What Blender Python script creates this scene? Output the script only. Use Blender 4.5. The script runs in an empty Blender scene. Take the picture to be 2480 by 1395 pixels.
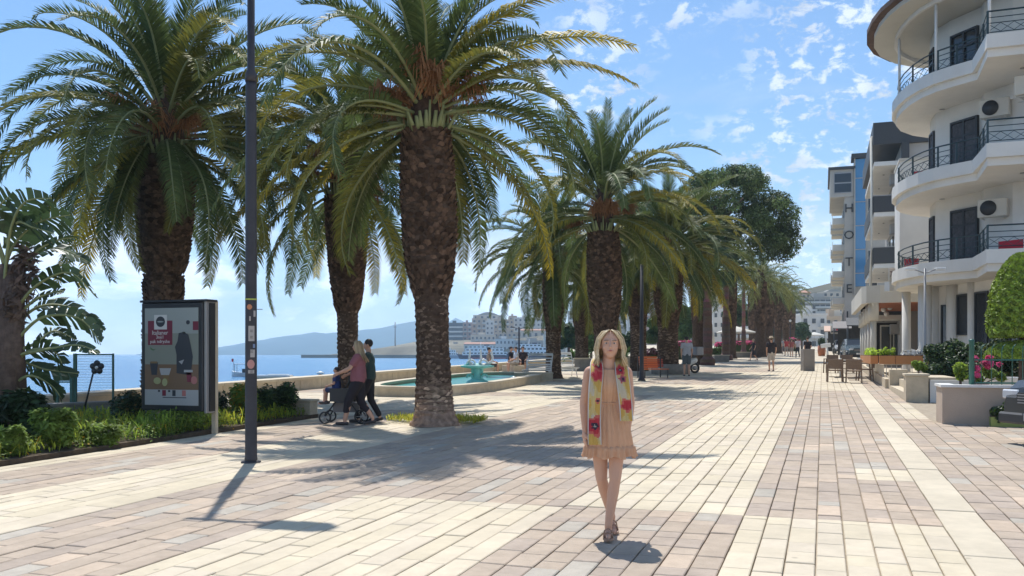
import bpy, bmesh, math, random
import numpy as np
from mathutils import Vector, Matrix, Euler
R = math.radians
random.seed(7); np.random.seed(7)
SC = bpy.context.scene
COL = SC.collection
# ------------------------------------------------------------------ camera
F = 2200.0                       # focal length in pixels of the 2480 px wide photograph
YAW = math.atan(752 / F)         # the camera looks this far away from the promenade's axis (+Y)
CA, SA = math.cos(YAW), math.sin(YAW)
SLOPE, EYE = 0.0155, 1.58        # the promenade climbs gently along +Y
cam = bpy.data.cameras.new('camera'); camo = bpy.data.objects.new('camera', cam); COL.objects.link(camo)
cam.sensor_width = 36.0; cam.lens = 36.0 * F / 2480
cam.shift_y = (858 - 697.5) / 2480
cam.clip_start = 0.1; cam.clip_end = 20000
camo.location = (0, 0, EYE); camo.rotation_euler = (R(90), 0, YAW)
SC.camera = camo
# ------------------------------------------------------------------ world: sky with clouds
SUN_EL, SUN_AZ = R(62), R(-29.4)      # azimuth clockwise from +Y
w = bpy.data.worlds.new('World'); SC.world = w; w.use_nodes = True
nt = w.node_tree; N = nt.nodes; L = nt.links; N.clear()
def nn(t, **k):
    n = N.new(t)
    for a, b in k.items(): setattr(n, a, b)
    return n
out = nn('ShaderNodeOutputWorld'); bg = nn('ShaderNodeBackground'); bg.inputs['Strength'].default_value = 0.093
sky = nn('ShaderNodeTexSky', sky_type='NISHITA', sun_disc=False, sun_elevation=SUN_EL, sun_rotation=SUN_AZ, altitude=0, air_density=1.0, dust_density=0.35, ozone_density=3.0)
tc = nn('ShaderNodeTexCoord'); sep = nn('ShaderNodeSeparateXYZ'); L.new(tc.outputs['Generated'], sep.inputs[0])
def mth(op, a, b=None, c=None, clamp=False):
    n = nn('ShaderNodeMath', operation=op, use_clamp=clamp)
    for i, v in enumerate((a, b, c)):
        if v is None: continue
        if isinstance(v, (int, float)): n.inputs[i].default_value = v
        else: L.new(v, n.inputs[i])
    return n.outputs[0]
zc = mth('MAXIMUM', sep.outputs['Z'], 0.0)
den = mth('ADD', zc, 0.42)
px_ = mth('DIVIDE', sep.outputs['X'], den); py_ = mth('DIVIDE', sep.outputs['Y'], den)
cmb = nn('ShaderNodeCombineXYZ'); L.new(px_, cmb.inputs[0]); L.new(py_, cmb.inputs[1])
def noise(vec, scale, detail, rough, dist=0.0, off=(0, 0, 0), sc=(1, 1, 1)):
    m = nn('ShaderNodeMapping'); L.new(vec, m.inputs[0]); m.inputs['Location'].default_value = off; m.inputs['Scale'].default_value = sc
    n = nn('ShaderNodeTexNoise'); L.new(m.outputs[0], n.inputs['Vector'])
    n.inputs['Scale'].default_value = scale; n.inputs['Detail'].default_value = detail; n.inputs['Roughness'].default_value = rough; n.inputs['Distortion'].default_value = dist
    return n.outputs['Fac']
def ramp(v, lo, hi, a=0.0, b=1.0):
    n = nn('ShaderNodeMapRange', interpolation_type='SMOOTHSTEP'); L.new(v, n.inputs[0])
    n.inputs[1].default_value = lo; n.inputs[2].default_value = hi; n.inputs[3].default_value = a; n.inputs[4].default_value = b
    return n.outputs[0]
MASK_OFF, PUFF_OFF, BANK_OFF = (3.1, 0.4, 0), (1.3, 2.2, 0), (0.7, 5.1, 0)
puffs = ramp(noise(cmb.outputs[0], 27.0, 10, 0.63, 0.25, PUFF_OFF), 0.485, 0.62)
side = mth('ADD', mth('MULTIPLY', sep.outputs['X'], CA), mth('MULTIPLY', sep.outputs['Y'], SA))   # more cloud inland than over the sea
mask = ramp(mth('ADD', noise(cmb.outputs[0], 2.6, 3, 0.5, 0.2, MASK_OFF), mth('ADD', mth('MULTIPLY', side, 0.42), mth('MULTIPLY', zc, 0.10))), 0.505, 0.64)  # height term adds cloud overhead, out of view, to whiten the skylight
puffs = mth('MULTIPLY', puffs, mask)
veil = mth('MULTIPLY', ramp(noise(cmb.outputs[0], 3.0, 8, 0.62, 0.5, (5, 1, 0)), 0.52, 0.80), 0.30)
# cloud banks that pile up low over the sea and the town
bn = noise(tc.outputs['Generated'], 6.0, 9, 0.55, 0.3, BANK_OFF, (1, 1, 2.2))
bank = mth('MULTIPLY', ramp(bn, 0.45, 0.52), ramp(zc, 0.09, 0.17, 1.0, 0.0))
low = ramp(zc, 0.0, 0.22, 0.40, 0.0)
c = mth('MAXIMUM', mth('MULTIPLY', puffs, 0.85), mth('MULTIPLY', bank, 0.95))
c = mth('MAXIMUM', c, veil); c = mth('ADD', c, mth('MULTIPLY', low, mth('SUBTRACT', 1.0, c)), clamp=True)
mx = nn('ShaderNodeMix', data_type='RGBA'); L.new(c, mx.inputs[0])
tint = nn('ShaderNodeMix', data_type='RGBA', blend_type='MULTIPLY'); tint.inputs[0].default_value = 1.0
L.new(sky.outputs[0], tint.inputs[6]); tint.inputs[7].default_value = (0.86, 1.10, 1.28, 1)
L.new(tint.outputs[2], mx.inputs[6])
shade = ramp(noise(tc.outputs['Generated'], 9.0, 6, 0.6, 0.2, (2, 2, 2), (1, 1, 2.4)), 0.38, 0.60, 0.70, 1.0)
cc = nn('ShaderNodeMix', data_type='RGBA', blend_type='MULTIPLY'); cc.inputs[0].default_value = 1.0
cc.inputs[6].default_value = (8.8, 9.4, 10.4, 1)
shade = mth('MULTIPLY', shade, ramp(zc, 0.02, 0.17, 2.1, 1.0))   # sunlit cumulus seen through the sea haze
cs = nn('ShaderNodeCombineColor'); [L.new(shade, cs.inputs[i]) for i in range(3)]
L.new(cs.outputs[0], cc.inputs[7]); L.new(cc.outputs[2], mx.inputs[7])
L.new(mx.outputs[2], bg.inputs[0]); L.new(bg.outputs[0], out.inputs[0])
# ------------------------------------------------------------------ sun, exposure
sl = bpy.data.lights.new('sun', 'SUN'); sl.energy = 4.4; sl.angle = R(0.53); sl.color = (1.0, 0.97, 0.92)
so = bpy.data.objects.new('sun', sl); COL.objects.link(so)
sdir = Vector((math.sin(SUN_AZ) * math.cos(SUN_EL), math.cos(SUN_AZ) * math.cos(SUN_EL), math.sin(SUN_EL)))
so.rotation_euler = sdir.to_track_quat('Z', 'Y').to_euler(); so.location = (0, 0, 40)
SC.view_settings.view_transform = 'Standard'; SC.view_settings.look = 'None'
SC.view_settings.exposure = 0.36; SC.view_settings.gamma = 1.0; SC.view_settings.use_curve_mapping = False
SC.render.engine = 'CYCLES'
SC.cycles.max_bounces = 6; SC.cycles.diffuse_bounces = 3; SC.cycles.glossy_bounces = 3; SC.cycles.transmission_bounces = 4
SC.cycles.volume_bounces = 2; SC.cycles.transparent_max_bounces = 8; SC.cycles.use_denoising = True
SC.cycles.sample_clamp_indirect = 6

# ------------------------------------------------------------------ picture <-> place
def G(x, y):                     # height of the ground
    return SLOPE * min(max(y, -60), 300)
def at(px, py, dz=0.0):          # ground point seen at a pixel of the photograph
    X = (px - 1240) / F; Z = (858 - py) / F
    dx = X * CA - SA; dy = X * SA + CA
    t = (EYE - dz) / (SLOPE * dy - Z)
    return t * dx, t * dy
def camxy(px, d):                # plan position at image column px and depth d
    X = (px - 1240) / F * d
    return X * CA - d * SA, X * SA + d * CA
def zof(py, d): return EYE + (858 - py) * d / F
# ------------------------------------------------------------------ materials
MATS = {}; TINTED = set()
def mat(name, col, rough=0.7, metal=0.0, var=0.0, vscale=8.0, bump=0.0, bscale=60.0, tint=False, trans=0.0, spec=0.5, var2=None, emit=None, detail=5, stain=0.0):
    if name in MATS: return MATS[name]
    m = bpy.data.materials.new(name); m.use_nodes = True; MATS[name] = m
    t = m.node_tree; b = t.nodes['Principled BSDF']; K = t.links
    b.inputs['Roughness'].default_value = rough; b.inputs['Metallic'].default_value = metal
    b.inputs['Specular IOR Level'].default_value = spec
    c4 = tuple(col) + (1,)
    last = None
    def rgbmul(a, bb):
        n = t.nodes.new('ShaderNodeMix'); n.data_type = 'RGBA'; n.blend_type = 'MULTIPLY'; n.inputs[0].default_value = 1
        for i, v in ((6, a), (7, bb)):
            if isinstance(v, tuple): n.inputs[i].default_value = v
            else: K.new(v, n.inputs[i])
        return n.outputs[2]
    geo = t.nodes.new('ShaderNodeNewGeometry')
    last = c4
    if var > 0:
        n = t.nodes.new('ShaderNodeTexNoise'); n.inputs['Scale'].default_value = vscale; n.inputs['Detail'].default_value = detail; n.inputs['Roughness'].default_value = 0.65
        K.new(geo.outputs['Position'], n.inputs['Vector'])
        r = t.nodes.new('ShaderNodeMapRange'); K.new(n.outputs['Fac'], r.inputs[0]); r.inputs[1].default_value = 0.28; r.inputs[2].default_value = 0.72
        r.inputs[3].default_value = 0; r.inputs[4].default_value = 1
        mm = t.nodes.new('ShaderNodeMix'); mm.data_type = 'RGBA'; K.new(r.outputs[0], mm.inputs[0])
        a2 = var2 if var2 else tuple(max(0, x * (1 - var)) for x in col)
        mm.inputs[6].default_value = tuple(a2) + (1,); mm.inputs[7].default_value = tuple(min(1, x * (1 + var * .6)) for x in col) + (1,)
        last = mm.outputs[2]
    if stain > 0:
        n5 = t.nodes.new('ShaderNodeTexNoise'); n5.inputs['Scale'].default_value = 0.55; n5.inputs['Detail'].default_value = 7; n5.inputs['Roughness'].default_value = 0.7
        K.new(geo.outputs['Position'], n5.inputs['Vector']); r5 = t.nodes.new('ShaderNodeMapRange'); K.new(n5.outputs['Fac'], r5.inputs[0]); r5.inputs[1].default_value = 0.34; r5.inputs[2].default_value = 0.60; r5.inputs[3].default_value = 1 - stain; r5.inputs[4].default_value = 1.03
        vo = t.nodes.new('ShaderNodeTexVoronoi'); vo.inputs['Scale'].default_value = 2.1; K.new(geo.outputs['Position'], vo.inputs['Vector'])
        r6 = t.nodes.new('ShaderNodeMapRange'); K.new(vo.outputs['Distance'], r6.inputs[0]); r6.inputs[1].default_value = 0.03; r6.inputs[2].default_value = 0.06; r6.inputs[3].default_value = 0.72; r6.inputs[4].default_value = 1.0
        mu = t.nodes.new('ShaderNodeMath'); mu.operation = 'MULTIPLY'; K.new(r5.outputs[0], mu.inputs[0]); K.new(r6.outputs[0], mu.inputs[1])
        cb = t.nodes.new('ShaderNodeCombineColor'); [K.new(mu.outputs[0], cb.inputs[q]) for q in range(3)]
        last = rgbmul(last, cb.outputs[0])
    if tint:
        TINTED.add(name)
        a = t.nodes.new('ShaderNodeAttribute'); a.attribute_name = 'col'
        last = rgbmul(last, a.outputs['Color'])
    if isinstance(last, tuple): b.inputs['Base Color'].default_value = last
    else: K.new(last, b.inputs['Base Color'])
    if bump > 0:
        n2 = t.nodes.new('ShaderNodeTexNoise'); n2.inputs['Scale'].default_value = bscale; n2.inputs['Detail'].default_value = 4
        K.new(geo.outputs['Position'], n2.inputs['Vector'])
        bp = t.nodes.new('ShaderNodeBump'); bp.inputs['Strength'].default_value = bump; bp.inputs['Distance'].default_value = 0.02
        K.new(n2.outputs['Fac'], bp.inputs['Height']); K.new(bp.outputs[0], b.inputs['Normal'])
    if trans > 0:
        o = t.nodes['Material Output']; tr = t.nodes.new('ShaderNodeBsdfTranslucent'); ms = t.nodes.new('ShaderNodeMixShader')
        ms.inputs[0].default_value = trans
        if isinstance(last, tuple): tr.inputs[0].default_value = last
        else: K.new(last, tr.inputs[0])
        K.new(b.outputs[0], ms.inputs[1]); K.new(tr.outputs[0], ms.inputs[2]); K.new(ms.outputs[0], o.inputs['Surface'])
    return m
# ------------------------------------------------------------------ mesh builder
def frame_of(t):
    t = t.normalized(); up = Vector((0, 0, 1)) if abs(t.z) < 0.95 else Vector((1, 0, 0))
    a = t.cross(up).normalized(); return a, a.cross(t).normalized()
class MB:
    def __init__(s): s.v = []; s.f = []; s.m = []; s.c = []; s.s = []; s.colored = False
    def add(s, vs, fs, mi=0, col=None, smooth=False):
        o = len(s.v); s.v.extend([tuple(q) for q in vs])
        for f in fs: s.f.append(tuple(i + o for i in f)); s.m.append(mi); s.c.append(col or (1, 1, 1)); s.s.append(smooth)
        if col: s.colored = True
        return s
    def box(s, x0, x1, y0, y1, z0, z1, mi=0, col=None, bev=0.0):
        if bev > 0:
            b = bev; X = (x0, x0 + b, x1 - b, x1); Y = (y0, y0 + b, y1 - b, y1); Z = (z0, z0 + b, z1 - b, z1)
            vs = []
            lay = [(Z[0], 1), (Z[1], 0), (Z[2], 0), (Z[3], 1)]
            for z, ins in lay:
                if ins: vs += [(X[1], Y[1], z), (X[2], Y[1], z), (X[2], Y[2], z), (X[1], Y[2], z)]
                else: vs += [(X[1], Y[0], z), (X[2], Y[0], z), (X[3], Y[1], z), (X[3], Y[2], z), (X[2], Y[3], z), (X[1], Y[3], z), (X[0], Y[2], z), (X[0], Y[1], z)]
            fs = [(3, 2, 1, 0)]
            a, m1, m2, t = 0, 4, 12, 20
            for i in range(8): fs.append((m1 + i, m1 + (i + 1) % 8, m2 + (i + 1) % 8, m2 + i))
            def cap(base, rim, fl):
                q = [(base, base + 1, rim + 1, rim), (base + 1, rim + 2, rim + 1), (base + 1, base + 2, rim + 3, rim + 2), (base + 2, rim + 4, rim + 3),
                     (base + 2, base + 3, rim + 5, rim + 4), (base + 3, rim + 6, rim + 5), (base + 3, base, rim + 7, rim + 6), (base, rim, rim + 7)]
                return [tuple(reversed(f)) if fl else f for f in q]
            fs += cap(a, m1, False); fs += cap(t, m2, True); fs.append((t, t + 1, t + 2, t + 3))
            return s.add(vs, fs, mi, col)
        vs = [(x0, y0, z0), (x1, y0, z0), (x1, y1, z0), (x0, y1, z0), (x0, y0, z1), (x1, y0, z1), (x1, y1, z1), (x0, y1, z1)]
        return s.add(vs, [(3, 2, 1, 0), (4, 5, 6, 7), (0, 1, 5, 4), (1, 2, 6, 5), (2, 3, 7, 6), (3, 0, 4, 7)], mi, col)
    def beam(s, p, q, wx, wz, mi=0, col=None):
        p = Vector(p); q = Vector(q); a, b = frame_of(q - p); a = a * wx / 2; b = b * wz / 2
        vs = [p - a - b, p + a - b, p + a + b, p - a + b, q - a - b, q + a - b, q + a + b, q - a + b]
        return s.add(vs, [(0, 1, 2, 3), (7, 6, 5, 4), (0, 4, 5, 1), (1, 5, 6, 2), (2, 6, 7, 3), (3, 7, 4, 0)], mi, col)
    def tube(s, pts, rad, n=8, mi=0, col=None, smooth=True, cap=True, flat=1.0):
        pts = [Vector(p) for p in pts]; k = len(pts)
        if isinstance(rad, (int, float)): rad = [rad] * k
        vs = []; a = None
        for i, p in enumerate(pts):
            t = (pts[min(i + 1, k - 1)] - pts[max(i - 1, 0)])
            if t.length < 1e-9: t = Vector((0, 0, 1))
            t.normalize()
            if a is None: a, b = frame_of(t)
            else:
                a = (a - t * a.dot(t))
                a = a.normalized() if a.length > 1e-6 else frame_of(t)[0]
                b = a.cross(t).normalized()
            for j in range(n):
                th = 2 * math.pi * j / n
                vs.append(p + a * math.cos(th) * rad[i] + b * math.sin(th) * rad[i] * flat)
        fs = [(i * n + j, (i + 1) * n + j, (i + 1) * n + (j + 1) % n, i * n + (j + 1) % n) for i in range(k - 1) for j in range(n)]
        if cap: fs += [tuple(range(n)), tuple((k - 1) * n + j for j in reversed(range(n)))]
        return s.add(vs, fs, mi, col, smooth)
    def lathe(s, prof, n=20, c=(0, 0, 0), mi=0, col=None, smooth=True, sx=1.0, sy=1.0):
        vs = []
        for r, z in prof:
            for j in range(n):
                th = 2 * math.pi * j / n; vs.append((c[0] + r * sx * math.cos(th), c[1] + r * sy * math.sin(th), c[2] + z))
        k = len(prof)
        fs = [(i * n + j, i * n + (j + 1) % n, (i + 1) * n + (j + 1) % n, (i + 1) * n + j) for i in range(k - 1) for j in range(n)]
        fs += [tuple(reversed(range(n))), tuple((k - 1) * n + j for j in range(n))]
        return s.add(vs, fs, mi, col, smooth)
    def ball(s, c, r, n=10, m=7, mi=0, col=None, rz=None, ry=None):
        prof = [(math.sin(math.pi * i / m) * r + 1e-5, -math.cos(math.pi * i / m) * (rz or r)) for i in range(m + 1)]
        return s.lathe(prof, n, c, mi, col, True, 1.0, (ry or r) / r)
    def prism(s, poly, z0, z1, mi=0, col=None, z0s=None, z1s=None):
        n = len(poly)
        vs = [(x, y, z0 if z0s is None else z0s[i]) for i, (x, y) in enumerate(poly)] + [(x, y, z1 if z1s is None else z1s[i]) for i, (x, y) in enumerate(poly)]
        fs = [tuple(reversed(range(n))), tuple(range(n, 2 * n))] + [(i, (i + 1) % n, n + (i + 1) % n, n + i) for i in range(n)]
        return s.add(vs, fs, mi, col)
    def band(s, path, z0, z1, th, mi=0, col=None):    # a wall of thickness th along an open plan path
        path = [Vector((a, b)) for a, b in path]; n = len(path); off = []
        for i in range(n):
            t = (path[min(i + 1, n - 1)] - path[max(i - 1, 0)]).normalized(); off.append(Vector((-t.y, t.x)))
        for i in range(n - 1):
            p, q = path[i], path[i + 1]; a, b = p + off[i] * th, q + off[i + 1] * th
            poly = [p, q, b, a]
            vs = [(v.x, v.y, z0) for v in poly] + [(v.x, v.y, z1) for v in poly]
            fs = [(3, 2, 1, 0), (4, 5, 6, 7), (0, 1, 5, 4), (2, 3, 7, 6)]
            if i == 0: fs.append((3, 0, 4, 7))
            if i == n - 2: fs.append((1, 2, 6, 5))
            s.add(vs, fs, mi, col)
        return s
    def build(s, name, mats, parent=None, loc=(0, 0, 0), rz=0.0, rot=None, fix=True, **props):
        me = bpy.data.meshes.new(name); me.from_pydata(s.v, [], s.f)
        if not isinstance(mats, (list, tuple)): mats = [mats]
        for m in mats: me.materials.append(m)
        me.polygons.foreach_set('material_index', s.m); me.polygons.foreach_set('use_smooth', s.s)
        if s.colored or any(m.name in TINTED for m in mats):
            at_ = me.color_attributes.new('col', 'FLOAT_COLOR', 'CORNER')
            lens = np.array([len(f) for f in s.f]); c = np.repeat(np.array(s.c, dtype=np.float32), lens, axis=0)
            at_.data.foreach_set('color', np.hstack([c, np.ones((len(c), 1), np.float32)]).ravel())
        if fix:
            bm = bmesh.new(); bm.from_mesh(me); bmesh.ops.recalc_face_normals(bm, faces=bm.faces); bm.to_mesh(me); bm.free()
        me.update()
        return link(name, me, parent, loc, rz, rot, **props)
def link(name, me, parent=None, loc=(0, 0, 0), rz=0.0, rot=None, scale=None, **props):
    o = bpy.data.objects.new(name, me); COL.objects.link(o)
    o.location = loc; o.rotation_euler = rot if rot else (0, 0, rz)
    if scale is not None: o.scale = (scale,) * 3 if isinstance(scale, (int, float)) else scale
    if parent is not None: o.parent = parent
    for k, v in props.items(): o[k] = v
    return o
def thing(name, label, cat, loc=(0, 0, 0), rz=0.0, group=None):
    o = bpy.data.objects.new(name, None); COL.objects.link(o); o.location = loc; o.rotation_euler = (0, 0, rz)
    o.empty_display_size = 0.2
    o['label'] = label; o['category'] = cat
    if group: o['group'] = group
    return o
def dup(root, loc=None, rz=None, label=None, group=None, scale=None):
    r = root.copy(); COL.objects.link(r)
    if loc is not None: r.location = loc
    if rz is not None: r.rotation_euler = (0, 0, rz)
    if label: r['label'] = label
    if group: r['group'] = group
    if scale: r.scale = (scale,) * 3
    for ch in list(root.children):
        c_ = ch.copy(); COL.objects.link(c_); c_.parent = r
        for g in list(ch.children):
            d = g.copy(); COL.objects.link(d); d.parent = c_
    return r
def npmesh(name, V, Fq, mat_, col=None, smooth=False):     # V (n,3), Fq (m,k) faces of k corners, col (m,3)
    me = bpy.data.meshes.new(name); n, m, k = len(V), len(Fq), Fq.shape[1]
    me.vertices.add(n); me.vertices.foreach_set('co', np.asarray(V, np.float32).ravel())
    me.loops.add(m * k); me.loops.foreach_set('vertex_index', np.asarray(Fq, np.int32).ravel())
    me.polygons.add(m); me.polygons.foreach_set('loop_start', np.arange(0, m * k, k, dtype=np.int32))
    for q in (mat_ if isinstance(mat_, (list, tuple)) else [mat_]): me.materials.append(q)
    if col is not None:
        a = me.color_attributes.new('col', 'FLOAT_COLOR', 'CORNER')
        c_ = np.repeat(np.asarray(col, np.float32), k, axis=0)
        a.data.foreach_set('color', np.hstack([c_, np.ones((len(c_), 1), np.float32)]).ravel())
    if smooth: me.polygons.foreach_set('use_smooth', np.ones(m, bool))
    me.update(calc_edges=True)
    return me
def cloud(name, blobs, n, size, mat_, seed=0, aspect=2.0, shell=0.5, up=0.3, cvar=0.35, hue=None, curl=0.0):
    """leaf-sized quads spread through ellipsoid blobs [(cx,cy,cz,rx,ry,rz)]; mesh"""
    rg = np.random.RandomState(seed); B = np.array(blobs, float)
    wgt = (B[:, 3] * B[:, 4] * B[:, 5]) ** (2 / 3); idx = rg.choice(len(B), n, p=wgt / wgt.sum())
    d = rg.normal(size=(n, 3)); d /= np.linalg.norm(d, axis=1)[:, None]
    r = 1 - (1 - rg.rand(n) ** (1 / 3)) * (1 - shell) * 1.6; r = np.clip(r, 0.05, 1.0) * (1 + rg.normal(0, 0.05, n))
    P = B[idx, :3] + d * B[idx, 3:] * r[:, None]
    nrm = d * 0.8 + rg.normal(size=(n, 3)) * 0.6 + np.array([0, 0, up]); nrm /= np.linalg.norm(nrm, axis=1)[:, None]
    a = np.cross(nrm, rg.normal(size=(n, 3))); a /= np.linalg.norm(a, axis=1)[:, None]; b = np.cross(nrm, a)
    s = size * (0.6 + 0.8 * rg.rand(n))[:, None]
    V = np.stack([P - a * s, P - b * s / aspect + nrm * s * curl, P + a * s, P + b * s / aspect + nrm * s * curl], 1).reshape(-1, 3)
    Fq = np.arange(n * 4).reshape(n, 4)
    cb = 1 + (rg.rand(len(B)) - 0.5) * cvar; cl = (cb[idx] * (1 + (rg.rand(n) - 0.5) * cvar))[:, None] * np.ones(3)
    if hue is not None:
        k = rg.rand(n) < hue[0]; cl[k] = np.array(hue[1]) * (0.7 + 0.6 * rg.rand(k.sum()))[:, None]
    return npmesh(name, V, Fq, mat_, cl)
# ------------------------------------------------------------------ ground, sea, far land
M_cream = mat('cream_stone', (0.60, 0.515, 0.385), 0.75, var=0.10, vscale=5, bump=0.10, bscale=90, tint=True, spec=0.25, stain=.14)
M_pink = mat('rose_stone', (0.45, 0.362, 0.278), 0.8, var=0.14, vscale=7, bump=0.22, bscale=50, tint=True, spec=0.2, stain=.16)
M_joint = mat('joint_sand', (0.38, 0.32, 0.245), 0.95, var=0.3, vscale=14, spec=0.1)
M_far = mat('far_paving', (0.54, 0.46, 0.35), 0.85, var=0.16, vscale=0.9, spec=0.2)
M_sea = mat('sea_water', (0.025, 0.12, 0.24), 0.22, spec=0.35)
def sea_nodes():
    t = M_sea.node_tree; b = t.nodes['Principled BSDF']; g = t.nodes.new('ShaderNodeNewGeometry')
    mp = t.nodes.new('ShaderNodeMapping'); t.links.new(g.outputs['Position'], mp.inputs[0]); mp.inputs['Scale'].default_value = (1, 1, 1)
    n = t.nodes.new('ShaderNodeTexNoise'); n.inputs['Scale'].default_value = 0.9; n.inputs['Detail'].default_value = 6; n.inputs['Roughness'].default_value = 0.6
    t.links.new(mp.outputs[0], n.inputs['Vector'])
    bp = t.nodes.new('ShaderNodeBump'); bp.inputs['Strength'].default_value = 0.7; bp.inputs['Distance'].default_value = 0.35
    t.links.new(n.outputs['Fac'], bp.inputs['Height']); t.links.new(bp.outputs[0], b.inputs['Normal'])
    n3 = t.nodes.new('ShaderNodeTexNoise'); n3.inputs['Scale'].default_value = 0.012; n3.inputs['Detail'].default_value = 5
    t.links.new(g.outputs['Position'], n3.inputs['Vector'])
    r = t.nodes.new('ShaderNodeMapRange'); t.links.new(n3.outputs['Fac'], r.inputs[0]); r.inputs[1].default_value = .35; r.inputs[2].default_value = .7
    mm = t.nodes.new('ShaderNodeMix'); mm.data_type = 'RGBA'; t.links.new(r.outputs[0], mm.inputs[0])
    mm.inputs[6].default_value = (0.018, 0.115, 0.26, 1); mm.inputs[7].default_value = (0.035, 0.17, 0.31, 1)
    t.links.new(mm.outputs[2], b.inputs['Base Color'])
sea_nodes()
SEA = -1.3
s = MB(); s.add([(-9000, -3000, SEA), (9000, -3000, SEA), (9000, 12000, SEA), (-9000, 12000, SEA)], [(0, 1, 2, 3)])
s.build('sea', M_sea, kind='structure', label='blue bay water with small ripples behind the sea wall')
# land: a strip east of the shore line (x_shore(y)), rising into hills far off
SHORE = [(-60, -16.95), (60, -16.95), (90, -24), (140, -38), (220, -60), (330, -92), (450, -125), (560, -157), (600, -172), (625, -240), (640, -400), (800, -470)]
def shore(y):
    for (a, xa), (b, xb) in zip(SHORE, SHORE[1:]):
        if y <= b: return xa + (xb - xa) * max(0, (y - a)) / (b - a)
    return SHORE[-1][1]
def hill(x, y):
    h = G(x, y)
    if y > 300:
        q = (y - 300) / 700.0; q = min(q, 1.6)
        inland = min(1, max(0, (x - shore(min(y, 800)) - 25) / 120.0))
        h = 4.65 * (1 - min(1, (y - 300) / 200)) + 1.2 * min(1, (y - 300) / 200)
        h += inland * (q ** 1.1) * (38 + 14 * math.sin(x * 0.008 + 1) + 6 * math.sin(x * 0.031))
        if x > -40: h += min(1, (x + 40) / 90) * 34 * min(1, (y - 300) / 260)
    return h
M_land = mat('hill_ground', (0.22, 0.195, 0.14), 0.95, var=0.5, vscale=0.02, spec=0.1)
ys = [-60, -30, 0, 60, 75, 90, 115, 140, 180, 220, 260, 300] + list(range(330, 1300, 35)) + [1600, 2400]
vs, fs = [], []
NX = 40
for y in ys:
    x0 = shore(min(y, 800)); x1 = 900
    vs.append((x0, y, -4.0))
    for i in range(NX):
        u = (i / (NX - 1)) ** 1.7; x = x0 + (x1 - x0) * u; vs.append((x, y, hill(x, y) - 0.045))
K_ = NX + 1
for j in range(len(ys) - 1):
    for i in range(K_ - 1): a = j * K_ + i; fs.append((a, a + 1, a + 1 + K_, a + K_))
    
g = MB(); near = [f for f in fs if f[0] // K_ < 11]; farf = [f for f in fs if f[0] // K_ >= 11]
g.add(vs, near, 0); o0 = len(g.f)
for f in farf: g.f.append(f); g.m.append(1); g.c.append((1, 1, 1)); g.s.append(False)
g.build('ground', [M_far, M_land], kind='structure', label='pale paved ground rising gently away from the sea')
# ------------------------------------------------------------------ paving
def zone(x, y):
    """'c' cream, 'p' rose, 's' slab strip, None outside; follows the bands seen in the pavement"""
    if x > 1.33:
        if 2.0 > x > 1.62 and 19.6 < y < 24.2: return 'c'
        return 'p'
    if x > 0.97: return 's'
    if x > -0.67:
        if y < 8.42: return 'c'
        if 0.37 < x and 10.95 < y < 11.9: return 'c'
        if y < 29.7: return 'p'
        return 'c'
    if x > -2.33:
        return 'p' if y < 8.42 else 'c'
    if x > -4.55:
        if y < 8.35: return 'c'
        if y < 23.7: return 'c' if (-3.2 < x < -2.75 and 20.0 < y < 20.6) else 'p'
        if y < 26.5: return 'c'
        return 'p' if (int(y / 6.5) % 2) else 'c'
    if x > -6.45: return 'p' if (y < 23.7 or int(y / 6.5) % 2) else 'c'
    if x > -6.78: return 'q'
    if x > -8.1: return 'c'
    if y < 19.0: return 'p' if x > -9.55 else 'c'
    return 'p' if (24.6 < y < 26.4 or 33 < y < 35) else 'c'
rp = random.Random(3); PAV = []
def stripes():
    xs = []
    def span(a, b, n, w=None):
        for i in range(n): xs.append((a + (b - a) * i / n, a + (b - a) * (i + 1) / n))
    span(-10.15, -9.55, 3); span(-9.55, -8.1, 7); span(-8.1, -6.78, 7); xs.append((-6.78, -6.45)); span(-6.45, -4.55, 9); span(-4.55, -2.33, 11)
    span(-2.33, -0.67, 8); span(-0.67, 0.37, 5); span(0.37, 0.97, 3); xs.append((0.97, 1.33)); span(1.33, 2.0, 3); span(2.0, 6.2, 16)
    return xs
EDG = sorted([8.35, 8.42, 10.95, 11.9, 19.0, 19.6, 20.0, 20.6, 23.7, 24.2, 24.6, 26.4, 26.5, 29.7] + [6.5 * k for k in range(4, 12)])
for (xa, xb) in stripes():
    xc = (xa + xb) / 2; y = 2.6 + rp.random() * 0.3 if xc > -5 else 3.2 + rp.random() * .3
    far = 62.0
    while y < far:
        z_ = zone(xc, y + 0.02)
        if z_ == 's': ln = 0.93 + rp.random() * 0.02
        elif z_ == 'q': ln = 1.9
        elif xc < -2.33: ln = rp.choice((0.55, 0.7, 0.85, 0.95)) if z_ == 'c' else rp.choice((0.35, 0.5, 0.65, 0.8))
        elif z_ == 'c': ln = rp.choice((0.34, 0.42, 0.5, 0.58))
        else: ln = rp.choice((0.22, 0.3, 0.36, 0.42, 0.5))
        y2 = y + ln
        for e in EDG:
            if y < e - 0.05 < y2 and zone(xc, e - 0.03) != zone(xc, e + 0.03): y2 = e; break
            if y < e - 0.05 and abs(y2 - e) < 0.1 and zone(xc, e - 0.03) != zone(xc, e + 0.03): y2 = e; break
        if y2 - y < 0.06: y = y2 + 0.001; continue
        # what the planting bed, the basin and the terraces cover is left out
        skip = (xc < -10.0 and y < 17.2) or (xc > 2.12 and y > 18.6) or (xc > 1.0 and y > 36) or (xc > 2.1 and y > 25) 
        if not skip: PAV.append((xa, xb, y, y2, z_))
        y = y2
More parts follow.
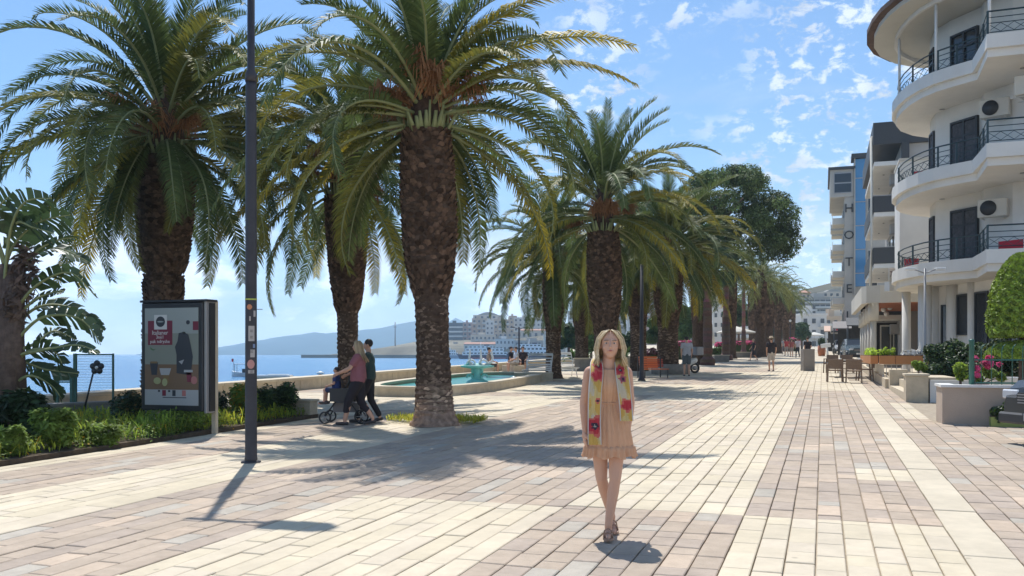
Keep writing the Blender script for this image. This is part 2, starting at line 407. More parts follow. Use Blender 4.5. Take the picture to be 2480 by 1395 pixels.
def paver_geo(mb, xa, xb, ya, yb, z_, ox=0, oy=0, oz=0):
    j = 0.0035 if z_ in 'sq' else 0.0042; j += rp.random() * 0.0022
    b = 0.007; h = rp.uniform(-0.004, 0.004); tl = [h + rp.uniform(-0.0015, 0.0015) for _ in range(4)]
    x0, x1, y0, y1 = xa + j, xb - j, ya + j, yb - j
    base = [(x0, y0), (x1, y0), (x1, y1), (x0, y1)]; top = [(x0 + b, y0 + b), (x1 - b, y0 + b), (x1 - b, y1 - b), (x0 + b, y1 - b)]
    vs = [(x - ox, y - oy, G(x, y) - 0.04 - oz) for x, y in base] + [(x - ox, y - oy, G(x, y) - 0.006 + t - oz) for (x, y), t in zip(base, tl)] + [(x - ox, y - oy, G(x, y) + t - oz) for (x, y), t in zip(top, tl)]
    fs = [(i, (i + 1) % 4, 4 + (i + 1) % 4, 4 + i) for i in range(4)] + [(4 + i, 4 + (i + 1) % 4, 8 + (i + 1) % 4, 8 + i) for i in range(4)] + [(8, 9, 10, 11)]
    k = 1 + rp.uniform(-0.06, 0.05)
    if z_ == 'p':
        q = rp.random(); col = (k, k, k)
        if q < 0.09: col = (0.99 * k, 1.10 * k, 1.19 * k)
        elif q < 0.2: col = (1.18 * k, 1.16 * k, 1.14 * k)
        elif q < 0.5: col = (0.93 * k, 0.94 * k, 0.98 * k)
        mi = 1
    else:
        mi = 0; col = (k, k, k * rp.uniform(0.96, 1.02))
        if z_ == 's' : col = (k * .98, k * .99, k * 1.0)
    mb.add(vs, fs, mi, col)
bed = MB()
for (xa, xb, y0, y1) in ((-30, -10.2, -20, 0),): pass
bed.add([(-16.4, 1.5, G(0, 1.5) - 0.025), (12, 1.5, G(0, 1.5) - 0.025), (12, 64, G(0, 64) - 0.025), (-16.4, 64, G(0, 64) - 0.025)], [(0, 1, 2, 3)])
pave = bed.build('pavement', M_joint, kind='structure', label='promenade paved with bands of cream and rose grey stone')
def inview(p):
    x, y = (p[0] + p[1]) / 2, (p[2] + p[3]) / 2
    Xc = x * CA + y * SA; Yc = -x * SA + y * CA
    if Yc < 1: return None
    px = 1240 + F * Xc / Yc; py = 858 - F * (G(x, y) - EYE) / Yc
    if -30 < px < 2510 and py < 1430: return (p[1] - p[0]) * (p[3] - p[2]) / Yc ** 3
    return None
sc_ = []
for p in PAV:
    v = inview(p); sc_.append((v if v else 0, p))
sc_.sort(key=lambda t: -t[0])
for v, p in sc_[:300]:
    m = MB(); x, y = (p[0] + p[1]) / 2, (p[2] + p[3]) / 2
    paver_geo(m, *p, ox=x, oy=y, oz=G(x, y)); m.build('paver', [M_cream, M_pink], pave, (x, y, G(x, y)), fix=False)
m = MB()
for v, p in sc_[300:]: paver_geo(m, *p)
m.build('pavers', [M_cream, M_pink], pave, fix=False, kind='stuff')
# square slabs of the quay between the sea wall and the promenade, laid bigger
m = MB(); y = 17.6
while y < 62:
    x = -16.1
    while x < -10.2:
        paver_geo(m, x, min(x + 0.6, -10.16), y, y + 0.4, 'p' if (24.6 < y < 26.4 or 40 < y < 42) else 'c'); x += 0.6
    y += 0.4
m.build('quay_pavers', [M_cream, M_pink], pave, fix=False, kind='stuff')
# ------------------------------------------------------------------ mountain across the water
M_mtn = mat('mountain_scrub', (0.06, 0.095, 0.095), 0.95, var=0.4, vscale=0.004, spec=0.0)
def ridge(name, pts, d, depth, lab):
    m = MB(); vs = []; fs = []; nrow = 9
    rg = random.Random(5)
    P = []
    for (a, ya), (b, yb) in zip(pts, pts[1:]):
        k = max(1, int(abs(b - a) / 14))
        for i in range(k): P.append((a + (b - a) * i / k, ya + (yb - ya) * i / k))
    P.append(pts[-1]); nc = len(P)
    for r in range(nrow):
        q = r / (nrow - 1)
        for i, (px, py) in enumerate(P):
            dd = d + depth * (q - 1) ; x, y = camxy(px, dd)
            top = zof(py, d) - SEA
            z = SEA - 2 + (top + 2) * (q ** 0.8) + (rg.uniform(-1, 1) * 5 + 7 * math.sin(i * 0.9 + r)) * (q * (1 - q)) * 2 + (rg.uniform(-1.5, 1.5) if r == nrow - 1 else 0)
            vs.append((x, y, z))
    for r in range(nrow - 1):
        for i in range(nc - 1): a = r * nc + i; fs.append((a, a + 1, a + 1 + nc, a + nc))
    m.add(vs, fs, 0, None, True); return m.build(name, M_mtn, kind='structure', label=lab)
ridge('mountain', [(330, 858), (430, 852), (523, 842), (560, 836), (600, 829), (640, 822), (690, 813), (731, 810), (762, 805), (790, 808), (830, 803), (869, 800), (915, 795), (962, 786), (1004, 778), (1045, 774), (1090, 779), (1140, 790), (1250, 806), (1400, 812), (1500, 830), (1560, 858)], 4200, 1100, 'long blue mountain ridge across the bay')
ridge('mountain', [(1060, 830), (1090, 778), (1103, 770), (1125, 780), (1160, 800), (1300, 815)], 4900, 400, 'small far peak showing beyond the blue ridge')
# ------------------------------------------------------------------ air
hz = bpy.data.materials.new('haze'); hz.use_nodes = True; t = hz.node_tree; t.nodes.clear()
o_ = t.nodes.new('ShaderNodeOutputMaterial'); pv = t.nodes.new('ShaderNodeVolumePrincipled')
pv.inputs['Color'].default_value = (0.68, 0.87, 1.0, 1); pv.inputs['Density'].default_value = 0.00026; pv.inputs['Anisotropy'].default_value = 0.0
t.links.new(pv.outputs[0], o_.inputs['Volume'])
HAZE = True
if HAZE:
    m = MB(); m.box(-3600, 2600, -1500, 5200, SEA - 3.5, 330)
    ho = m.build('haze', hz, kind='stuff', label='thin blue sea haze')
# ------------------------------------------------------------------ palms
M_leaf = mat('palm_leaf', (0.098, 0.136, 0.042), 0.55, var=0.35, vscale=1.3, tint=True, trans=0.32, spec=0.28)
M_rachis = mat('palm_rachis', (0.26, 0.28, 0.12), 0.6, var=0.2, vscale=4)
M_trunk = mat('palm_trunk', (0.105, 0.067, 0.048), 0.95, var=0.55, vscale=9, bump=0.6, bscale=30, spec=0.1, tint=True)
M_scar = mat('palm_scar', (0.24, 0.165, 0.115), 0.95, var=0.5, vscale=12, spec=0.1, tint=True)
M_fruit = mat('palm_fruit_stalk', (0.34, 0.155, 0.06), 0.8, var=0.4, vscale=10)
M_dead = mat('dry_frond', (0.30, 0.22, 0.12), 0.9, var=0.4, vscale=6, tint=True, trans=0.2)
def frond_mesh(seed, L_=3.6, bend=80, power=1.5, yellow=0.0, nl=84, wid=0.056, leaf=0.46, dry=False, vee=0.55, sag=0.25):
    rg = random.Random(seed); V = []; Fs = []; C = []; MI = []
    n = 26; P = []; T = []
    p = Vector((0, 0, 0)); side = rg.uniform(-0.25, 0.25)
    for i in range(n + 1):
        s_ = i / n; th = -R(bend) * s_ ** power; ph = side * s_ ** 2
        t = Vector((math.cos(th) * math.cos(ph), math.cos(th) * math.sin(ph), math.sin(th)))
        P.append(p.copy()); T.append(t); p = p + t * (L_ / n)
    def pos(s_):
        k = min(n - 1e-6, s_ * n); i = int(k); f = k - i
        return P[i].lerp(P[min(i + 1, n)], f), T[i].lerp(T[min(i + 1, n)], f).normalized()
    mb = MB()
    rr = [0.035 * (1 - 0.9 * i / n) + 0.004 for i in range(n + 1)]
    mb.tube([P[i] for i in range(0, n + 1, 2)], [rr[i] for i in range(0, n + 1, 2)], 5, 1, None, True, False)
    for sd in (-1, 1):
        for k in range(nl):
            s_ = 0.10 + 0.895 * (k + rg.random() * 0.6) / nl
            q, t = pos(s_); up = Vector((0, 0, 1)); lat = t.cross(up)
            lat = lat.normalized() if lat.length > 0.05 else Vector((0, 1, 0)); nrm = lat.cross(t).normalized()
            prof = min(1, (s_ - 0.03) / 0.22) * (1 - 0.62 * max(0, (s_ - 0.55) / 0.45) ** 1.5)
            ln = leaf * prof * rg.uniform(0.85, 1.1) + 0.04
            fw = 0.55 + 0.55 * s_ + rg.uniform(-0.1, 0.1); v = vee * rg.uniform(0.5, 1.3)
            d = (lat * sd + t * fw + nrm * v).normalized()
            dn = (d - nrm * sag * 1.2 + Vector((0, 0, -1)) * sag).normalized()
            a = q; b = q + d * ln * 0.45; e = b + dn * ln * 0.55
            wv = t * wid * 0.5 * (1.0 - 0.3 * s_)
            sag_ = nrm * wid * 0.15
            y = yellow * (0.3 + 0.9 * s_) * rg.uniform(0.5, 1.3)
            g = rg.uniform(0.75, 1.25)
            if dry: col = (g, g * 0.95, g * 0.9)
            else: col = (g * (1 + 4.6 * y), g * (1 + 1.9 * y), g * (1 - 0.35 * min(1, y)))
            mb.add([a - wv * .6, a + wv * .6, b + wv, b - wv, e], [(0, 1, 2, 3), (3, 2, 4)], 0, col)
    me_o = mb.build('frond', [M_dead if dry else M_leaf, M_rachis], fix=False)
    me = me_o.data; bpy.data.objects.remove(me_o); return me
FR = {'up': [frond_mesh(11 + i, bend=b, power=1.9, vee=0.8, sag=0.1) for i, b in enumerate((50, 75, 95))],
      'mid': [frond_mesh(31 + i, bend=b, power=1.55, yellow=y) for i, (b, y) in enumerate(((85, 0.02), (104, 0.10), (116, 0.0), (98, 0.32)))],
      'low': [frond_mesh(51 + i, bend=b, power=1.2, yellow=y, sag=0.4, vee=0.3) for i, (b, y) in enumerate(((74, 0.03), (62, 0.65), (84, 0.25), (76, 0.0)))],
      'dry': [frond_mesh(71, bend=60, dry=True, vee=0.1, sag=0.5, nl=40)]}
FR_LO = {'up': [frond_mesh(111 + i, bend=b, power=1.9, vee=0.8, sag=0.1, nl=26, wid=.085) for i, b in enumerate((60, 90))],
         'mid': [frond_mesh(131 + i, bend=b, power=1.5, yellow=y, nl=26, wid=.085) for i, (b, y) in enumerate(((90, 0), (105, 0.2)))],
         'low': [frond_mesh(151 + i, bend=b, power=1.2, nl=26, wid=.085, sag=.4, yellow=y) for i, (b, y) in enumerate(((70, 0.05), (60, 0.2)))]}
FR_LO['dry'] = FR['dry']
def boots(mb, prof_r, z0, z1, rows, per, size, out, seed, mi=0, col=(1, 1, 1), cx=lambda z: (0, 0)):
    rg = random.Random(seed)
    for i in range(rows):
        z = z0 + (z1 - z0) * (i + 0.5) / rows; r = prof_r(z)
        for j in range(per):
            th = 2 * math.pi * (j + 0.5 * (i % 2) + rg.uniform(-.35, .35)) / per; w_ = math.pi * r / per * 0.95 * size; h = (z1 - z0) / rows * 0.8 * size
            o_ = Vector((math.cos(th), math.sin(th), 0)); a = Vector((-math.sin(th), math.cos(th), 0)); ox, oy = cx(z)
            c = o_ * (r - 0.01) + Vector((ox, oy, z + rg.uniform(-.3, .3) * h)); k = rg.uniform(0.4, 1.5); w_ *= rg.uniform(.7, 1.25); uu = out * rg.uniform(0.6, 1.5)
            vs = [c - a * w_ - Vector((0, 0, h)) * .2, c - Vector((0, 0, h)), c + a * w_ - Vector((0, 0, h)) * .2, c + o_ * uu + Vector((0, 0, h * .7)) - a * w_ * .55, c + o_ * uu + Vector((0, 0, h * .7)) + a * w_ * .55, c + Vector((0, 0, h)) ]
            mb.add(vs, [(0, 1, 3), (1, 4, 3), (1, 2, 4), (3, 4, 5), (0, 3, 5), (4, 2, 5)], mi, tuple(k * q for q in col))
def canary_palm(name, label, x, y, prof, crown_z, fr_len, n, seed, group=None, lean=(0, 0), detail=2, fruit=0, pale_base=0.0, spec_az=None, yellow_az=None, boot_z=None, z=None, clear=0.0, skirt=0):
    """prof = [(z, r)] of the trunk above its foot; crown_z = height of the growing point"""
    rg = random.Random(seed); zg = G(x, y) if z is None else z
    t = thing(name, label, 'palm tree', (x, y, zg), 0, group)
    top = prof[-1][0]
    def pr(zz):
        for (a, ra), (b, rb) in zip(prof, prof[1:]):
            if zz <= b: return ra + (rb - ra) * (max(zz, a) - a) / (b - a)
        return prof[-1][1]
    def cx(zz): q = (zz / top) ** 1.3; return lean[0] * q, lean[1] * q
    nz = int(top / (0.05 if detail > 1 else 0.15)); na = 40 if detail > 1 else 16
    mb = MB(); vs = []
    for i in range(nz + 1):
        zz = top * i / nz; ox, oy = cx(zz)
        for j in range(na):
            th = 2 * math.pi * j / na
            r = pr(zz) * (1 + 0.02 * math.sin(3 * th + zz * 2) + 0.02 * math.sin(zz * 7 + th)) + (0.014 * math.sin(zz * 75 + 2 * math.sin(th * 3)) if detail > 1 else 0) + rg.uniform(-.006, .006) * detail
            if zz < 0.35: r += 0.10 * (1 - zz / 0.35) ** 2
            vs.append((ox + r * math.cos(th), oy + r * math.sin(th), zz))
    for i in range(nz):
        zz = top * (i + .5) / nz; pb = 3.4 if zz < pale_base else 1.0  # pale foot mixes real bark tone with a sun patch put into colour
        if abs(zz - pale_base) < 0.2 and pale_base: pb = 1 + 2.2 * (rg.random())
        for j in range(na): pass
        mb.add(vs[i * na:(i + 2) * na], [(j, (j + 1) % na, na + (j + 1) % na, na + j) for j in range(na)], 0, (pb, pb * 1.03, pb * 1.02), True)
    mb.build('trunk', M_trunk, t, fix=False)
    m = MB()
    bz = boot_z if boot_z is not None else top * 0.42
    rows = int((top - bz) / (0.085 if detail > 1 else 0.2)); per = 20 if detail > 1 else 9
    boots(m, pr, bz, top, rows, per, 1.0, 0.045, seed, 0, (0.55, 0.5, 0.48), cx)
    if detail > 1: boots(m, pr, max(.25, pale_base), bz, int(bz / 0.06), 16, 1.0, 0.012, seed + 1, 0, (0.95, 0.95, 0.95), cx)
    if detail > 1 and pale_base: boots(m, pr, .06, pale_base + .1, 14, 14, 1.1, 0.02, seed + 2, 0, (2.1, 2.2, 2.2), cx)  # foot scars lightened too: bark tone plus painted sunlight
    m.build('leaf_scars', M_scar, t, kind='stuff', fix=False)
    ox, oy = cx(top)
    m = MB()       # cut petiole bases round the growing point
    for k in range(34 if detail > 1 else 14):
        th = k * 2.39996; e = rg.uniform(0.9, 1.45); r0 = pr(top) * 0.82
        p0 = Vector((ox + r0 * math.cos(th), oy + r0 * math.sin(th), top - 0.12)); d = Vector((math.cos(th) * math.cos(e), math.sin(th) * math.cos(e), math.sin(e)))
        m.tube([p0, p0 + d * rg.uniform(0.3, 0.65)], [0.07, 0.03], 5, 0, None, True, True, 0.5)
    m.lathe([(pr(top) * .8, top - 0.1), (pr(top) * .75, top + 0.2), (pr(top) * 0.5, crown_z), (0.05, crown_z + 0.5)], 14, (ox, oy, 0), 1)
    m.build('petiole_bases', [M_rachis, M_trunk], t, kind='stuff', fix=False)
    lib = FR if detail > 1 else FR_LO
    ga = 2.39996
    tocam = math.atan2(-y, -x)
    for k in range(n):
        q = k / (n - 1); az = k * ga + rg.uniform(-.45, .45)
        el = 84 - 106 * q ** 0.86 + rg.uniform(-13, 13)
        if clear and el < 22 and abs((az - tocam + math.pi) % (2 * math.pi) - math.pi) < clear: continue
        kind_ = 'up' if el > 52 else ('mid' if el > 4 else 'low')
        me = rg.choice(lib[kind_])
        if yellow_az and kind_ != 'up' and detail > 1:
            a_ = math.degrees(az) % 360
            if any(abs((a_ - c + 180) % 360 - 180) < 32 for c in yellow_az): me = rg.choice([FR['low'][1], FR['mid'][3], me])
        zz = top + (crown_z - top) * min(1, max(0, (el + 30) / 90)) ; rr = pr(top) * (0.75 if el < 30 else 0.35)
        sc = fr_len / 3.6 * rg.uniform(0.82, 1.08) * (0.80 if el > 55 else 1.0)
        link('frond', me, t, (ox + rr * math.cos(az), oy + rr * math.sin(az), zz), rot=Euler((rg.uniform(-.3, .3), -R(el), az), 'XYZ'), scale=sc)
    for k in range(skirt):
        az = tocam + rg.uniform(-1.0, 1.0); el = rg.uniform(-45, 0)
        link('frond', rg.choice(lib['low']), t, (ox + pr(top) * .8 * math.cos(az), oy + pr(top) * .8 * math.sin(az), top + rg.uniform(.1, .5)), rot=Euler((rg.uniform(-.4, .4), -R(el), az), 'XYZ'), scale=fr_len / 3.6 * rg.uniform(.55, .8))
    for k in range(fruit):
        th = k * 2.4 + seed; el = rg.uniform(0.1, 0.9); m = MB(); rgk = random.Random(seed * 9 + k)
        d0 = Vector((math.cos(th) * math.cos(el), math.sin(th) * math.cos(el), math.sin(el))); p0 = Vector((ox, oy, top + rg.uniform(0.1, .6)))
        L0 = fr_len * rg.uniform(0.16, 0.28); e0 = p0 + d0 * L0
        m.tube([p0, p0 + d0 * L0 * 0.5, e0], [0.03, 0.025, 0.02], 5, 0)
        for j in range(130 if detail > 1.6 else 34):
            dd = (d0 * 0.5 + Vector((rgk.uniform(-1, 1), rgk.uniform(-1, 1), rgk.uniform(-.9, .5)))).normalized(); l1 = rgk.uniform(0.14, 0.34)
            a = e0 + d0 * rgk.uniform(-.25, .1); b = a + dd * l1; cc_ = b + Vector((dd.x * .1, dd.y * .1, -0.22 * rgk.uniform(.3, 1.5)))
            m.tube([a, b, cc_], [0.012, 0.011, 0.006], 3, 0, None, False, False)
        m.build('fruit_stalk', M_fruit, t, fix=False)
    return t
GP = 'canary palms lining the promenade'
def place(px, d):  return camxy(px, d)
# main palm
bx, by = at(1052, 1030)
canary_palm('palm_tree', 'tallest date palm, standing on the paving beside the grass tuft', bx, by,
            [(0, .39), (.3, .36), (.75, .335), (1.5, .30), (2.35, .315), (2.6, .37), (2.95, .44), (3.5, .50), (4.3, .50), (5.0, .48), (5.5, .44)], 6.25, 3.9, 72, 3, GP, (-.13, -.1), 2, 9, 0.62, yellow_az=(185, 215, 335, 5), boot_z=2.45, clear=.75)
# palm behind the poster stand
bx, by = place(392, 21.4)
canary_palm('palm_tree', 'thick date palm with ring notched trunk rising behind the poster stand', bx, by,
            [(0, .46), (1.3, .43), (2.6, .43), (2.9, .46), (3.1, .44), (3.2, .38), (3.34, .50), (3.9, .58), (4.7, .64), (5.4, .66), (5.9, .62)], 7.2, 4.4, 84, 8, GP, (.12, 0), 2, 8, 0, yellow_az=(20, 60), boot_z=0.5, skirt=11)
# second palm in the row, behind the stroller
bx, by = place(843, 24.0)
canary_palm('palm_tree', 'date palm with slim lower trunk behind the two women with the stroller', bx, by,
            [(0, .30), (1.0, .26), (2.3, .27), (2.55, .34), (2.9, .40), (3.7, .49), (4.6, .54), (5.4, .55)], 7.0, 3.9, 70, 14, GP, (-.05, 0), 2, 7, 0, yellow_az=(190, 220, 245), boot_z=2.4)
# palm behind the woman in the peach dress
bx, by = place(1468, 30.5)
canary_palm('palm_tree', 'date palm directly behind the blond woman in the peach dress', bx, by,
            [(0, .36), (1.2, .36), (2.0, .38), (2.6, .50), (3.6, .58), (4.6, .55), (5.2, .50)], 6.7, 3.95, 76, 21, GP, (-.1, 0), 2, 6, 0, yellow_az=(250, 300), boot_z=1.8, clear=.6)
rest = [  # px, depth, trunk radius low, crown base height, frond length, label
    (1340, 38.0, .30, 4.6, 3.9, 'date palm beside the white slatted lounge bench', 31),
    (1409, 52.0, .36, 4.4, 3.9, 'dark date palm between the slatted bench and the row behind it', 32),
    (1546, 47.0, .40, 5.6, 3.9, 'date palm just behind the dark lamp post by the orange bench', 33),
    (1618, 42.5, .46, 5.3, 4.3, 'date palm with its foot ringed by a round stone planter', 34)]
for px, d, r0, ct, fl, lab, sd in rest:
    bx, by = place(px, d)
    canary_palm('palm_tree', lab, bx, by, [(0, r0 * 1.1), (ct * .3, r0), (ct * .5, r0 * 1.05), (ct * .62, r0 * 1.4), (ct * .85, r0 * 1.45), (ct, r0 * 1.35)], ct + 1.1, fl, 80, sd, GP, detail=1.5, fruit=4)
far_p = [(1842, 82, 6.8, 3.6, 'first leafy date palm beyond the slim trunked fan palms'), (1862, 92, 6.6, 3.6, 'second date palm of the distant row by the flower beds'),
         (1884, 104, 6.4, 3.7, 'third date palm of the distant row with overlapping fronds'), (1903, 120, 6.4, 3.8, 'fourth date palm of the distant row near the round dark tree'),
         (1822, 112, 7.0, 3.6, 'date palm standing seaward of the distant row behind flowers'), (1765, 128, 6.0, 3.6, 'distant date palm seen between two slim fan palm trunks'), (1918, 140, 6.2, 3.8, 'farthest date palm at the end of the promenade row')]
proto = None
for i, (px, d, ct, fl, lab) in enumerate(far_p):
    bx, by = place(px, d)
    if proto is None:
        proto = canary_palm('palm_tree', lab, bx, by, [(0, .5), (2, .42), (4, .5), (ct, .55)], ct + 1.0, fl, 46, 44, GP, detail=1)
    else: dup(proto, (bx, by, G(bx, by)), i * 1.3, lab, GP, rp.uniform(.92, 1.05))
for px, d, ct, fl, lab in ((1692, 58, 6.9, 3.2, 'date palm with crown just before the umbrella pine'), (1770, 76, 7.6, 3.3, 'date palm whose crown hangs beneath the umbrella pine')):
    bx, by = place(px, d); dup(proto, (bx, by, G(bx, by)), px * .7, lab, GP, .93)
# slim fan palms, their trunks fibrous below and reddish above
M_fan = mat('fan_leaf', (0.055, 0.10, 0.035), 0.5, var=0.3, vscale=3, tint=True, trans=0.25)
M_red = mat('fan_palm_bark', (0.21, 0.115, 0.085), 0.9, var=0.4, vscale=14, bump=.4, bscale=40, tint=True)
def fan_leaf(seed):
    rg = random.Random(seed); mb = MB(); mb.tube([(0, 0, 0), (.5, 0, .05), (0.85, 0, 0)], [.018, .014, .01], 4, 1, None, True, False)
    for k in range(26):
        th = R(-130 + 260 * k / 25) ; l_ = 0.75 * rg.uniform(.85, 1.05); c = Vector((0.85, 0, 0)); d = Vector((math.cos(th), math.sin(th), -0.05)).normalized(); s_ = Vector((-d.y, d.x, 0)) * 0.05
        m1 = c + d * l_ * .6; e = m1 + (d + Vector((0, 0, -.9))).normalized() * l_ * .4; k2 = rg.uniform(.7, 1.3)
        mb.add([c, m1 - s_, e, m1 + s_], [(0, 1, 3), (1, 2, 3)], 0, (k2, k2, k2))
    o = mb.build('leaf', [M_fan, M_rachis], fix=False); me = o.data; bpy.data.objects.remove(o); return me
FAN = [fan_leaf(1), fan_leaf(2)]
def fan_palm(label, px, d, ht, r, seed, fibre=0.4):
    rg = random.Random(seed); bx, by = place(px, d); t = thing('fan_palm', label, 'palm tree', (bx, by, G(bx, by)), 0, 'slim fan palms in the row'); m = MB(); n = 40; vs = []
    for i in range(n + 1):
        z_ = ht * i / n; q = 1.9 if z_ < ht * .06 else (1.25 if z_ < ht * fibre else 1.0)
        rr = r * q * (1.0 - .25 * z_ / ht) * rg.uniform(.93, 1.08); g_ = (.55, .62, .62) if z_ < ht * fibre else (1, 1, 1)
        vs = [(rr * math.cos(2 * math.pi * j / 12), rr * math.sin(2 * math.pi * j / 12), z_) for j in range(12)]
        if i: m.add(pv_ + vs, [(j, (j + 1) % 12, 12 + (j + 1) % 12, 12 + j) for j in range(12)], 0, tuple(rg.uniform(.8, 1.2) * q_ for q_ in g_), True)
        pv_ = vs
    m.build('trunk', M_red, t, fix=False)
    for k in range(34):
        q = k / 33; el = 80 - 150 * q; az = k * 2.4
        link('leaf', rg.choice(FAN), t, (0, 0, ht + .2 * (1 - q)), rot=Euler((0, -R(el), az), 'XYZ'), scale=rg.uniform(.95, 1.25))
    return t
fan_palm('slim fan palm with shaggy grey lower trunk right of the forked pine', 1714, 57, 7.2, .24, 1, .55)
fan_palm('slim fan palm with flared dark foot beside the pink flower bed', 1758, 70, 7.0, .26, 2, .5)
fan_palm('thinner fan palm near the woman walking in black', 1801, 86, 8.6, .18, 3, .3)
fan_palm('thin fan palm behind the walking woman, next to a lamp', 1836, 96, 8.0, .17, 4, .3)
# ------------------------------------------------------------------ stone pine
M_pine = mat('pine_needles', (0.12, 0.165, 0.055), 0.7, var=0.3, vscale=.8, tint=True, trans=0.15, spec=.2)
M_bark = mat('pine_bark', (0.14, 0.095, 0.075), 0.95, var=0.5, vscale=8, bump=.5, bscale=20)
bx, by = place(1692, 69); t = thing('pine_tree', 'big umbrella pine with forked trunk and broad rounded crown', 'pine tree', (bx, by, G(bx, by)))
m = MB()
def cp(px, py, dd=69):    # local point of the pine from picture column and row
    x, y = camxy(px, dd); return Vector((x - bx, y - by, zof(py, dd) - G(bx, by)))
m.tube([(0, 0, 0), cp(1692, 800), cp(1694, 740), cp(1700, 690)], [.60, .45, .42, .40], 12)
for q in ([(1698, 700), (1680, 650), (1665, 600), (1680, 540)], [(1700, 695), (1722, 640), (1760, 580), (1820, 540)], [(1722, 640), (1715, 570), (1730, 500), (1760, 460)], [(1760, 580), (1800, 560), (1850, 570)], [(1715, 570), (1760, 520), (1800, 480)]):
    m.tube([cp(*a) for a in q], [.34 - .27 * i / (len(q) - 1) for i in range(len(q))], 8)
m.build('trunk', M_bark, t)
rgp = random.Random(4); bl = []
for k in range(150):
    # cushions over a dome whose outline follows the photograph
    u = rgp.random(); px = 1655 + 262 * u; topy = 403 + (0 if u < .55 else ((u - .55) / .45) ** 2 * 110) + (1 - min(1, u / .25)) * 60; boty = 600 + 8 * math.sin(u * 9) - (70 if u < .2 else 0)
    v = rgp.random() ** 1.3; py = topy + (boty - topy) * v; dd = 69 + rgp.uniform(-1, 1) * 4.5 * math.sqrt(max(0.05, 1 - (2 * u - 1) ** 2))
    c = cp(px, py + 14, dd); r_ = rgp.uniform(.55, 1.05); bl.append((c.x, c.y, c.z, r_, r_, r_ * .75))
me = cloud('crown', bl, 52000, .115, M_pine, 5, 2.6, .6, .5, 1.1); link('crown', me, t)  # uneven cushion tints put the look of lit clumps into the colour
def tree(name, label, cat, px, d, blobs_px, n, leaf, matl, seed, trunk_r=.2, group=None, hue=None, bark=None, cvar=.6, base_z=None):
    """blobs_px = [(px, py, r_px, depth offset)]"""
    x, y = camxy(px, d); z0 = G(x, y) if base_z is None else base_z; t = thing(name, label, cat, (x, y, z0), 0, group)
    bl = []; rg = random.Random(seed)
    for (bx_, by_, rp_, off) in blobs_px:
        a, b = camxy(bx_, d + off); r_ = rp_ * d / F; bl.append((a - x, b - y, zof(by_, d) - z0, r_, r_, r_ * .9))
    sub = []
    for b in bl:
        for k in range(7):
            dv = Vector((rg.gauss(0, 1), rg.gauss(0, 1), rg.gauss(0, 1))).normalized() * .55; q = rg.uniform(.4, .6)
            sub.append((b[0] + dv.x * b[3], b[1] + dv.y * b[4], b[2] + dv.z * b[5], b[3] * q, b[4] * q, b[5] * q))
    link('crown', cloud('crown', bl + sub, n, leaf, matl, seed, 1.8, .5, .35, cvar, hue), t)
    if trunk_r:
        m = MB(); c = bl[0]; m.tube([(0, 0, -.1), (c[0] * .3, c[1] * .3, c[2] * .5), (c[0], c[1], c[2])], [trunk_r, trunk_r * .8, trunk_r * .3], 8)
        for b in bl[1:5]: m.tube([(c[0] * .3, c[1] * .3, c[2] * .5), ((b[0] + c[0] * .3) / 2, (b[1] + c[1] * .3) / 2, (b[2] + c[2] * .6) / 2), (b[0], b[1], b[2])], [trunk_r * .6, trunk_r * .4, trunk_r * .15], 6)
        m.build('trunk', bark or M_bark, t)
    return t
# ------------------------------------------------------------------ shared small materials
M_white = mat('white_paint', (0.72, 0.71, 0.68), 0.5, var=0.05, vscale=3)
M_beige = mat('beige_stone', (0.56, 0.47, 0.34), 0.8, var=0.2, vscale=4, bump=.2, bscale=30)
M_greyw = mat('grey_concrete', (0.25, 0.235, 0.21), 0.9, var=0.3, vscale=3, bump=.3, bscale=25)
M_black = mat('black_metal', (0.02, 0.021, 0.024), 0.42, var=.2, vscale=6)
M_grey = mat('grey_metal', (0.33, 0.32, 0.31), 0.45, metal=0.3)
M_soil = mat('soil', (0.10, 0.07, 0.045), 0.98, var=.5, vscale=8)
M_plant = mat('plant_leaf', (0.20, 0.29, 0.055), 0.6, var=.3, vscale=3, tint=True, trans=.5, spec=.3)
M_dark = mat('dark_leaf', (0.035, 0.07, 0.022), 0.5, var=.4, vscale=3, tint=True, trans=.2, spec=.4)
M_glass = mat('dark_glass', (0.03, 0.035, 0.042), 0.06, spec=0.6)
M_orange = mat('orange_paint', (0.62, 0.16, 0.04), 0.5)
M_skin = mat('skin', (0.60, 0.345, 0.235), 0.55, spec=.35)
def col(name, c, rough=.7, **k): return mat(name, c, rough, **k)
def text_mb(mb, body, size, origin, xdir=(1, 0, 0), updir=(0, 0, 1), depth=0.004, mi=0, align='CENTER'):
    cu = bpy.data.curves.new('t', 'FONT'); cu.body = body; cu.size = size; cu.extrude = depth; cu.align_x = align; cu.align_y = 'CENTER'; cu.resolution_u = 2
    o = bpy.data.objects.new('t', cu); COL.objects.link(o); dg = bpy.context.evaluated_depsgraph_get(); dg.update()
    me = bpy.data.meshes.new_from_object(o.evaluated_get(dg)); X = Vector(xdir); U = Vector(updir); Nn = X.cross(U)
    vs = [Vector(origin) + X * v.co.x + U * v.co.y + Nn * v.co.z for v in me.vertices]
    mb.add(vs, [tuple(p.vertices) for p in me.polygons], mi)
    bpy.data.objects.remove(o); bpy.data.curves.remove(cu); bpy.data.meshes.remove(me)
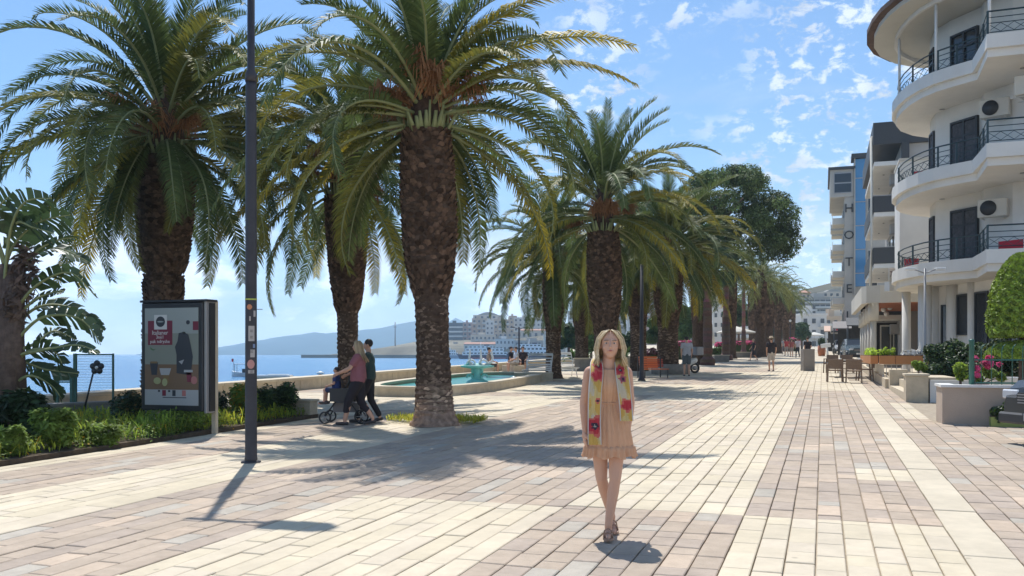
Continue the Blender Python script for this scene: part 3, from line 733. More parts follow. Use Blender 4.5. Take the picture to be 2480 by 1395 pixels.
# ------------------------------------------------------------------ sea wall
t = thing('sea_wall', 'low cream stone wall with flat coping between quay and sea', 'wall', (-16.3, 0, 0))
m = MB(); m2 = MB()
y = -20
k = 0
while y < 62:
    y2 = y + 1.35; g0 = G(0, y); g1 = G(0, y2)
    c = 1 + rp.uniform(-.08, .08)
    vs = lambda x0, x1, a, b, za, zb: [(x0, a, za[0]), (x1, a, za[0]), (x1, b, za[1]), (x0, b, za[1]), (x0, a, zb[0]), (x1, a, zb[0]), (x1, b, zb[1]), (x0, b, zb[1])]
    F6 = [(3, 2, 1, 0), (4, 5, 6, 7), (0, 1, 5, 4), (1, 2, 6, 5), (2, 3, 7, 6), (3, 0, 4, 7)]
    mm = MB(); mm.add(vs(-.4, .12, y + .012, y2 - .012, (g0 - 2, g1 - 2), (g0 + .34, g1 + .34)), F6); mm.build('wall_block', M_beige, t)
    mm = MB(); mm.add(vs(-.45, .17, y + .008, y2 - .008, (g0 + .343, g1 + .343), (g0 + .42, g1 + .42)), F6); mm.build('coping_stone', M_cream, t)
    y = y2
# quay edge below water, far shore stones
# ------------------------------------------------------------------ planting bed
BED = [(-10.12, 2), (-10.12, 16.9), (-13.8, 15.9), (-14.4, 14.5), (-14.8, 13), (-15.1, 2)]
m = MB(); m.prism(BED, 0, 0, 0, None, [G(0, y) - .02 for x, y in BED], [G(0, y) + .05 for x, y in BED]); m.build('planting_bed', M_soil, kind='structure', label='dark soil of the planting bed beside the promenade')
t = thing('planter_wall', 'low grey concrete wall behind the planting bed', 'wall', (-13.8, 15.9, G(0, 15.9)))
P = [(-15.3, 3), (-15.0, 11), (-14.8, 13), (-14.4, 14.5), (-13.85, 15.85), (-12.3, 16.45)]
m = MB(); m.band([(a + 13.8, b - 15.9) for a, b in P], -.4, .30, .22); m.build('wall', M_greyw, t)
m = MB(); m.band([(a + 13.8 + .03, b - 15.9) for a, b in P], .303, .35, .28); m.build('coping', M_greyw, t)
t = thing('planter_end', 'cream stone block ending the planting bed by the stroller', 'wall', (-10.9, 16.7, G(0, 16.7)))
m = MB(); m.box(-1.2, .72, -.02, .28, -.2, .32, bev=.01); m.build('block', M_beige, t); m = MB(); m.box(-1.2, .75, -.05, .31, .323, .37, bev=.01); m.build('coping', M_cream, t)
# ground cover
rg = np.random.RandomState(2); V = []; C = []
def cover(poly_fn, n, hmin, hmax, wid, tintf, name, matl, label, seed):
    rg = np.random.RandomState(seed); V = []; C = []
    for i in range(n):
        x, y, hs = poly_fn(rg); z = G(x, y) + .03; h = rg.uniform(hmin, hmax) * hs; a = rg.uniform(0, 6.28); ln = rg.uniform(.1, .7) * h
        d = np.array([math.cos(a), math.sin(a), 0]); s_ = np.array([-d[1], d[0], 0]) * wid * rg.uniform(.6, 1.3); p = np.array([x, y, z + rg.uniform(0, .6) * h])
        q = p + d * ln * .5 + np.array([0, 0, h * .55]); e = p + d * ln + np.array([0, 0, h * rg.uniform(.4, .9)])
        V += [p - s_ * .4, p + s_ * .4, q + s_, q - s_, q - s_, q + s_, e + s_ * .15, e - s_ * .15]; c = tintf(rg, x, y); C += [c, c]
    me = npmesh(name, np.array(V), np.arange(len(V)).reshape(-1, 4), matl, np.array(C)); return link(name, me, None, kind='stuff', label=label)
def bedpt(rg):
    while True:
        y = 3 + 13.7 * rg.rand() ** .8; x = -10.2 - rg.rand() ** 1.1 * 4.4
        if y > 15.4 and x < -13: continue
        n_ = .5 + .5 * math.sin(x * 3.1 + y * 1.7) * math.sin(y * 2.3 - x)
        if rg.rand() < .25 + .75 * n_ : return x, y, .6 + .7 * n_
def bt(rg, x, y):
    k = rg.uniform(.7, 1.3); n_ = math.sin(x * 2 + y * 1.1)
    return (k * (2.1 + .5 * n_), k * (1.75 + .2 * n_), k * 1.1) if rg.rand() < .95 else (k * 3.5, k * 1.6, k * 1.0)
cover(bedpt, 9000, .10, .27, .012, bt, 'ground_cover', M_plant, 'feathery yellow green ground cover filling the planting bed', 4)
cover(lambda rg: (bx0 + rg.normal(0, .62), by0 + rg.normal(0, .33), 1), 2600, .08, .22, .012, lambda rg, x, y: ((lambda k: (k * 3.4, k * 2.0, k * 1.2))(rg.uniform(.7, 1.3))), 'dry_grass', M_plant, 'dry grass tuft round the tall palm foot', 6) if False else None
bx0, by0 = at(1052, 1026)
cover(lambda rg: (bx0 + min(.85, max(-.95, rg.normal(0, .5))) , by0 + .22 + min(.4, max(-.35, rg.normal(0, .22))), 1), 3600, .04, .13, .008, lambda rg, x, y: ((lambda k: (k * 2.9, k * 1.9, k * 1.6) if rg.rand() < .75 else (k * 1.3, k * 1.2, k))(rg.uniform(.7, 1.3))), 'dry_grass', M_plant, 'dry grass tuft round the tall palm foot', 6)
# shrubs in the bed
_r = np.random.RandomState(12); bl_ = []
for k in range(420):
    x, y, hs = bedpt(_r); q_ = .16 + .16 * _r.rand(); bl_.append((x, y, G(x, y) + .08 + .07 * hs, q_, q_, .07 + .10 * hs))
link('ground_cover', cloud('ground_cover', bl_, 46000, .026, M_plant, 12, 2.2, .5, 2.2, .6, (.05, (2.6, 1.0, .6))), None, kind='stuff', label='low leafy ground cover catching the sun in the planting bed')
def bush(label, px, py, wpx, hpx, n, leaf, matl, seed, hue=None, name='shrub', d=None, z0=None, cv=.6):
    if d is None:
        x, y = at(px, py); d = -x * SA + y * CA
    else: x, y = camxy(px, d)
    g0 = G(x, y) if z0 is None else z0
    t = thing(name, label, 'shrub', (x, y, g0)); rg = random.Random(seed); w_ = wpx * d / F; h_ = hpx * d / F; bl = []
    for k in range(16):
        a = rg.uniform(0, 6.28); r_ = rg.uniform(0, .33) * w_; zz = rg.uniform(.3, .8) * h_; q = rg.uniform(.16, .26) * w_
        bl.append((r_ * math.cos(a), r_ * math.sin(a), zz, q, q, min(q, h_ * .3)))
    link('foliage', cloud('foliage', bl, int(n * 1.6), leaf * .85, matl, seed, 2.2, .3, 1.3, cv, hue), t)
    m = MB()
    for k in range(7):
        a = rg.uniform(0, 6.28); m.tube([(0, 0, -.05), (.1 * w_ * math.cos(a), .1 * w_ * math.sin(a), h_ * .35), (.28 * w_ * math.cos(a), .28 * w_ * math.sin(a), h_ * .75)], [.02, .014, .006], 5)
    m.build('stems', M_bark, t); return t
bush('round dark hearted shrub in the bed with leafy yellow green top', 125, 1095, 130, 110, 1800, .06, M_plant, 1)
bush('dark shrub with pink blossom beside the poster stand', 318, 1000, 110, 95, 2600, .05, M_dark, 2, (.12, (6.5, 2.2, 2.0)), d=17.0)
bush('silvery green shrub at the right end of the planting bed', 692, 1010, 110, 80, 2400, .055, M_dark, 3, (.15, (3.2, 2.6, 1.8)))
bush('reddish tipped shrub just right of the poster stand', 585, 1022, 110, 95, 2400, .055, M_plant, 4, (.25, (2.8, 1.3, .8)))
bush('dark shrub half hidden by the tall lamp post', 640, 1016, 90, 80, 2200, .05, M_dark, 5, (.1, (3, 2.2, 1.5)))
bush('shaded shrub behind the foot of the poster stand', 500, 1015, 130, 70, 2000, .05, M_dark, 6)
bush('low bright green bush at the edge of the bed near the kerb', 250, 1085, 110, 60, 1500, .05, M_plant, 7)
bush('low light green bush by the paving below the poster', 420, 1052, 150, 60, 1900, .045, M_plant, 8)
bush('leafy clump at the very left end of the bed', 22, 1115, 120, 90, 1700, .06, M_plant, 9)
# ------------------------------------------------------------------ giant bird of paradise at the edge
M_ban = mat('paddle_leaf', (0.05, 0.085, 0.035), 0.38, var=.3, vscale=3, tint=True, trans=.25)
t0x, t0y = camxy(-8, 14.6); tg = G(t0x, t0y)
t = thing('bird_of_paradise', 'giant bird of paradise plant with torn paddle leaves', 'plant', (t0x, t0y, tg))
def lp(px, py, d): x, y = camxy(px, d); return Vector((x - t0x, y - t0y, zof(py, d) - tg))
def paddle(pts, width, seed, d0=14.6, d1=14.6, torn=.5):
    rg = random.Random(seed); P = [lp(px, py, d0 + (d1 - d0) * i / (len(pts) - 1)) for i, (px, py) in enumerate(pts)]
    # resample along a smooth curve
    Q = []
    for i in range(len(P) - 1):
        a, b, c_, e = P[max(i - 1, 0)], P[i], P[i + 1], P[min(i + 2, len(P) - 1)]
        for k in range(8):
            u = k / 8; Q.append(.5 * ((2 * b) + (c_ - a) * u + (2 * a - 5 * b + 4 * c_ - e) * u * u + (3 * b - a - 3 * c_ + e) * u ** 3))
    Q.append(P[-1]); n = len(Q) - 1; st = int(n * .3); mb = MB(); mb.tube(Q, [.028 * (1 - .85 * i / n) + .004 for i in range(n + 1)], 5, 1)
    side0 = Vector((CA, SA, 0)).cross(Vector((0, 0, 1))); roll = rg.choice((-1, 1)) * rg.uniform(.55, 1.15); width = width * 1.5
    for sd in (-1, 1):
        i = st
        while i < n:
            u = (i - st) / (n - st); ln = 1 if rg.random() < torn else 2; j = min(n, i + ln); w0 = width * math.sin(math.pi * min(1, (u * .93 + .07))) ** .55; u2 = (j - st) / (n - st); w1 = width * math.sin(math.pi * min(.985, (u2 * .93 + .07))) ** .55
            tt = (Q[j] - Q[i]).normalized(); a = tt.cross(Vector((0, 0, 1)))
            a = (a.normalized() if a.length > .1 else side0); nn_ = a.cross(tt).normalized(); a, nn_ = a * math.cos(roll) + nn_ * math.sin(roll), nn_ * math.cos(roll) - a * math.sin(roll)
            lift = rg.uniform(-.5, .35) if rg.random() < torn else rg.uniform(-.15, .2)
            dv = (a * sd + nn_ * (.30 + lift) + tt * .45).normalized(); g_ = rg.uniform(.7, 1.3); gp = .06 * (Q[j] - Q[i]) if rg.random() < torn + .2 else Vector((0, 0, 0))
            mb.add([Q[i] + gp, Q[j] - gp, Q[j] - gp + dv * w1 * .6 + Vector((0, 0, -.02)), Q[i] + gp + dv * w0 * .6, Q[j] - gp * 2 + dv * w1 - Vector((0, 0, w1 * .25)), Q[i] + gp * 2 + dv * w0 - Vector((0, 0, w0 * .25))], [(0, 1, 2, 3), (3, 2, 4, 5)], 0, (g_, g_, g_)); i = j
    mb.build('leaf', [M_ban, M_rachis], t, fix=False)
LV = [([(10, 700), (25, 560), (60, 490), (125, 480)], .20), ([(5, 690), (30, 600), (90, 540), (170, 520)], .22), ([(20, 720), (60, 640), (130, 600), (218, 636)], .16), ([(15, 640), (-10, 560), (0, 500), (30, 470)], .28),
      ([(25, 700), (80, 615), (140, 582), (190, 574)], .07), ([(30, 760), (90, 690), (170, 660), (232, 718)], .16), ([(30, 780), (80, 730), (130, 708), (155, 705)], .10), ([(25, 800), (90, 745), (170, 745), (250, 800)], .18),
      ([(35, 830), (100, 770), (190, 770), (243, 828)], .16), ([(40, 850), (90, 830), (130, 802), (182, 822)], .13), ([(45, 860), (120, 845), (190, 836), (240, 855)], .08), ([(20, 900), (70, 850), (130, 850), (150, 880)], .20), ([(15, 930), (50, 880), (110, 895), (190, 905)], .13),
      ([(10, 640), (-20, 560), (-60, 540), (-120, 560)], .22), ([(10, 780), (-40, 700), (-90, 690), (-150, 730)], .2), ([(10, 600), (40, 540), (80, 550), (130, 565)], .18), ([(20, 940), (70, 910), (120, 930), (150, 965)], .16)]
for k, (pts, wd) in enumerate(LV): paddle(pts, wd, 60 + k, 14.6, 14.6 + ((k * 7) % 5 - 2) * .3)
m = MB()
for k in range(9):
    a = -30 + 9 * k; m.tube([lp(a, 1000, 14.6 + .15 * math.sin(k)), lp(a * .8 + 4, 820, 14.6), lp(a + 12, 640, 14.6)], [.16, .13, .05], 7)
m.build('trunk', M_bark, t)
link('dead_leaves', cloud('dead_leaves', [(*lp(60, 660, 14.6), .22, .22, .5), (*lp(40, 740, 14.6), .18, .2, .4)], 380, .10, M_bark, 3, 3.5), t)
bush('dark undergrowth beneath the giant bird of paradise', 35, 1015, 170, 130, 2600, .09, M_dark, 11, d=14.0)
# ------------------------------------------------------------------ poster stand
x0, y0 = -11.29, 12.95; g0 = G(x0, y0)
t = thing('poster_stand', 'illuminated style poster case on two posts showing coffee cups', 'billboard', (x0, y0, g0))
zb, zt = .60 - g0, 2.48 - g0; W_ = 1.29; D_ = .26
m = MB(); m.box(0, W_, 0, D_, zb, zt, bev=.02); case = m.build('case', M_black, t)
m = MB(); m.box(W_ + .003, W_ + .05, .03, D_ - .0, zb - .03, zt + .01, bev=.008); m.build('side_panel', M_grey, t)
m = MB(); m.box(W_ + .053, W_ + .075, .10, D_ - .02, zb, zt - .02); m.build('side_groove', M_black, t)
m = MB(); m.box(W_ - .02, W_ + .06, D_ + .004, D_ + .08, -.1, zt + .02); m.build('post', M_beige, t)
m = MB(); m.box(.05, .13, D_ + .004, D_ + .08, -.1, zt - .3); m.build('post', M_beige, t)
m = MB(); m.box(-.02, W_ + .09, -.01, D_ + .02, zt + .004, zt + .04); m.build('top_cap', M_black, t)
pw = (.085, W_ - .085, zb + .10, zt - .10)
M_ps = {k: col('print_' + k, c, .35) for k, c in dict(ground=(.22, .24, .20), sky_=(.30, .33, .31), maroon=(.17, .018, .04), white=(.6, .6, .57), dark=(.03, .035, .045), brown=(.17, .105, .06), amber=(.2, .13, .05), lime=(.32, .33, .16), grey=(.36, .37, .37), pink=(.4, .15, .14), green=(.08, .16, .07)).items()}
def flat(x0, x1, z0, z1, k, lay, name='print', parent=None, poly=None):
    y_ = -.002 - .0022 * lay; X0, X1, Z0, Z1 = pw; fx = lambda u: X0 + (X1 - X0) * u; fz = lambda v: Z0 + (Z1 - Z0) * v
    pts = [(fx(a), fz(b)) for a, b in (poly or [(x0, z0), (x1, z0), (x1, z1), (x0, z1)])]; mm = MB()
    n = len(pts); mm.add([(a, y_, b) for a, b in pts] + [(a, y_ + .0016, b) for a, b in pts], [tuple(range(n)), tuple(reversed(range(n, 2 * n)))] + [(i, n + i, n + (i + 1) % n, (i + 1) % n) for i in range(n)])
    return mm.build(name, M_ps[k], parent or t)
def ell(cx, cy, rx, ry, n=18): return [(cx + rx * math.cos(2 * math.pi * i / n), cy + ry * math.sin(2 * math.pi * i / n)) for i in range(n)]
po = flat(0, 1, 0, 1, 'ground', 0, 'poster')
flat(0, 1, .74, 1, 'sky_', 1, 'picture', po); flat(0, 1, .16, .42, 'brown', 1, 'picture', po); flat(0, 1, 0, .16, 'grey', 1, 'caption_strip', po)
flat(.06, .52, .62, .87, 'maroon', 2, 'banner', po); flat(.18, .42, .78, .93, 'white', 3, 'badge', po); flat(0, 0, 0, 0, 'dark', 4, 'emblem', po, ell(.30, .86, .085, .055)); flat(0, 0, 0, 0, 'sky_', 5, 'emblem', po, ell(.30, .86, .06, .008))
flat(.90, 1, .77, .86, 'maroon', 2, 'banner', po); flat(0, 0, 0, 0, 'dark', 2, 'emblem', po, ell(.81, .85, .035, .022)); flat(.72, 1, .735, .76, 'sky_', 3, 'shelf', po)
flat(0, 0, 0, 0, 'dark', 3, 'coffee_maker', po, [(.60, .33), (.86, .31), (.90, .5), (.86, .62), (.82, .72), (.74, .755), (.64, .74), (.62, .66), (.57, .60), (.60, .52)])
flat(0, 0, 0, 0, 'grey', 4, 'coffee_maker', po, [(.64, .45), (.74, .47), (.70, .42)])
flat(0, 0, 0, 0, 'dark', 3, 'cup', po, [(.10, .44), (.25, .44), (.23, .31), (.13, .31)]); flat(.11, .24, .43, .45, 'amber', 4, 'cup', po)
flat(0, 0, 0, 0, 'grey', 3, 'cup', po, [(.28, .38), (.5, .38), (.46, .31), (.31, .31)]); flat(0, 0, 0, 0, 'amber', 3, 'cup', po, [(.33, .31), (.46, .31), (.45, .23), (.39, .23)])
flat(0, 0, 0, 0, 'lime', 4, 'fruit', po, ell(.24, .25, .07, .035)); flat(0, 0, 0, 0, 'lime', 4, 'fruit', po, ell(.38, .235, .05, .04)); flat(0, 0, 0, 0, 'pink', 3, 'fruit', po, ell(.92, .26, .06, .04)); flat(0, 0, 0, 0, 'maroon', 3, 'glass', po, [(.78, .34), (.88, .34), (.87, .24), (.80, .24)]); flat(.74, .90, .34, .365, 'grey', 4, 'saucer', po)
flat(0, 0, 0, 0, 'green', 2, 'sprig', po, [(.10, .60), (.16, .575), (.22, .58), (.16, .56), (.11, .575)])
for i, (a, b, k) in enumerate(((.25, .29, 'dark'), (.33, .40, 'maroon'), (.44, .48, 'dark'), (.52, .58, 'dark'), (.63, .66, 'grey'), (.70, .77, 'pink'))): flat(a, b, .095 if i % 2 else .135, .155, k, 2, 'logo', po)
flat(.34, .78, .075, .083, 'dark', 2, 'caption', po)
m = MB(); X0, X1, Z0, Z1 = pw; fx = lambda u: X0 + (X1 - X0) * u; fz = lambda v: Z0 + (Z1 - Z0) * v
for tx, v, s_ in (('Italianer', .745, .105), ('3në1', .70, .085), ('pak ndryshe', .655, .085)):
    m = MB(); text_mb(m, tx, s_, (fx(.29), -.0085, fz(v)), depth=.001); m.build('lettering', M_ps['white'], po, kind='stuff')
# ------------------------------------------------------------------ tall lamp post
M_post = mat('dark_post_paint', (0.035, 0.032, 0.038), 0.5, var=.35, vscale=5)
lx, ly = at(608, 1120); lg = G(lx, ly)
t = thing('lamp_post', 'tall dark lamp post with stickers and an arm at the top', 'lamp post', (lx, ly, lg))
m = MB(); m.lathe([(.085, 0), (.083, .05), (.077, .08), (.075, 1.6), (.070, 4.9), (.068, 5.0)], 20); m.build('pole', M_post, t)
m = MB(); m.lathe([(.076, 5.0), (.076, 5.1), (.05, 5.16), (.047, 7.35)], 16); m.build('upper_pole', M_post, t)
m = MB(); m.lathe([(.13, -.01), (.13, .015), (.09, .03)], 16); m.build('base_plate', M_post, t)
arm = MB(); arm.tube([(-.22, -.02, 7.25), (.70, .03, 7.30)], [.042, .042], 8); ar = arm.build('arm', M_post, t)
m = MB(); m.prism([(.58, -.12), (.64, -.17), (1.15, -.17), (1.28, -.06), (1.28, .06), (1.15, .17), (.64, .17), (.58, .12)], 7.27, 7.36); hd = m.build('lamp_head', M_post, t)
m = MB(); m.prism([(.68, -.13), (1.12, -.13), (1.12, .13), (.68, .13)], 7.262, 7.268); m.build('lens', M_white, hd)
m = MB(); m.lathe([(.078, 0), (.078, .02)], 20, (0, 0, zof(727, 11.94) - lg)); m.build('clip', col('lime_tape', (.45, .5, .1)), t)
def sticker(py, h, w, off, c, nm, shape='r'):
    z = zof(py, 11.94) - lg; mm = MB(); n = 5; th0 = R(-90) + YAW + off; dz = h / 2; vs = []
    for i in range(n + 1):
        th = th0 + (i / n - .5) * w / .0765
        q = 1 if shape == 'r' else math.sqrt(max(.05, 1 - (2 * i / n - 1) ** 2))
        for zz, rr in ((z - dz * q, .0775), (z + dz * q, .0775), (z - dz * q, .0755), (z + dz * q, .0755)): vs.append((rr * math.cos(th), rr * math.sin(th), zz))
    mm.add(vs, [(4 * i, 4 * i + 4, 4 * i + 5, 4 * i + 1) for i in range(n)] + [(0, 1, 3, 2), (4 * n, 4 * n + 2, 4 * n + 3, 4 * n + 1)] + [(4 * i, 4 * i + 2, 4 * i + 6, 4 * i + 4) for i in range(n)] + [(4 * i + 1, 4 * i + 5, 4 * i + 7, 4 * i + 3) for i in range(n)])
    mm.build(nm, c, t)
Wp = col('sticker_paper', (.42, .38, .35)); Pp = col('sticker_pink', (.5, .25, .22)); Or = col('sticker_orange', (.55, .22, .10)); Bl = col('sticker_blue', (.2, .26, .4))
sticker(744, .07, .07, .0, Or, 'sticker', 'o'); sticker(772, .06, .02, .1, Wp, 'sticker'); sticker(760, .08, .03, .9, Wp, 'sticker'); sticker(808, .2, .08, .35, Wp, 'sticker'); sticker(838, .05, .03, .8, Bl, 'sticker'); sticker(856, .1, .06, .55, Wp, 'sticker'); sticker(882, .12, .10, .25, Pp, 'sticker', 'o'); sticker(900, .045, .08, .3, Wp, 'sticker')
for k, (py_, wd_) in enumerate(((800, .05), (815, .06), (850, .04), (898, .05))): 
    z_ = zof(py_, 11.94) - lg; mm = MB(); th = R(-90) + YAW + .38
    for q in range(3): mm.box(-.02, .02 - .008 * (q % 2), -.0795, -.0785, z_ - .012 * q, z_ - .012 * q + .004)
    o_ = mm.build('print', M_black, t, rot=(0, 0, YAW + .38))
m = MB(); z_ = zof(749, 11.94) - lg; m.beam((.07 * CA, .07 * SA, z_), (.15 * CA, .15 * SA, z_), .012, .008); m.build('bracket', M_post, t)
# ------------------------------------------------------------------ garden gate panels and flower ornament by the sea wall
M_gp = mat('green_metal', (0.03, 0.11, 0.085), .5)
def cx_(px, d): return camxy(px, d)
gx, gy = camxy(182, 19.0); gg = G(gx, gy)
t = thing('metal_gate', 'thin green metal frame with wires standing on the quay', 'gate', (gx, gy, gg), YAW)
sc_px = 19.0 / F
def gxz(px, py): return (px - 182) * sc_px, zof(py, 19.0) - gg
m = MB(); 
for px, w_ in ((182, .06), (274, .035)): 
    a, _ = gxz(px, 0); mm = MB(); mm.box(a - w_ / 2, a + w_ / 2, -w_ / 2, w_ / 2, 0, gxz(0, 856)[1]); mm.build('post', M_gp, t)
a, b = gxz(182, 0)[0], gxz(274, 0)[0]; z_ = gxz(0, 857)[1]; mm = MB(); mm.box(a + .03, b - .02, -.015, .015, z_ - .03, z_); mm.build('top_rail', M_gp, t)
for k in range(16): zz = z_ - .05 - k * .055; mm = MB(); mm.tube([(a + .03, 0, zz), (b - .018, 0, zz)], .003, 4); mm.build('wire', M_grey, t)
t = thing('metal_gate', 'narrow green gate leaf with mesh panel under the paddle leaves', 'gate', camxy(150, 18.7) + (gg,), YAW)
for a, w_ in ((-.10, .07), (.20, .05)): mm = MB(); mm.box(a - w_ / 2, a + w_ / 2, -.03, .03, 0, 1.05 - abs(a) * .2); mm.build('post', M_gp, t)
mm = MB(); mm.box(-.06, .17, -.012, .012, .80, 1.02); mm.build('panel', mat('mesh_panel', (.10, .16, .10), .8, var=.5, vscale=60), t)
for zz in (.78, .10): mm = MB(); mm.box(-.062, .172, -.02, .02, zz - .02, zz + .01); mm.build('rail', M_gp, t)
fx_, fy_ = camxy(200, 18.4)
t = thing('flower_ornament', 'black metal flower with white heart on a leaning stem', 'ornament', (fx_, fy_, G(fx_, fy_)), YAW)
q = 18.4 / F; cxl, czl = (235 - 200) * q, zof(890, 18.4) - G(fx_, fy_)
m = MB(); m.tube([(0, 0, .1), (cxl - .08, 0, czl - .12)], [.022, .018], 8); m.build('stem', M_black, t)
for k in range(5):
    th = R(90 + 72 * k); m = MB(); c = Vector((cxl + .085 * math.cos(th), 0, czl + .085 * math.sin(th))); m.lathe([(.001, -.02), (.06, -.018), (.066, 0), (.06, .018), (.001, .02)], 14); 
    o_ = m.build('petal', M_black, t, loc=c, rot=(R(90), 0, 0))
m = MB(); m.lathe([(.001, -.028), (.032, -.026), (.034, .026), (.001, .028)], 14); m.build('heart', M_white, t, loc=(cxl, 0, czl), rot=(R(90), 0, 0))
# ------------------------------------------------------------------ basin with fountain
PC = (-11.8, 29.7); ax, ay = 1.9, 6.3
def sup(rx, ry, n=56, e=2.6): return [(rx * math.copysign(abs(math.cos(2 * math.pi * i / n)) ** (2 / e), math.cos(2 * math.pi * i / n)), ry * math.copysign(abs(math.sin(2 * math.pi * i / n)) ** (2 / e), math.sin(2 * math.pi * i / n))) for i in range(n)]
_sup = sup
def sup(rx, ry, n=56, e=3.0): return [(x - .06 * y, y) for x, y in _sup(rx, ry, n, e)]
t = thing('fountain_basin', 'long rounded cream basin full of turquoise water', 'basin', (PC[0], PC[1], 0))
o1, o2 = sup(ax, ay), sup(ax - .32, ay - .32); n = 56
def ring(mb, A, B, z0, z1):
    vs = []
    for P_, z in ((A, z0), (A, z1), (B, z1), (B, z0)): vs += [(x, y, G(0, y + PC[1]) + z) for x, y in P_]
    mb.add(vs, [(r * n + i, r * n + (i + 1) % n, ((r + 1) % 4) * n + (i + 1) % n, ((r + 1) % 4) * n + i) for r in range(4) for i in range(n)])
m = MB(); ring(m, sup(ax - .03, ay - .03), o2, -.3, .23); m.build('wall', M_beige, t)
m = MB(); ring(m, o1, sup(ax - .36, ay - .36), .233, .30); m.build('coping', M_cream, t)
m = MB(); a = sup(ax - .325, ay - .325); m.add([(x, y, G(0, y + PC[1]) + .17) for x, y in a], [tuple(range(n))])
M_wat = mat('pool_water', (0.02, 0.20, 0.15), 0.3, var=.25, vscale=1.2, bump=.5, bscale=8, spec=.2); m.build('water', M_wat, t, fix=False)
M_tq = mat('turquoise_paint', (0.22, 0.60, 0.55), 0.5, var=.25, vscale=5); M_wp = mat('white_gloss', (.75, .76, .74), .35)
fx_, fy_ = camxy(1156, 28.7); fg = G(fx_, fy_) + .15; sc = 28.7 / F
t = thing('fountain', 'turquoise scrolled pedestal carrying white swan shaped spouts', 'fountain', (fx_, fy_, fg), YAW)
hz_ = lambda py: zof(py, 28.7) - fg
m = MB(); m.lathe([(.36, -.1), (.38, .05), (.34, .16), (.22, .22), (.12, .3), (.11, .62), (.16, .72), (.2, hz_(893))], 24); m.build('pedestal', M_tq, t)
for sd in (-1, 1):
    m = MB(); pts = []
    for k in range(22): th = R(-120 + 300 * k / 21); r_ = .15 * (1 - .45 * k / 21); pts.append((sd * (.25 - r_ * math.cos(th) * .9), -.04, .27 + r_ * math.sin(th)))
    m.tube(pts, [.055 - .0012 * k for k in range(22)], 8); m.build('scroll', M_tq, t)
    m = MB(); m.tube([(sd * .13, 0, .4), (sd * .15, 0, .58), (sd * .3, 0, .70), (sd * .46, 0, hz_(888))], [.06, .05, .045, .035], 8); m.build('bracket', M_tq, t)
m = MB(); m.lathe([(.2, hz_(893)), (.52, hz_(889)), (.54, hz_(886)), (.5, hz_(885)), (.05, hz_(887))], 28, sy=.6); m.build('bowl', M_tq, t)
zz = hz_(885)
for k, px in enumerate((1137, 1165, 1193)):
    x = (px - 1156) * sc; m = MB(); m.tube([(x * .55, -.05, zz + .02), (x * 1.0 - .02, -.02, zz + .12), (x * 1.02, .0, zz + .25), (x * (1.02 - .1), 0, zz + .42), (x * .98, 0, zz + .5)], [.05, .045, .035, .03, .018], 8); m.build('swan_neck', M_wp, t)
for sd in (-1, 1):
    m = MB(); m.tube([(sd * .03, -.1, zz + .02), (sd * .10, -.1, zz + .15), (sd * .2, -.1, zz + .19), (sd * .3, -.08, zz + .12), (sd * .36, -.05, zz + .02)], [.03, .05, .06, .05, .02], 8, flat=.6); m.build('wing', M_wp, t)
m = MB(); m.lathe([(.001, 0), (.3, .01), (.3, .03), (.001, .05)], 20, (0, 0, zz), sy=.6); m.build('dish', M_wp, t)
bx_, by_ = camxy(1244, 31.6); t = thing('water_spout', 'small pale shell shaped spout rising from the basin water', 'fountain', (bx_, by_, G(bx_, by_) + .1), YAW)
m = MB(); m.lathe([(.14, 0), (.13, .1), (.09, .2), (.02, .25)], 16); m.build('shell', M_wp, t)
for k in range(5): m = MB(); a = R(-70 + 35 * k); m.tube([(math.sin(a) * .13, -.05, .0), (math.sin(a) * .13, -.08, .1), (math.sin(a) * .05, -.04, .23)], .012, 5); m.build('rib', M_wp, t)
# ------------------------------------------------------------------ slatted lounge benches
def lounge(px, d, label, flip=1, w_=.98):
    x, y = camxy(px, d); g_ = G(x, y); t = thing('lounge_bench', label, 'bench', (x, y, g_), YAW, 'white slatted lounge benches')
    z0 = .36
    prof = [(-.55, z0 + .05), (-.2, z0), (.15, z0 + .02), (.35, z0 + .25), (.55, z0 + .62), (.6, z0 + .68)]
    for sx in (-w_ / 2, w_ / 2):
        m = MB(); m.tube([(sx + flip * (p[0] * .25), p[0] + .1, p[1]) for p in prof], .022, 6); m.build('side_rail', M_white, t)
        m = MB(); m.tube([(sx + flip * .05, .45, z0 + .45), (sx + flip * .12, .62, 0)], .02, 6); m.build('leg', M_white, t); m = MB(); m.tube([(sx, -.3, z0), (sx - flip * .06, -.38, 0)], .02, 6); m.build('leg', M_white, t)
    nS = 16
    for k in range(nS):
        u = k / (nS - 1) * (len(prof) - 1); i = min(int(u), len(prof) - 2); f = u - i; a = prof[i][0] + (prof[i + 1][0] - prof[i][0]) * f; b = prof[i][1] + (prof[i + 1][1] - prof[i][1]) * f
        th = math.atan2(prof[i + 1][1] - prof[i][1], prof[i + 1][0] - prof[i][0]); m = MB(); m.box(-w_ / 2, w_ / 2, -.024, .024, -.008, .008)
        m.build('slat', M_white, t, loc=(flip * a * .25, a + .1, b + .02), rot=(th, 0, 0))
lounge(1302, 36.5, 'white slatted lounge bench on the low stone plinth by the basin', 1)
lounge(1366, 39.5, 'white slatted lounge bench half behind a palm trunk, facing away', -1)
px0, py0 = camxy(1246, 35.4); t = thing('stone_plinth', 'low beige stone plinth carrying the white lounge bench', 'plinth', (px0, py0, G(px0, py0)), YAW)
m = MB(); m.box(0, 1.5, 0, 1.2, -.2, .30, bev=.01); m.build('block', M_beige, t); m = MB(); m.box(-.02, 1.52, -.02, 1.22, .303, .34); m.build('coping', M_cream, t)
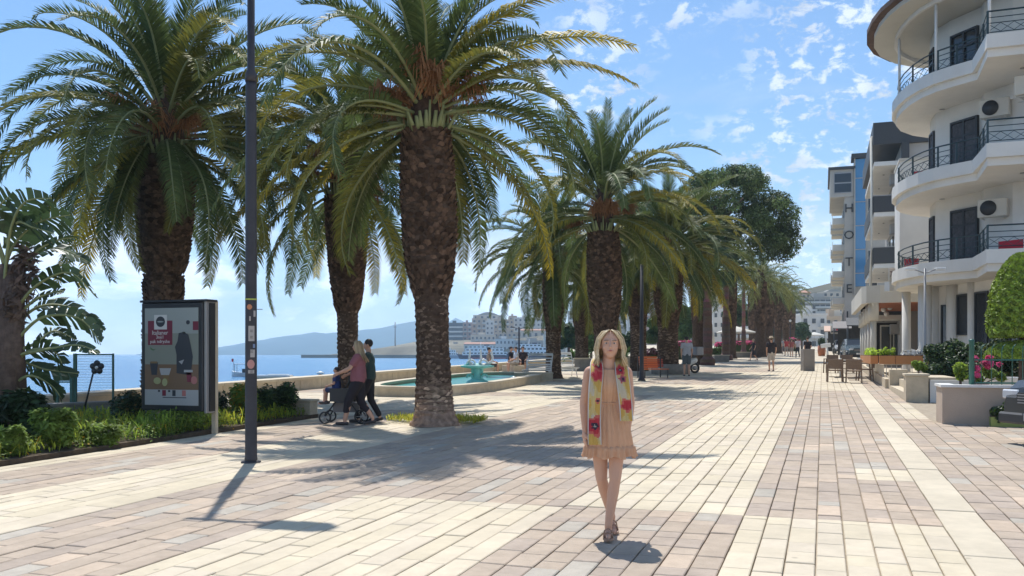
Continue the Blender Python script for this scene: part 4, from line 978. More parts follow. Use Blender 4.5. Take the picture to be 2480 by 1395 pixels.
# ------------------------------------------------------------------ planter wall with greenery further along the promenade
for (pxa, pxb, dd, ha, lab, mt) in ((1392, 1455, 47, .62, 'grey planter wall with yellow plants beside the palms', M_greyw), (1505, 1592, 49, .62, 'cream topped planter wall behind the orange seat', M_beige)):
    x, y = camxy(pxa, dd); w_ = (pxb - pxa) * dd / F; t = thing('planter_wall', lab, 'wall', (x, y, G(x, y)), YAW); m = MB(); m.box(0, w_, 0, .3, -.3, ha); m.build('wall', mt, t); m = MB(); m.box(-.03, w_ + .03, -.04, .34, ha + .003, ha + .07); m.build('coping', M_cream, t)
x, y = camxy(1622, 42.5); t = thing('round_planter', 'round pale stone planter ring at the foot of a palm', 'planter', (x, y, G(x, y)))
m = MB(); m.lathe([(.86, -.1), (.86, .42), (.80, .46), (.66, .46), (.62, .3), (.1, .3)], 28); m.build('ring', M_greyw, t); m = MB(); m.lathe([(.64, .3), (.1, .34)], 20); m.build('soil', M_soil, t)
# ------------------------------------------------------------------ lamp post 2, orange seat, far lamps
def lamp(label, px, d, topy, kind='double', r=.06, mt=None):
    x, y = camxy(px, d); g_ = G(x, y); H_ = zof(topy, d) - g_; t = thing('street_lamp', label, 'street lamp', (x, y, g_), YAW); mt = mt or M_post
    m = MB(); m.lathe([(r * 1.8, 0), (r * 1.8, .04), (r * 1.3, .1), (r, .5), (r * .7, H_)], 12); m.build('pole', mt, t)
    if kind == 'double':
        for sd in (-1, 1):
            m = MB(); m.tube([(0, 0, H_ - .15), (sd * .35, 0, H_ - .02)], .02, 6); a = m.build('arm', mt, t); m = MB(); m.box(sd * .45 - .14, sd * .45 + .14, -.09, .09, H_ - .05, H_ + .02, bev=.01); m.build('lamp_head', M_white if mt is not M_post else mt, t)
    elif kind == 'globe':
        m = MB(); m.ball((0, 0, H_ + .15), .16, 12, 8); m.build('globe', M_white, t)
    else:
        m = MB(); m.tube([(0, 0, H_ - .1), (.5, 0, H_)], .025, 6); m.build('arm', mt, t); m = MB(); m.box(.4, .9, -.1, .1, H_ - .02, H_ + .05, bev=.01); m.build('lamp_head', mt, t)
    return t
lamp('dark street lamp rising beside the orange seat into the palm fronds', 1554, 35.3, 640, 'single', .085)
lamp('thin dark lamp on the quay in front of the moored ships', 1257, 62, 792, 'double', .07)
lamp('slim grey double headed street lamp before the white hotel', 2240, 27.0, 650, 'double', .045, M_grey)
lamp('white globe lamp beside the distant walkers', 1914, 118, 780, 'globe', .07)
lamp('dark lamp between fan palm trunks by the flower beds', 1781, 84, 660, 'single', .06)
M_or2 = mat('dark_orange', (.42, .07, .03), .6)
x, y = camxy(1585, 38.0); t = thing('park_seat', 'orange slatted seat beside the dark street lamp', 'bench', (x, y, G(x, y)), YAW + .2)
for k in range(5): m = MB(); m.box(-.62, .18, -.02, .02, .42 + k * .1, .50 + k * .1); m.build('slat', M_orange, t, loc=(0, .1 + k * .03, 0))
for k in range(4): m = MB(); m.box(-.15, .55, -.02, .02, .46 + k * .09, .53 + k * .09); m.build('slat', M_or2, t, loc=(.05, .55 + k * .03, 0))
for k in range(4): m = MB(); m.box(-.62, .5, -.05, .04, .36, .39); m.build('seat_slat', M_orange, t, loc=(0, .0 - k * .11, 0))
for sx in (-.55, .45):
    for sy in (-.35, .5): m = MB(); m.beam((sx, sy, 0), (sx, sy, .9 if sy > 0 else .38), .04, .04); m.build('leg', M_black, t)
# ------------------------------------------------------------------ white hotel building with curved balconies
M_wall = mat('white_render', (0.73, 0.70, 0.645), 0.75, var=.12, vscale=.5, bump=.08, bscale=60, spec=.2)
M_wall2 = mat('cream_render', (0.60, 0.565, 0.49), 0.8, var=.08, vscale=.8, spec=.2)
M_rail = mat('dark_teal_rail', (0.02, 0.045, 0.05), .4)
M_frame = mat('dark_frame', (0.03, 0.032, 0.036), .5)
M_curt = mat('curtain', (0.30, 0.29, 0.28), .9, var=.5, vscale=12)
M_red = mat('red_cloth', (0.55, 0.02, 0.04), .7)
M_tile = mat('roof_tile', (0.13, 0.075, 0.055), .8, var=.4, vscale=4)
hx, hy = 4.43, 28.8
hb = thing('hotel_building', 'white corner building with curved balconies and a round eave', 'building', (hx, hy, 0))
L_ = lambda pts: [(x - hx, y - hy) for x, y in pts]
OUT = [(13.5, 28.6), (4.43, 28.8), (4.50, 31.05), (3.95, 31.55), (3.46, 32.05), (3.1, 32.65), (2.82, 33.4), (2.62, 34.3), (2.52, 35.3), (2.56, 36.3), (2.8, 37.3), (3.3, 38.2), (4.0, 38.9), (5.0, 39.2)]
INN = [(6, 40), (13.5, 40)]
def slab_poly(off=0.0):
    return L_(OUT) + L_(INN)
def shrink(path, dist):
    out_ = []
    n = len(path)
    for i in range(n):
        a = Vector(path[max(i - 1, 0)]); b = Vector(path[min(i + 1, n - 1)]); t_ = (b - a).normalized(); nrm_ = Vector((-t_.y, t_.x)) * -1
        out_.append((path[i][0] + nrm_.x * dist, path[i][1] + nrm_.y * dist))
    return out_
LV_ = (4.55, 7.55, 10.64)
WALLP = [(13.5, 31.0), (6.6, 31.1), (5.6, 31.8), (4.95, 32.75), (4.93, 33.2), (4.15, 34.2), (3.75, 35.0), (3.7, 36.2), (4.3, 37.3), (5.6, 38.2), (8, 40), (13.5, 40)]
m = MB(); m.prism(list(reversed(L_(WALLP))), 3.95, 12.98); m.build('wall', M_wall, hb)
GW = [(13.5, 30.4), (5.9, 30.7), (5.0, 31.95), (4.3, 33.85), (3.65, 34.6), (3.9, 36), (13.5, 36)]
m = MB(); m.prism(list(reversed(L_(GW))), .2, 3.93); m.build('ground_floor_wall', M_wall, hb)
for P_ in LV_:
    m = MB(); m.prism(list(reversed(slab_poly())), P_ - .62, P_ - .40); sl_ = m.build('balcony_slab', M_wall, hb)
    m = MB(); pth = list(reversed(L_(OUT))); m.band(pth, P_ - .397, P_, -.14); m.build('parapet', M_wall, hb)
    for (qx, qy) in ((5.6, 30.2), (3.9, 34.4), (9, 30.0)):
        m = MB(); m.lathe([(.09, -.015), (.09, 0)], 14, (qx - hx, qy - hy, P_ - .622)); m.build('ceiling_light', M_grey, hb)
    rp_ = [Vector((a, b)) for a, b in shrink(L_(OUT), .07)]
    for zz, r_, nm in ((.70, .024, 'handrail'), (.52, .013, 'rail'), (.36, .013, 'rail'), (.10, .013, 'rail')):
        m = MB(); m.tube([(v.x, v.y, P_ + zz) for v in rp_], r_, 6); m.build(nm, M_rail, hb)
    acc = 0; lat = MB()
    for i in range(len(rp_) - 1):
        a, b = rp_[i], rp_[i + 1]; ln = (b - a).length; k = max(1, round(ln / 1.25))
        for j in range(k):
            if i < 5 or (i + j) % 2 == 0:
                c_ = a.lerp(b, j / k); m = MB(); m.box(c_.x - .028, c_.x + .028, c_.y - .028, c_.y + .028, P_, P_ + .71); m.build('rail_post', M_rail, hb)
        k2 = max(1, round(ln / .34))
        for j in range(k2):
            c0 = a.lerp(b, j / k2); c1 = a.lerp(b, (j + 1) / k2)
            lat.beam((c0.x, c0.y, P_ + .11), (c1.x, c1.y, P_ + .35), .012, .012); lat.beam((c0.x, c0.y, P_ + .35), (c1.x, c1.y, P_ + .11), .012, .012)
    lat.build('rail_lattice', M_rail, hb, kind='stuff')
# roof over the top balcony
RO = shrink(OUT, -.75)
rpoly = list(reversed(L_([(13.5, 27.9)] + RO[1:] + [(6, 41)] + [(13.5, 41)])))
m = MB(); m.prism(rpoly, 13.0, 13.14); rf = m.build('roof', M_wall2, hb)
m = MB(); m.band(list(reversed(L_(RO))), 13.143, 13.30, -.25); m.build('roof_edge', M_tile, rf)
m = MB(); m.prism(list(reversed(L_([(13.5, 28.3)] + shrink(OUT, -.35)[1:] + [(6, 40.5)] + [(13.5, 40.5)]))), 13.143, 13.36); m.build('roof_tiles', M_tile, rf)
m = MB(); m.band(list(reversed(L_(shrink(OUT, .05)))), 12.86, 12.997, -.10); m.build('ceiling_beam', M_wall, rf)
for (qx, qy) in ((4.50, 28.9), (3.46, 32.1), (2.6, 35.2)):
    m = MB(); m.lathe([(.045, 10.66), (.045, 12.85)], 10, (qx - hx, qy - hy, 0)); m.build('roof_post', M_white, hb)
def wall_open(px0, px1, d0, d1, py0, py1, dref, nm='window', leafs=1, parent=hb, curtain=False, off=.05, fr=.05, glass=None):
    """a framed opening standing just proud of a wall, between two image columns at depths d0,d1; heights from rows at depth dref"""
    ax_, ay_ = camxy(px0, d0); bx2, by2 = camxy(px1, d1); o_ = parent.location; zt = zof(py0, dref); zb = zof(py1, dref)
    ln = math.hypot(bx2 - ax_, by2 - ay_); rz = math.atan2(by2 - ay_, bx2 - ax_)
    m = MB(); m.box(0, ln, -.03, .06, zb, zb + fr); m.box(0, ln, -.03, .06, zt - fr, zt)
    m.box(0, fr, -.03, .06, zb + fr, zt - fr); m.box(ln - fr, ln, -.03, .06, zb + fr, zt - fr)
    for k in range(1, leafs): m.box(ln * k / leafs - fr / 2, ln * k / leafs + fr / 2, -.03, .06, zb + fr, zt - fr)
    loc = (ax_ - o_[0], ay_ - o_[1], -o_[2]); w_ = m.build(nm, M_frame, parent, loc, rz)
    m = MB(); m.box(fr, ln - fr, .01, .03, zb + fr, zt - fr); m.build('pane', glass or M_glass, w_)
    if curtain: m = MB(); [m.add([(fr + (ln - 2 * fr) * i / 16, .004 - .008 * (i % 2), z) for i in (k, k + 1) for z in (zb + fr, zt - fr)], [(0, 2, 3, 1)]) for k in range(16)]; m.build('curtain', M_curt, w_, fix=False)
    return w_
# upper floor doors (between the AC unit and the curve), one per storey
for k, (zb, zt) in enumerate(((4.2, 6.45), (7.2, 9.45), (10.3, 12.4))):
    for (xa, ya, xb, yb, lf) in ((3.66, 35.75, 3.72, 35.06, 1), (4.14, 34.12, 4.84, 33.22, 2), (6.75, 31.02, 8.3, 31.0, 2), (10.4, 30.98, 12.2, 30.96, 2)):
        ln = math.hypot(xb - xa, yb - ya); rz = math.atan2(yb - ya, xb - xa); fr = .07; m = MB()
        m.box(0, ln, -.05, .06, zb, zb + fr); m.box(0, ln, -.05, .06, zt - fr, zt); m.box(0, ln, -.05, .06, zb + (zt - zb) * .74, zb + (zt - zb) * .74 + fr)
        for q in range(lf + 1): xx = min(ln - fr, max(0, ln * q / lf - fr / 2)); m.box(xx, xx + fr, -.052, .062, zb + fr, zt - fr)
        w_ = m.build('balcony_door', M_frame, hb, (xa - hx, ya - hy, 0), rz); m = MB(); m.box(fr, ln - fr, .01, .02, zb + fr, zt - fr); m.build('pane', M_glass, w_)
        if k < 2: 
            m = MB(); 
            for i in range(10): a = fr + (ln - 2 * fr) * i / 10; b = fr + (ln - 2 * fr) * (i + 1) / 10; c0, c1 = -.02 - .01 * (i % 2), -.02 - .01 * ((i + 1) % 2); m.add([(a, c0, zb + .5 * (i / 10)), (b, c1, zb + .5 * ((i + 1) / 10)), (b, c1, zt - .1), (a, c0, zt - .1)], [(0, 1, 2, 3)])
            m.build('curtain', mat('dim_curtain', (.09, .09, .10), .9, var=.5, vscale=10), w_, fix=False)
# ground floor openings
for (px0, px1, d0, d1, py0, py1, lf) in ((2279, 2297, 31.1, 30.9, 738, 905, 1), (2318, 2349, 30.5, 29.8, 712, 812, 1), (2361, 2392, 29.45, 28.7, 706, 905, 1), (2396, 2440, 28.5, 27.8, 706, 905, 2), (2444, 2478, 27.75, 27.3, 712, 905, 1)):
    wall_open(px0, px1, d0, d1, py0, py1, (d0 + d1) / 2, 'shop_window', lf)
for px, d, r_ in ((2268, 31.5, .16), (2307, 30.8, .2), (2355, 29.7, .15)):
    x, y = camxy(px, d); m = MB(); m.lathe([(r_, .2), (r_, 3.93)], 18, (x - hx, y - hy, 0)); m.build('pilaster', M_wall, hb)
x, y = camxy(2240, 31.2); m = MB(); m.lathe([(.24, .3), (.22, .5), (.22, 3.93)], 22, (x - hx, y - hy, 0)); m.build('column', M_wall, hb)
x, y = camxy(2195, 34.3); m = MB(); m.lathe([(.17, .3), (.155, .5), (.155, 3.93)], 22, (x - hx, y - hy, 0)); m.build('column', M_wall, hb)
# air conditioners
def ac(x, y, z, rz, label):
    t = thing('air_conditioner', label, 'air conditioner', (x, y, z), rz, 'outdoor units on the balconies'); m = MB(); m.box(-.42, .42, -.15, .15, 0, .56, bev=.02); m.build('casing', M_wall2, t)
    m = MB(); m.lathe([(.235, -.155), (.235, -.175), (.20, -.178), (.2, -.156)], 24); o_ = m.build('fan_ring', M_frame, t, loc=(-.1, 0, .28), rot=(R(90), 0, 0)); o_.location = (-.1, -.335, .28); 
    m = MB(); m.lathe([(.22, 0), (.22, .004)], 24); m.build('fan_grille', M_black, t, loc=(-.1, -.155, .28), rot=(R(90), 0, 0)); m = MB(); m.lathe([(.05, 0), (.05, .012)], 14); m.build('hub', M_wall2, t, loc=(-.1, -.166, .28), rot=(R(90), 0, 0))
    for sx in (-.3, .3): m = MB(); m.beam((sx, -.15, -.03), (sx, .30, -.03), .03, .03); m.build('bracket', M_wall2, t)
    return t
x, y = camxy(2410, 28.5); ac(x, y, zof(284, 28.5), R(-22), 'air conditioner on the second storey wall of the white hotel'); x, y = camxy(2405, 28.6); ac(x, y, zof(526, 28.6), R(-22), 'air conditioner on the first storey wall, above the topiary')
x, y = camxy(2482, 26.8); ac(x, y, zof(236, 26.8), R(60), 'air conditioner seen edge on at the picture border'); 
for (px, py, d, w_, h_, lab, rz) in ((2208, 640, 33.2, .55, .22, 'red towel on the lowest curved balcony', .8), (2226, 425, 33.0, .30, .16, 'red cushion on the middle curved balcony', .8), (2448, 602, 26.6, .62, .26, 'dark red folded cloth behind the lowest railing', 0)):
    x, y = camxy(px, d); t = thing('towel', lab, 'towel', (x, y, zof(py, d)), rz); m = MB(); m.prism([(-w_ / 2, -.08), (w_ / 2, -.08), (w_ / 2, .1), (-w_ / 2, .1)], -.25, 0, z1s=[h_ * .8, h_, h_ * .6, h_ * .9]); m.build('cloth', M_red, t)
# sign plate on the corner
x, y = camxy(2160, 34.2); t = thing('sign', 'small pale number sign at the rounded corner of the white hotel', 'sign', (x, y, zof(665, 34.2)), YAW + .5)
m = MB(); m.box(-.17, .17, -.03, .03, -.24, .24, bev=.01); m.build('plate', M_wall2, t); m = MB(); text_mb(m, '73', .3, (0, -.034, 0)); m.build('number', M_frame, t, kind='stuff')
m = MB(); m.box(-.1, .15, .03, .25, -.62, -.26); m.build('box', M_white, t)
# ------------------------------------------------------------------ restaurant canopy
cx0, cy0 = 2.1, 48.3; t = thing('restaurant', 'restaurant canopy with cream fascia, round columns and timber ceiling', 'building', (cx0, cy0, 0))
cv = [(9, 47.9), (4.2, 47.9), (2.7, 48.0), (2.25, 48.25), (2.1, 48.8), (2.0, 62)]; m = MB(); m.band([(a - cx0, b - cy0) for a, b in reversed(cv)], 4.1, 4.95, -.25); m.build('fascia', M_wall2, t)
m = MB(); m.prism([(.15, .3), (7, .1), (7, 13.7), (.1, 13.7)], 4.6, 4.9); m.build('roof', M_wall2, t)
M_wood = mat('orange_timber', (.42, .13, .045), .5, var=.3, vscale=3)
for k in range(20): m = MB(); m.box(.2, 7, .25 + k * .68, .25 + k * .68 + .5, 4.12, 4.18); m.build('ceiling_board', M_wood, t)
for k, y_ in enumerate((48.7, 52.0, 55.3, 58.6, 61.6)):
    m = MB(); m.lathe([(.26 if k == 0 else .24, 3.25), (.26 if k == 0 else .24, 4.12)], 18, (.30, y_ - cy0, 0)); m.build('capital', M_wall2, t); m = MB(); m.lathe([(.15, .5), (.145, 3.26)], 16, (.30, y_ - cy0, 0)); m.build('column', M_wall2, t)
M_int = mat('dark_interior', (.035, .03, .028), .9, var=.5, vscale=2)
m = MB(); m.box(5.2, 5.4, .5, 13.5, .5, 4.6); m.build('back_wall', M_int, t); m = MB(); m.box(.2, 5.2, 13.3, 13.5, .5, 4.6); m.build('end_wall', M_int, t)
m = MB(); m.box(-.15, 7, -12, 13.6, .45, .92); m.build('terrace_floor', M_beige, t)
for k in range(4): m = MB(); m.box(1.3 + k * .75, 1.95 + k * .75, 12.9, 12.95, 1.3, 3.4); w_ = m.build('window', M_wall2, t); m = MB(); m.box(1.38 + k * .75, 1.87 + k * .75, 12.88, 12.895, 1.4, 3.3); m.build('pane', M_glass, w_)
m = MB(); m.box(1.0, 4.2, 12.7, 12.8, 3.55, 3.95); text_mb(m, 'RESTAURANT', .3, (2.6, 12.68, 3.75)); m.build('board', M_grey, t)
for (px, py) in ((2140, 750), (2155, 745), (2147, 760), (2248, 748)):
    x, y = camxy(px, 50); m = MB(); m.ball((x - cx0, y - cy0, zof(py, 50)), .14, 10, 6); m.build('pendant_lamp', M_white, t)
text_ = MB(); text_mb(text_, 'MARE', .55, (-.12, 6.5, 4.52), (0, -1, 0)); text_.build('lettering', M_white, t, kind='stuff')
# ------------------------------------------------------------------ plain annex behind
t = thing('annex_building', 'plain white wall block between the curved hotel and the grey flats', 'building', (3.3, 44.5, 0)); m = MB(); m.box(0, 9, 0, 3, 4.97, 10.3); m.build('wall', M_wall, t); m = MB(); m.box(-.03, 9.1, -.04, 3.04, 10.303, 10.42); m.build('coping', M_wall2, t)
# ------------------------------------------------------------------ grey flats
M_dg = mat('charcoal_panel', (.05, .052, .055), .6); M_gy = mat('grey_render', (.42, .40, .37), .8, var=.1, vscale=1)
t = thing('apartment_building', 'grey flats with deep white soffits and dark balcony fronts', 'building', (2.9, 58, 0))
m = MB(); m.box(1.5, 12, .2, 15, 1, 14.0); m.build('wall', M_gy, t); m = MB(); m.box(-.05, 12.1, -.1, 15.1, 14.0, 15.3); m.build('roof_parapet', M_dg, t)
for i, z in enumerate((3.9, 6.95, 10.0, 13.0)):
    m = MB(); m.box(0, 1.49, 0, 12, z - .25, z); s_ = m.build('balcony_slab', M_wall, t)
    if i < 3:
        m = MB(); m.box(-.02, 1.47, -.05, -.002, z + .003, z + .95); m.build('balcony_front', M_dg, t); m = MB(); m.box(-.05, -.005, 0, 12, z + .003, z + .95); m.build('balcony_side', M_dg, t); m = MB(); m.box(-.06, 1.47, -.07, .02, z + .953, z + 1.0); m.build('top_rail', M_grey, t)
    for q in (3.0, 8.0): m = MB(); m.lathe([(.06, -.02), (.06, 0)], 10, (.7, q, z - .252)); m.build('ceiling_light', M_black, t)
    m = MB(); m.box(1.0, 1.48, 1.5, 2.4, z - 1.1, z - .5); m.build('cooling_unit', M_grey, t)
    for q in (3, 6.2, 9.2): m = MB(); m.box(1.44, 1.49, q, q + 1.8, z - 2.9, z - .7); w_ = m.build('window', M_frame, t); m = MB(); m.box(1.43, 1.437, q + .1, q + 1.7, z - 2.8, z - .8); m.build('pane', M_glass, w_)
m = MB(); m.box(1.5, 1.9, -.3, .18, 4.97, 14.0); m.build('pier', M_dg, t)
m = MB(); [m.tube([(-.12 - .04 * math.sin(k), .3 + .3 * k, 14.6), (-.1, .2 + .28 * k, 9), (-.3 + .06 * k, .1 + .5 * k, 4.6)], .05, 5) for k in range(5)]; m.build('drain_pipe', M_wall2, t, kind='stuff')
# ------------------------------------------------------------------ tall building with the upright lettering
M_ht = mat('tan_render', (.46, .43, .375), .85, var=.1, vscale=.5); M_blue = mat('blue_glass', (.06, .22, .42), .08, spec=.8)
t = thing('tall_hotel', 'tall tan hotel tower with upright lettering and stacked balconies', 'building', (2.3, 106.5, 0))
m = MB(); m.box(0, 7, 0, 17, 0, 18.9); m.build('wall', M_ht, t); m = MB(); m.box(1.0, 3.6, .003, 6, 18.903, 23.0); m.build('upper_wall', M_ht, t); m = MB(); m.box(-1.5, .95, -.15, 12, 18.9, 21.9); pn = m.build('penthouse', M_ht, t); m = MB(); m.box(-1.7, 1.1, -.4, 12.3, 21.903, 22.2); m.build('roof', M_dg, pn)
m = MB(); m.box(-1.1, .75, -.2, -.153, 19.3, 21.6); w_ = m.build('window', M_grey, t); 
for k in range(2): m = MB(); m.box(-1.03, .68, -.22, -.203, 19.4 + k * 1.1, 20.35 + k * 1.1); m.build('pane', M_glass, w_)
m = MB(); m.box(.98, 1.1, -.35, -.003, 8, 23.0); tw = m.build('stair_tower', M_ht, t); m = MB(); m.box(.7, 2.6, -.6, 2.2, 23.003, 23.5); m.build('tower_roof', M_dg, tw); m = MB(); m.box(1.103, 2.15, -.2, -.003, 9, 22.95); m.build('glass_front', M_blue, t)
for k in range(5): m = MB(); m.box(1.103, 2.17, -.23, -.205, 10.4 + k * 2.6, 10.5 + k * 2.6); m.build('glass_bar', M_grey, t)
for i, ch in enumerate('HOTEL'):
    z = 17.6 - i * 2.95; m = MB(); text_mb(m, ch, 1.35, (.46, -.06, z), depth=.05); m.build('letter', M_frame, t, kind='stuff')
    m = MB(); m.box(.1, .95, -.04, -.003, z + 1.1, z + 1.2); m.build('string_course', M_ht, t)
for i in range(6):
    z = 4.2 + i * 2.95
    for j, y_ in enumerate((.6, 5.8, 11.0)):
        m = MB(); m.box(-1.25 - .15 * (j % 2), -.003, y_, y_ + 3.6, z, z + .18); b_ = m.build('balcony_slab', M_wall2, t); m = MB(); x1 = -1.25 - .15 * (j % 2); m.box(x1, x1 + .05, y_, y_ + 3.6, z + .183, z + .7); m.box(x1 + .06, -.003, y_, y_ + .05, z + .183, z + .7); m.box(x1, x1 + .04, y_, y_ + 3.6, z + .98, z + 1.03); m.build('balcony_rail', M_wall2, t)
        m = MB(); m.box(-.04, -.003, y_ + .6, y_ + 2.6, z + .2, z + 2.3); w_ = m.build('balcony_door', M_frame, t)
    if i: m = MB(); m.box(.25, .95, -.05, -.003, z - .55, z + .5) if i % 9 == 8 else None
for i in range(7): m = MB(); m.box(2.35, 3.4, -.06, -.003, 2.6 + i * 2.9, 4.3 + i * 2.9); w_ = m.build('window', M_wall2, t); m = MB(); m.box(2.43, 3.32, -.075, -.063, 2.7 + i * 2.9, 4.2 + i * 2.9); m.build('pane', M_glass, w_)
m = MB(); m.box(-1.4, 0, -.5, 8, 4.0, 4.15); m.build('awning', M_frame, t); m = MB(); m.box(-.9, -.2, -1.5, -.6, 4.2, 5.0); m.build('flag', M_red, t)
# cafes below the tower
for (x, y, w_, h_, c_, lab) in ((1.0, 96, 5, 2.6, (.18, .16, .15), 'dark cafe awning below the tall hotel tower'), (.2, 128, 6, 2.6, (.5, .33, .24), 'salmon coloured cafe umbrella roof down the street'), (2.0, 84, 4, 2.7, (.05, .05, .05), 'black shop front awning past the timber ceiling restaurant')):
    t = thing('awning', lab, 'awning', (x, y, G(x, y))); mt = col('awning_' + lab[:4], c_)
    m = MB(); m.prism([(0, 0), (w_, 0), (w_, 4), (0, 4)], h_, h_ + .15, z1s=[h_ + .1, h_ + .1, h_ + .9, h_ + .9], z0s=[h_, h_, h_ + .8, h_ + .8]); m.build('canopy', mt, t)
    for a, b in ((.1, .1), (w_ - .1, .1), (.1, 3.9), (w_ - .1, 3.9)): m = MB(); m.lathe([(.04, 0), (.04, h_)], 8, (a, b, 0)); m.build('post', M_frame, t)
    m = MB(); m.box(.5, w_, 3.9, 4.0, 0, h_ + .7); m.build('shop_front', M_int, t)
# ------------------------------------------------------------------ terrace edge, steps, planters
t = thing('terrace_wall', 'cream stone terrace base with steps along the promenade', 'wall', (2.0, 25.2, 0))
for (x0_, x1_, y0_, y1_, zt_, nm) in ((0, .52, -.2, .5, .635, 'pier'), (.53, 1.2, 0.1, 6.0, .60, 'landing'), (.26, .525, .51, 5.6, .42, 'step'), (0, .255, .51, 5.6, .20, 'step'), (0, .52, 5.62, 6.2, .62, 'pier'), (-.1, .16, 6.22, 25, .30, 'curb')):
    a = G(0, y0_ + 25.2); b = G(0, y1_ + 25.2); m = MB(); m.prism([(x0_, y0_), (x1_, y0_), (x1_, y1_), (x0_, y1_)], 0, 0, z0s=[a - .2, a - .2, b - .2, b - .2], z1s=[a + zt_] * 4 if nm != 'curb' else [a + zt_, a + zt_, b + zt_, b + zt_]); m.build(nm, M_beige if nm != 'step' else M_cream, t)
m = MB(); m.box(-.03, .55, -.23, .53, G(0, 25) + .638, G(0, 25) + .70, bev=.01); m.build('pier_cap', M_cream, t)
t = thing('white_wall', 'low white wall between the stone pier and the pink planter', 'wall', (2.56, 24.6, 0)); m = MB(); m.box(0, 9, .45, .62, .1, .93); m.build('wall', M_white, t)
m = MB(); m.prism([(.0, .63), (9, .63), (9, 5.2), (.0, 5.2)], .1, .88); m.build('soil', M_soil, t)
# railing with orange flower boxes
rx, ry = 1.98, 33.4; tz = .95
t = thing('terrace_railing', 'pale metal railing round the restaurant terrace', 'railing', (rx, ry, tz))
for (a, b) in (((0, 0), (1.5, 0)), ((0, 0), (0, 13))):
    A = Vector((*a, 0)); B = Vector((*b, 0)); ln = (B - A).length; m = MB(); m.beam(A + Vector((0, 0, .28)), B + Vector((0, 0, .28)), .04, .03); m.build('top_rail', M_wall2, t); m = MB(); m.beam(A + Vector((0, 0, -.18)), B + Vector((0, 0, -.18)), .03, .03); m.build('bottom_rail', M_wall2, t)
    for k in range(int(ln / .16)): c_ = A.lerp(B, (k + .5) * .16 / ln); m = MB(); m.box(c_.x - .012, c_.x + .012, c_.y - .012, c_.y + .012, -.165, .265); m.build('baluster', M_wall2, t)
M_ob = mat('orange_box', (.50, .21, .07), .6, var=.12, vscale=2)
def flower_box(x, y, z, ln, rz, mt, label, seed, grass=True, w_=.24, h_=.28, name='flower_box'):
    t = thing(name, label, 'planter', (x, y, z), rz); m = MB(); m.prism([(0, 0), (ln, 0), (ln, w_), (0, w_)], 0, h_); m.build('box', mt, t); m = MB(); m.box(.01, ln - .01, .01, w_ - .01, h_, h_ + .02); m.build('soil', M_soil, t)
    rgk = np.random.RandomState(seed)
    if grass: link('plants', cloud('plants', [(ln * (k + .5) / 4, w_ / 2, h_ + .12, ln / 7, .14, .12 + .06 * (k % 2)) for k in range(4)], 420, .06, M_plant, seed, 4, .3, 1.0, .7, (.6, (2.6, 2.4, 1.2))), t)
    return t
for k in range(7): flower_box(1.80, 33.5 + k * 1.28, tz + .30, 1.22, R(90), M_ob, ['first', 'second', 'third', 'fourth', 'fifth', 'sixth', 'last'][k] + ' orange box along the side railing, counted from the corner', 80 + k, k < 4)['group'] = 'orange flower boxes on the terrace railing'
flower_box(1.82, 33.15, tz + .30, .5, 0, M_ob, 'short orange flower box at the corner of the terrace railing', 90); flower_box(2.34, 33.15, tz + .30, 1.2, 0, M_ob, 'long orange box with white flowers on the front railing', 91, False)
link('blossom', cloud('blossom', [(2.9, 33.25, tz + .68, .45, .12, .10)], 160, .06, M_white, 3, 1.5), None, label='white blossoms in the long orange flower box', category='flowers')
# ------------------------------------------------------------------ rose rendered planter, fence, plants
M_rose = mat('rose_render', (.46, .365, .285), .85, var=.12, vscale=1.5, bump=.2, bscale=50)
t = thing('planter', 'long rose rendered planter with pale coping near the parked car', 'planter', (2.1, 18.5, G(0, 18.5)))
m = MB(); m.box(0, 7, 0, .22, -.2, .68); m.box(0, .2, .222, .80, -.2, .68); m.box(0, 7, .802, .95, -.2, .68); m.build('wall', M_rose, t); m = MB(); m.box(-.03, 7, -.04, .25, .683, .73); m.box(-.03, .23, .252, .98, .683, .73); m.build('coping', M_white, t)
m = MB(); m.box(.205, 7, .225, .80, -.1, .60); m.build('soil', M_soil, t)
M_gr = mat('green_railing', (.03, .12, .09), .45)
gx_, gy_ = 2.62, 18.72; t = thing('metal_fence', 'dark green spiked fence on the rose planter', 'fence', (gx_, gy_, G(0, 18.5) + .60))
H_ = zof(822, 17.2) - (G(0, 18.5) + .60)
m = MB(); m.lathe([(.05, .0), (.045, H_ - .05), (.055, H_ - .03), (.03, H_)], 10); m.build('post', M_gr, t)
m = MB(); m.box(.05, 5, -.012, .012, H_ - .40, H_ - .37); m.build('rail', M_gr, t); m = MB(); m.box(.05, 5, -.012, .012, .15, .18); m.build('rail', M_gr, t)
for k in range(24):
    a = .16 + k * .17; m = MB(); m.tube([(a, 0, .1), (a, 0, H_ - .22), (a + .02, 0, H_ - .14), (a + .06, 0, H_ - .10)], .008, 5); m.build('bar', M_gr, t)
def shrub_r(label, blobs, d, n, leaf, matl, seed, hue=None, cat='shrub', name='shrub', cv=.6):
    px, py, _, _ = blobs[0]; return tree(name, label, cat, px, d, blobs, n, leaf, matl, seed, .03, None, hue, None, cv, .93 if d > 25 else (.35 if d > 19.5 else .75))
shrub_r('big dark bush with pale leaves mixed in behind the white wall', [(2275, 865, 34, 0), (2310, 855, 36, .4), (2345, 865, 36, 0), (2300, 890, 30, -.4), (2265, 895, 24, -.3), (2340, 900, 26, -.5), (2255, 848, 18, 0), (2365, 850, 26, .5)], 26.2, 12500, .05, M_dark, 21, (.16, (3.4, 2.6, 1.6)))  # a random share of the leaves is tinted paler
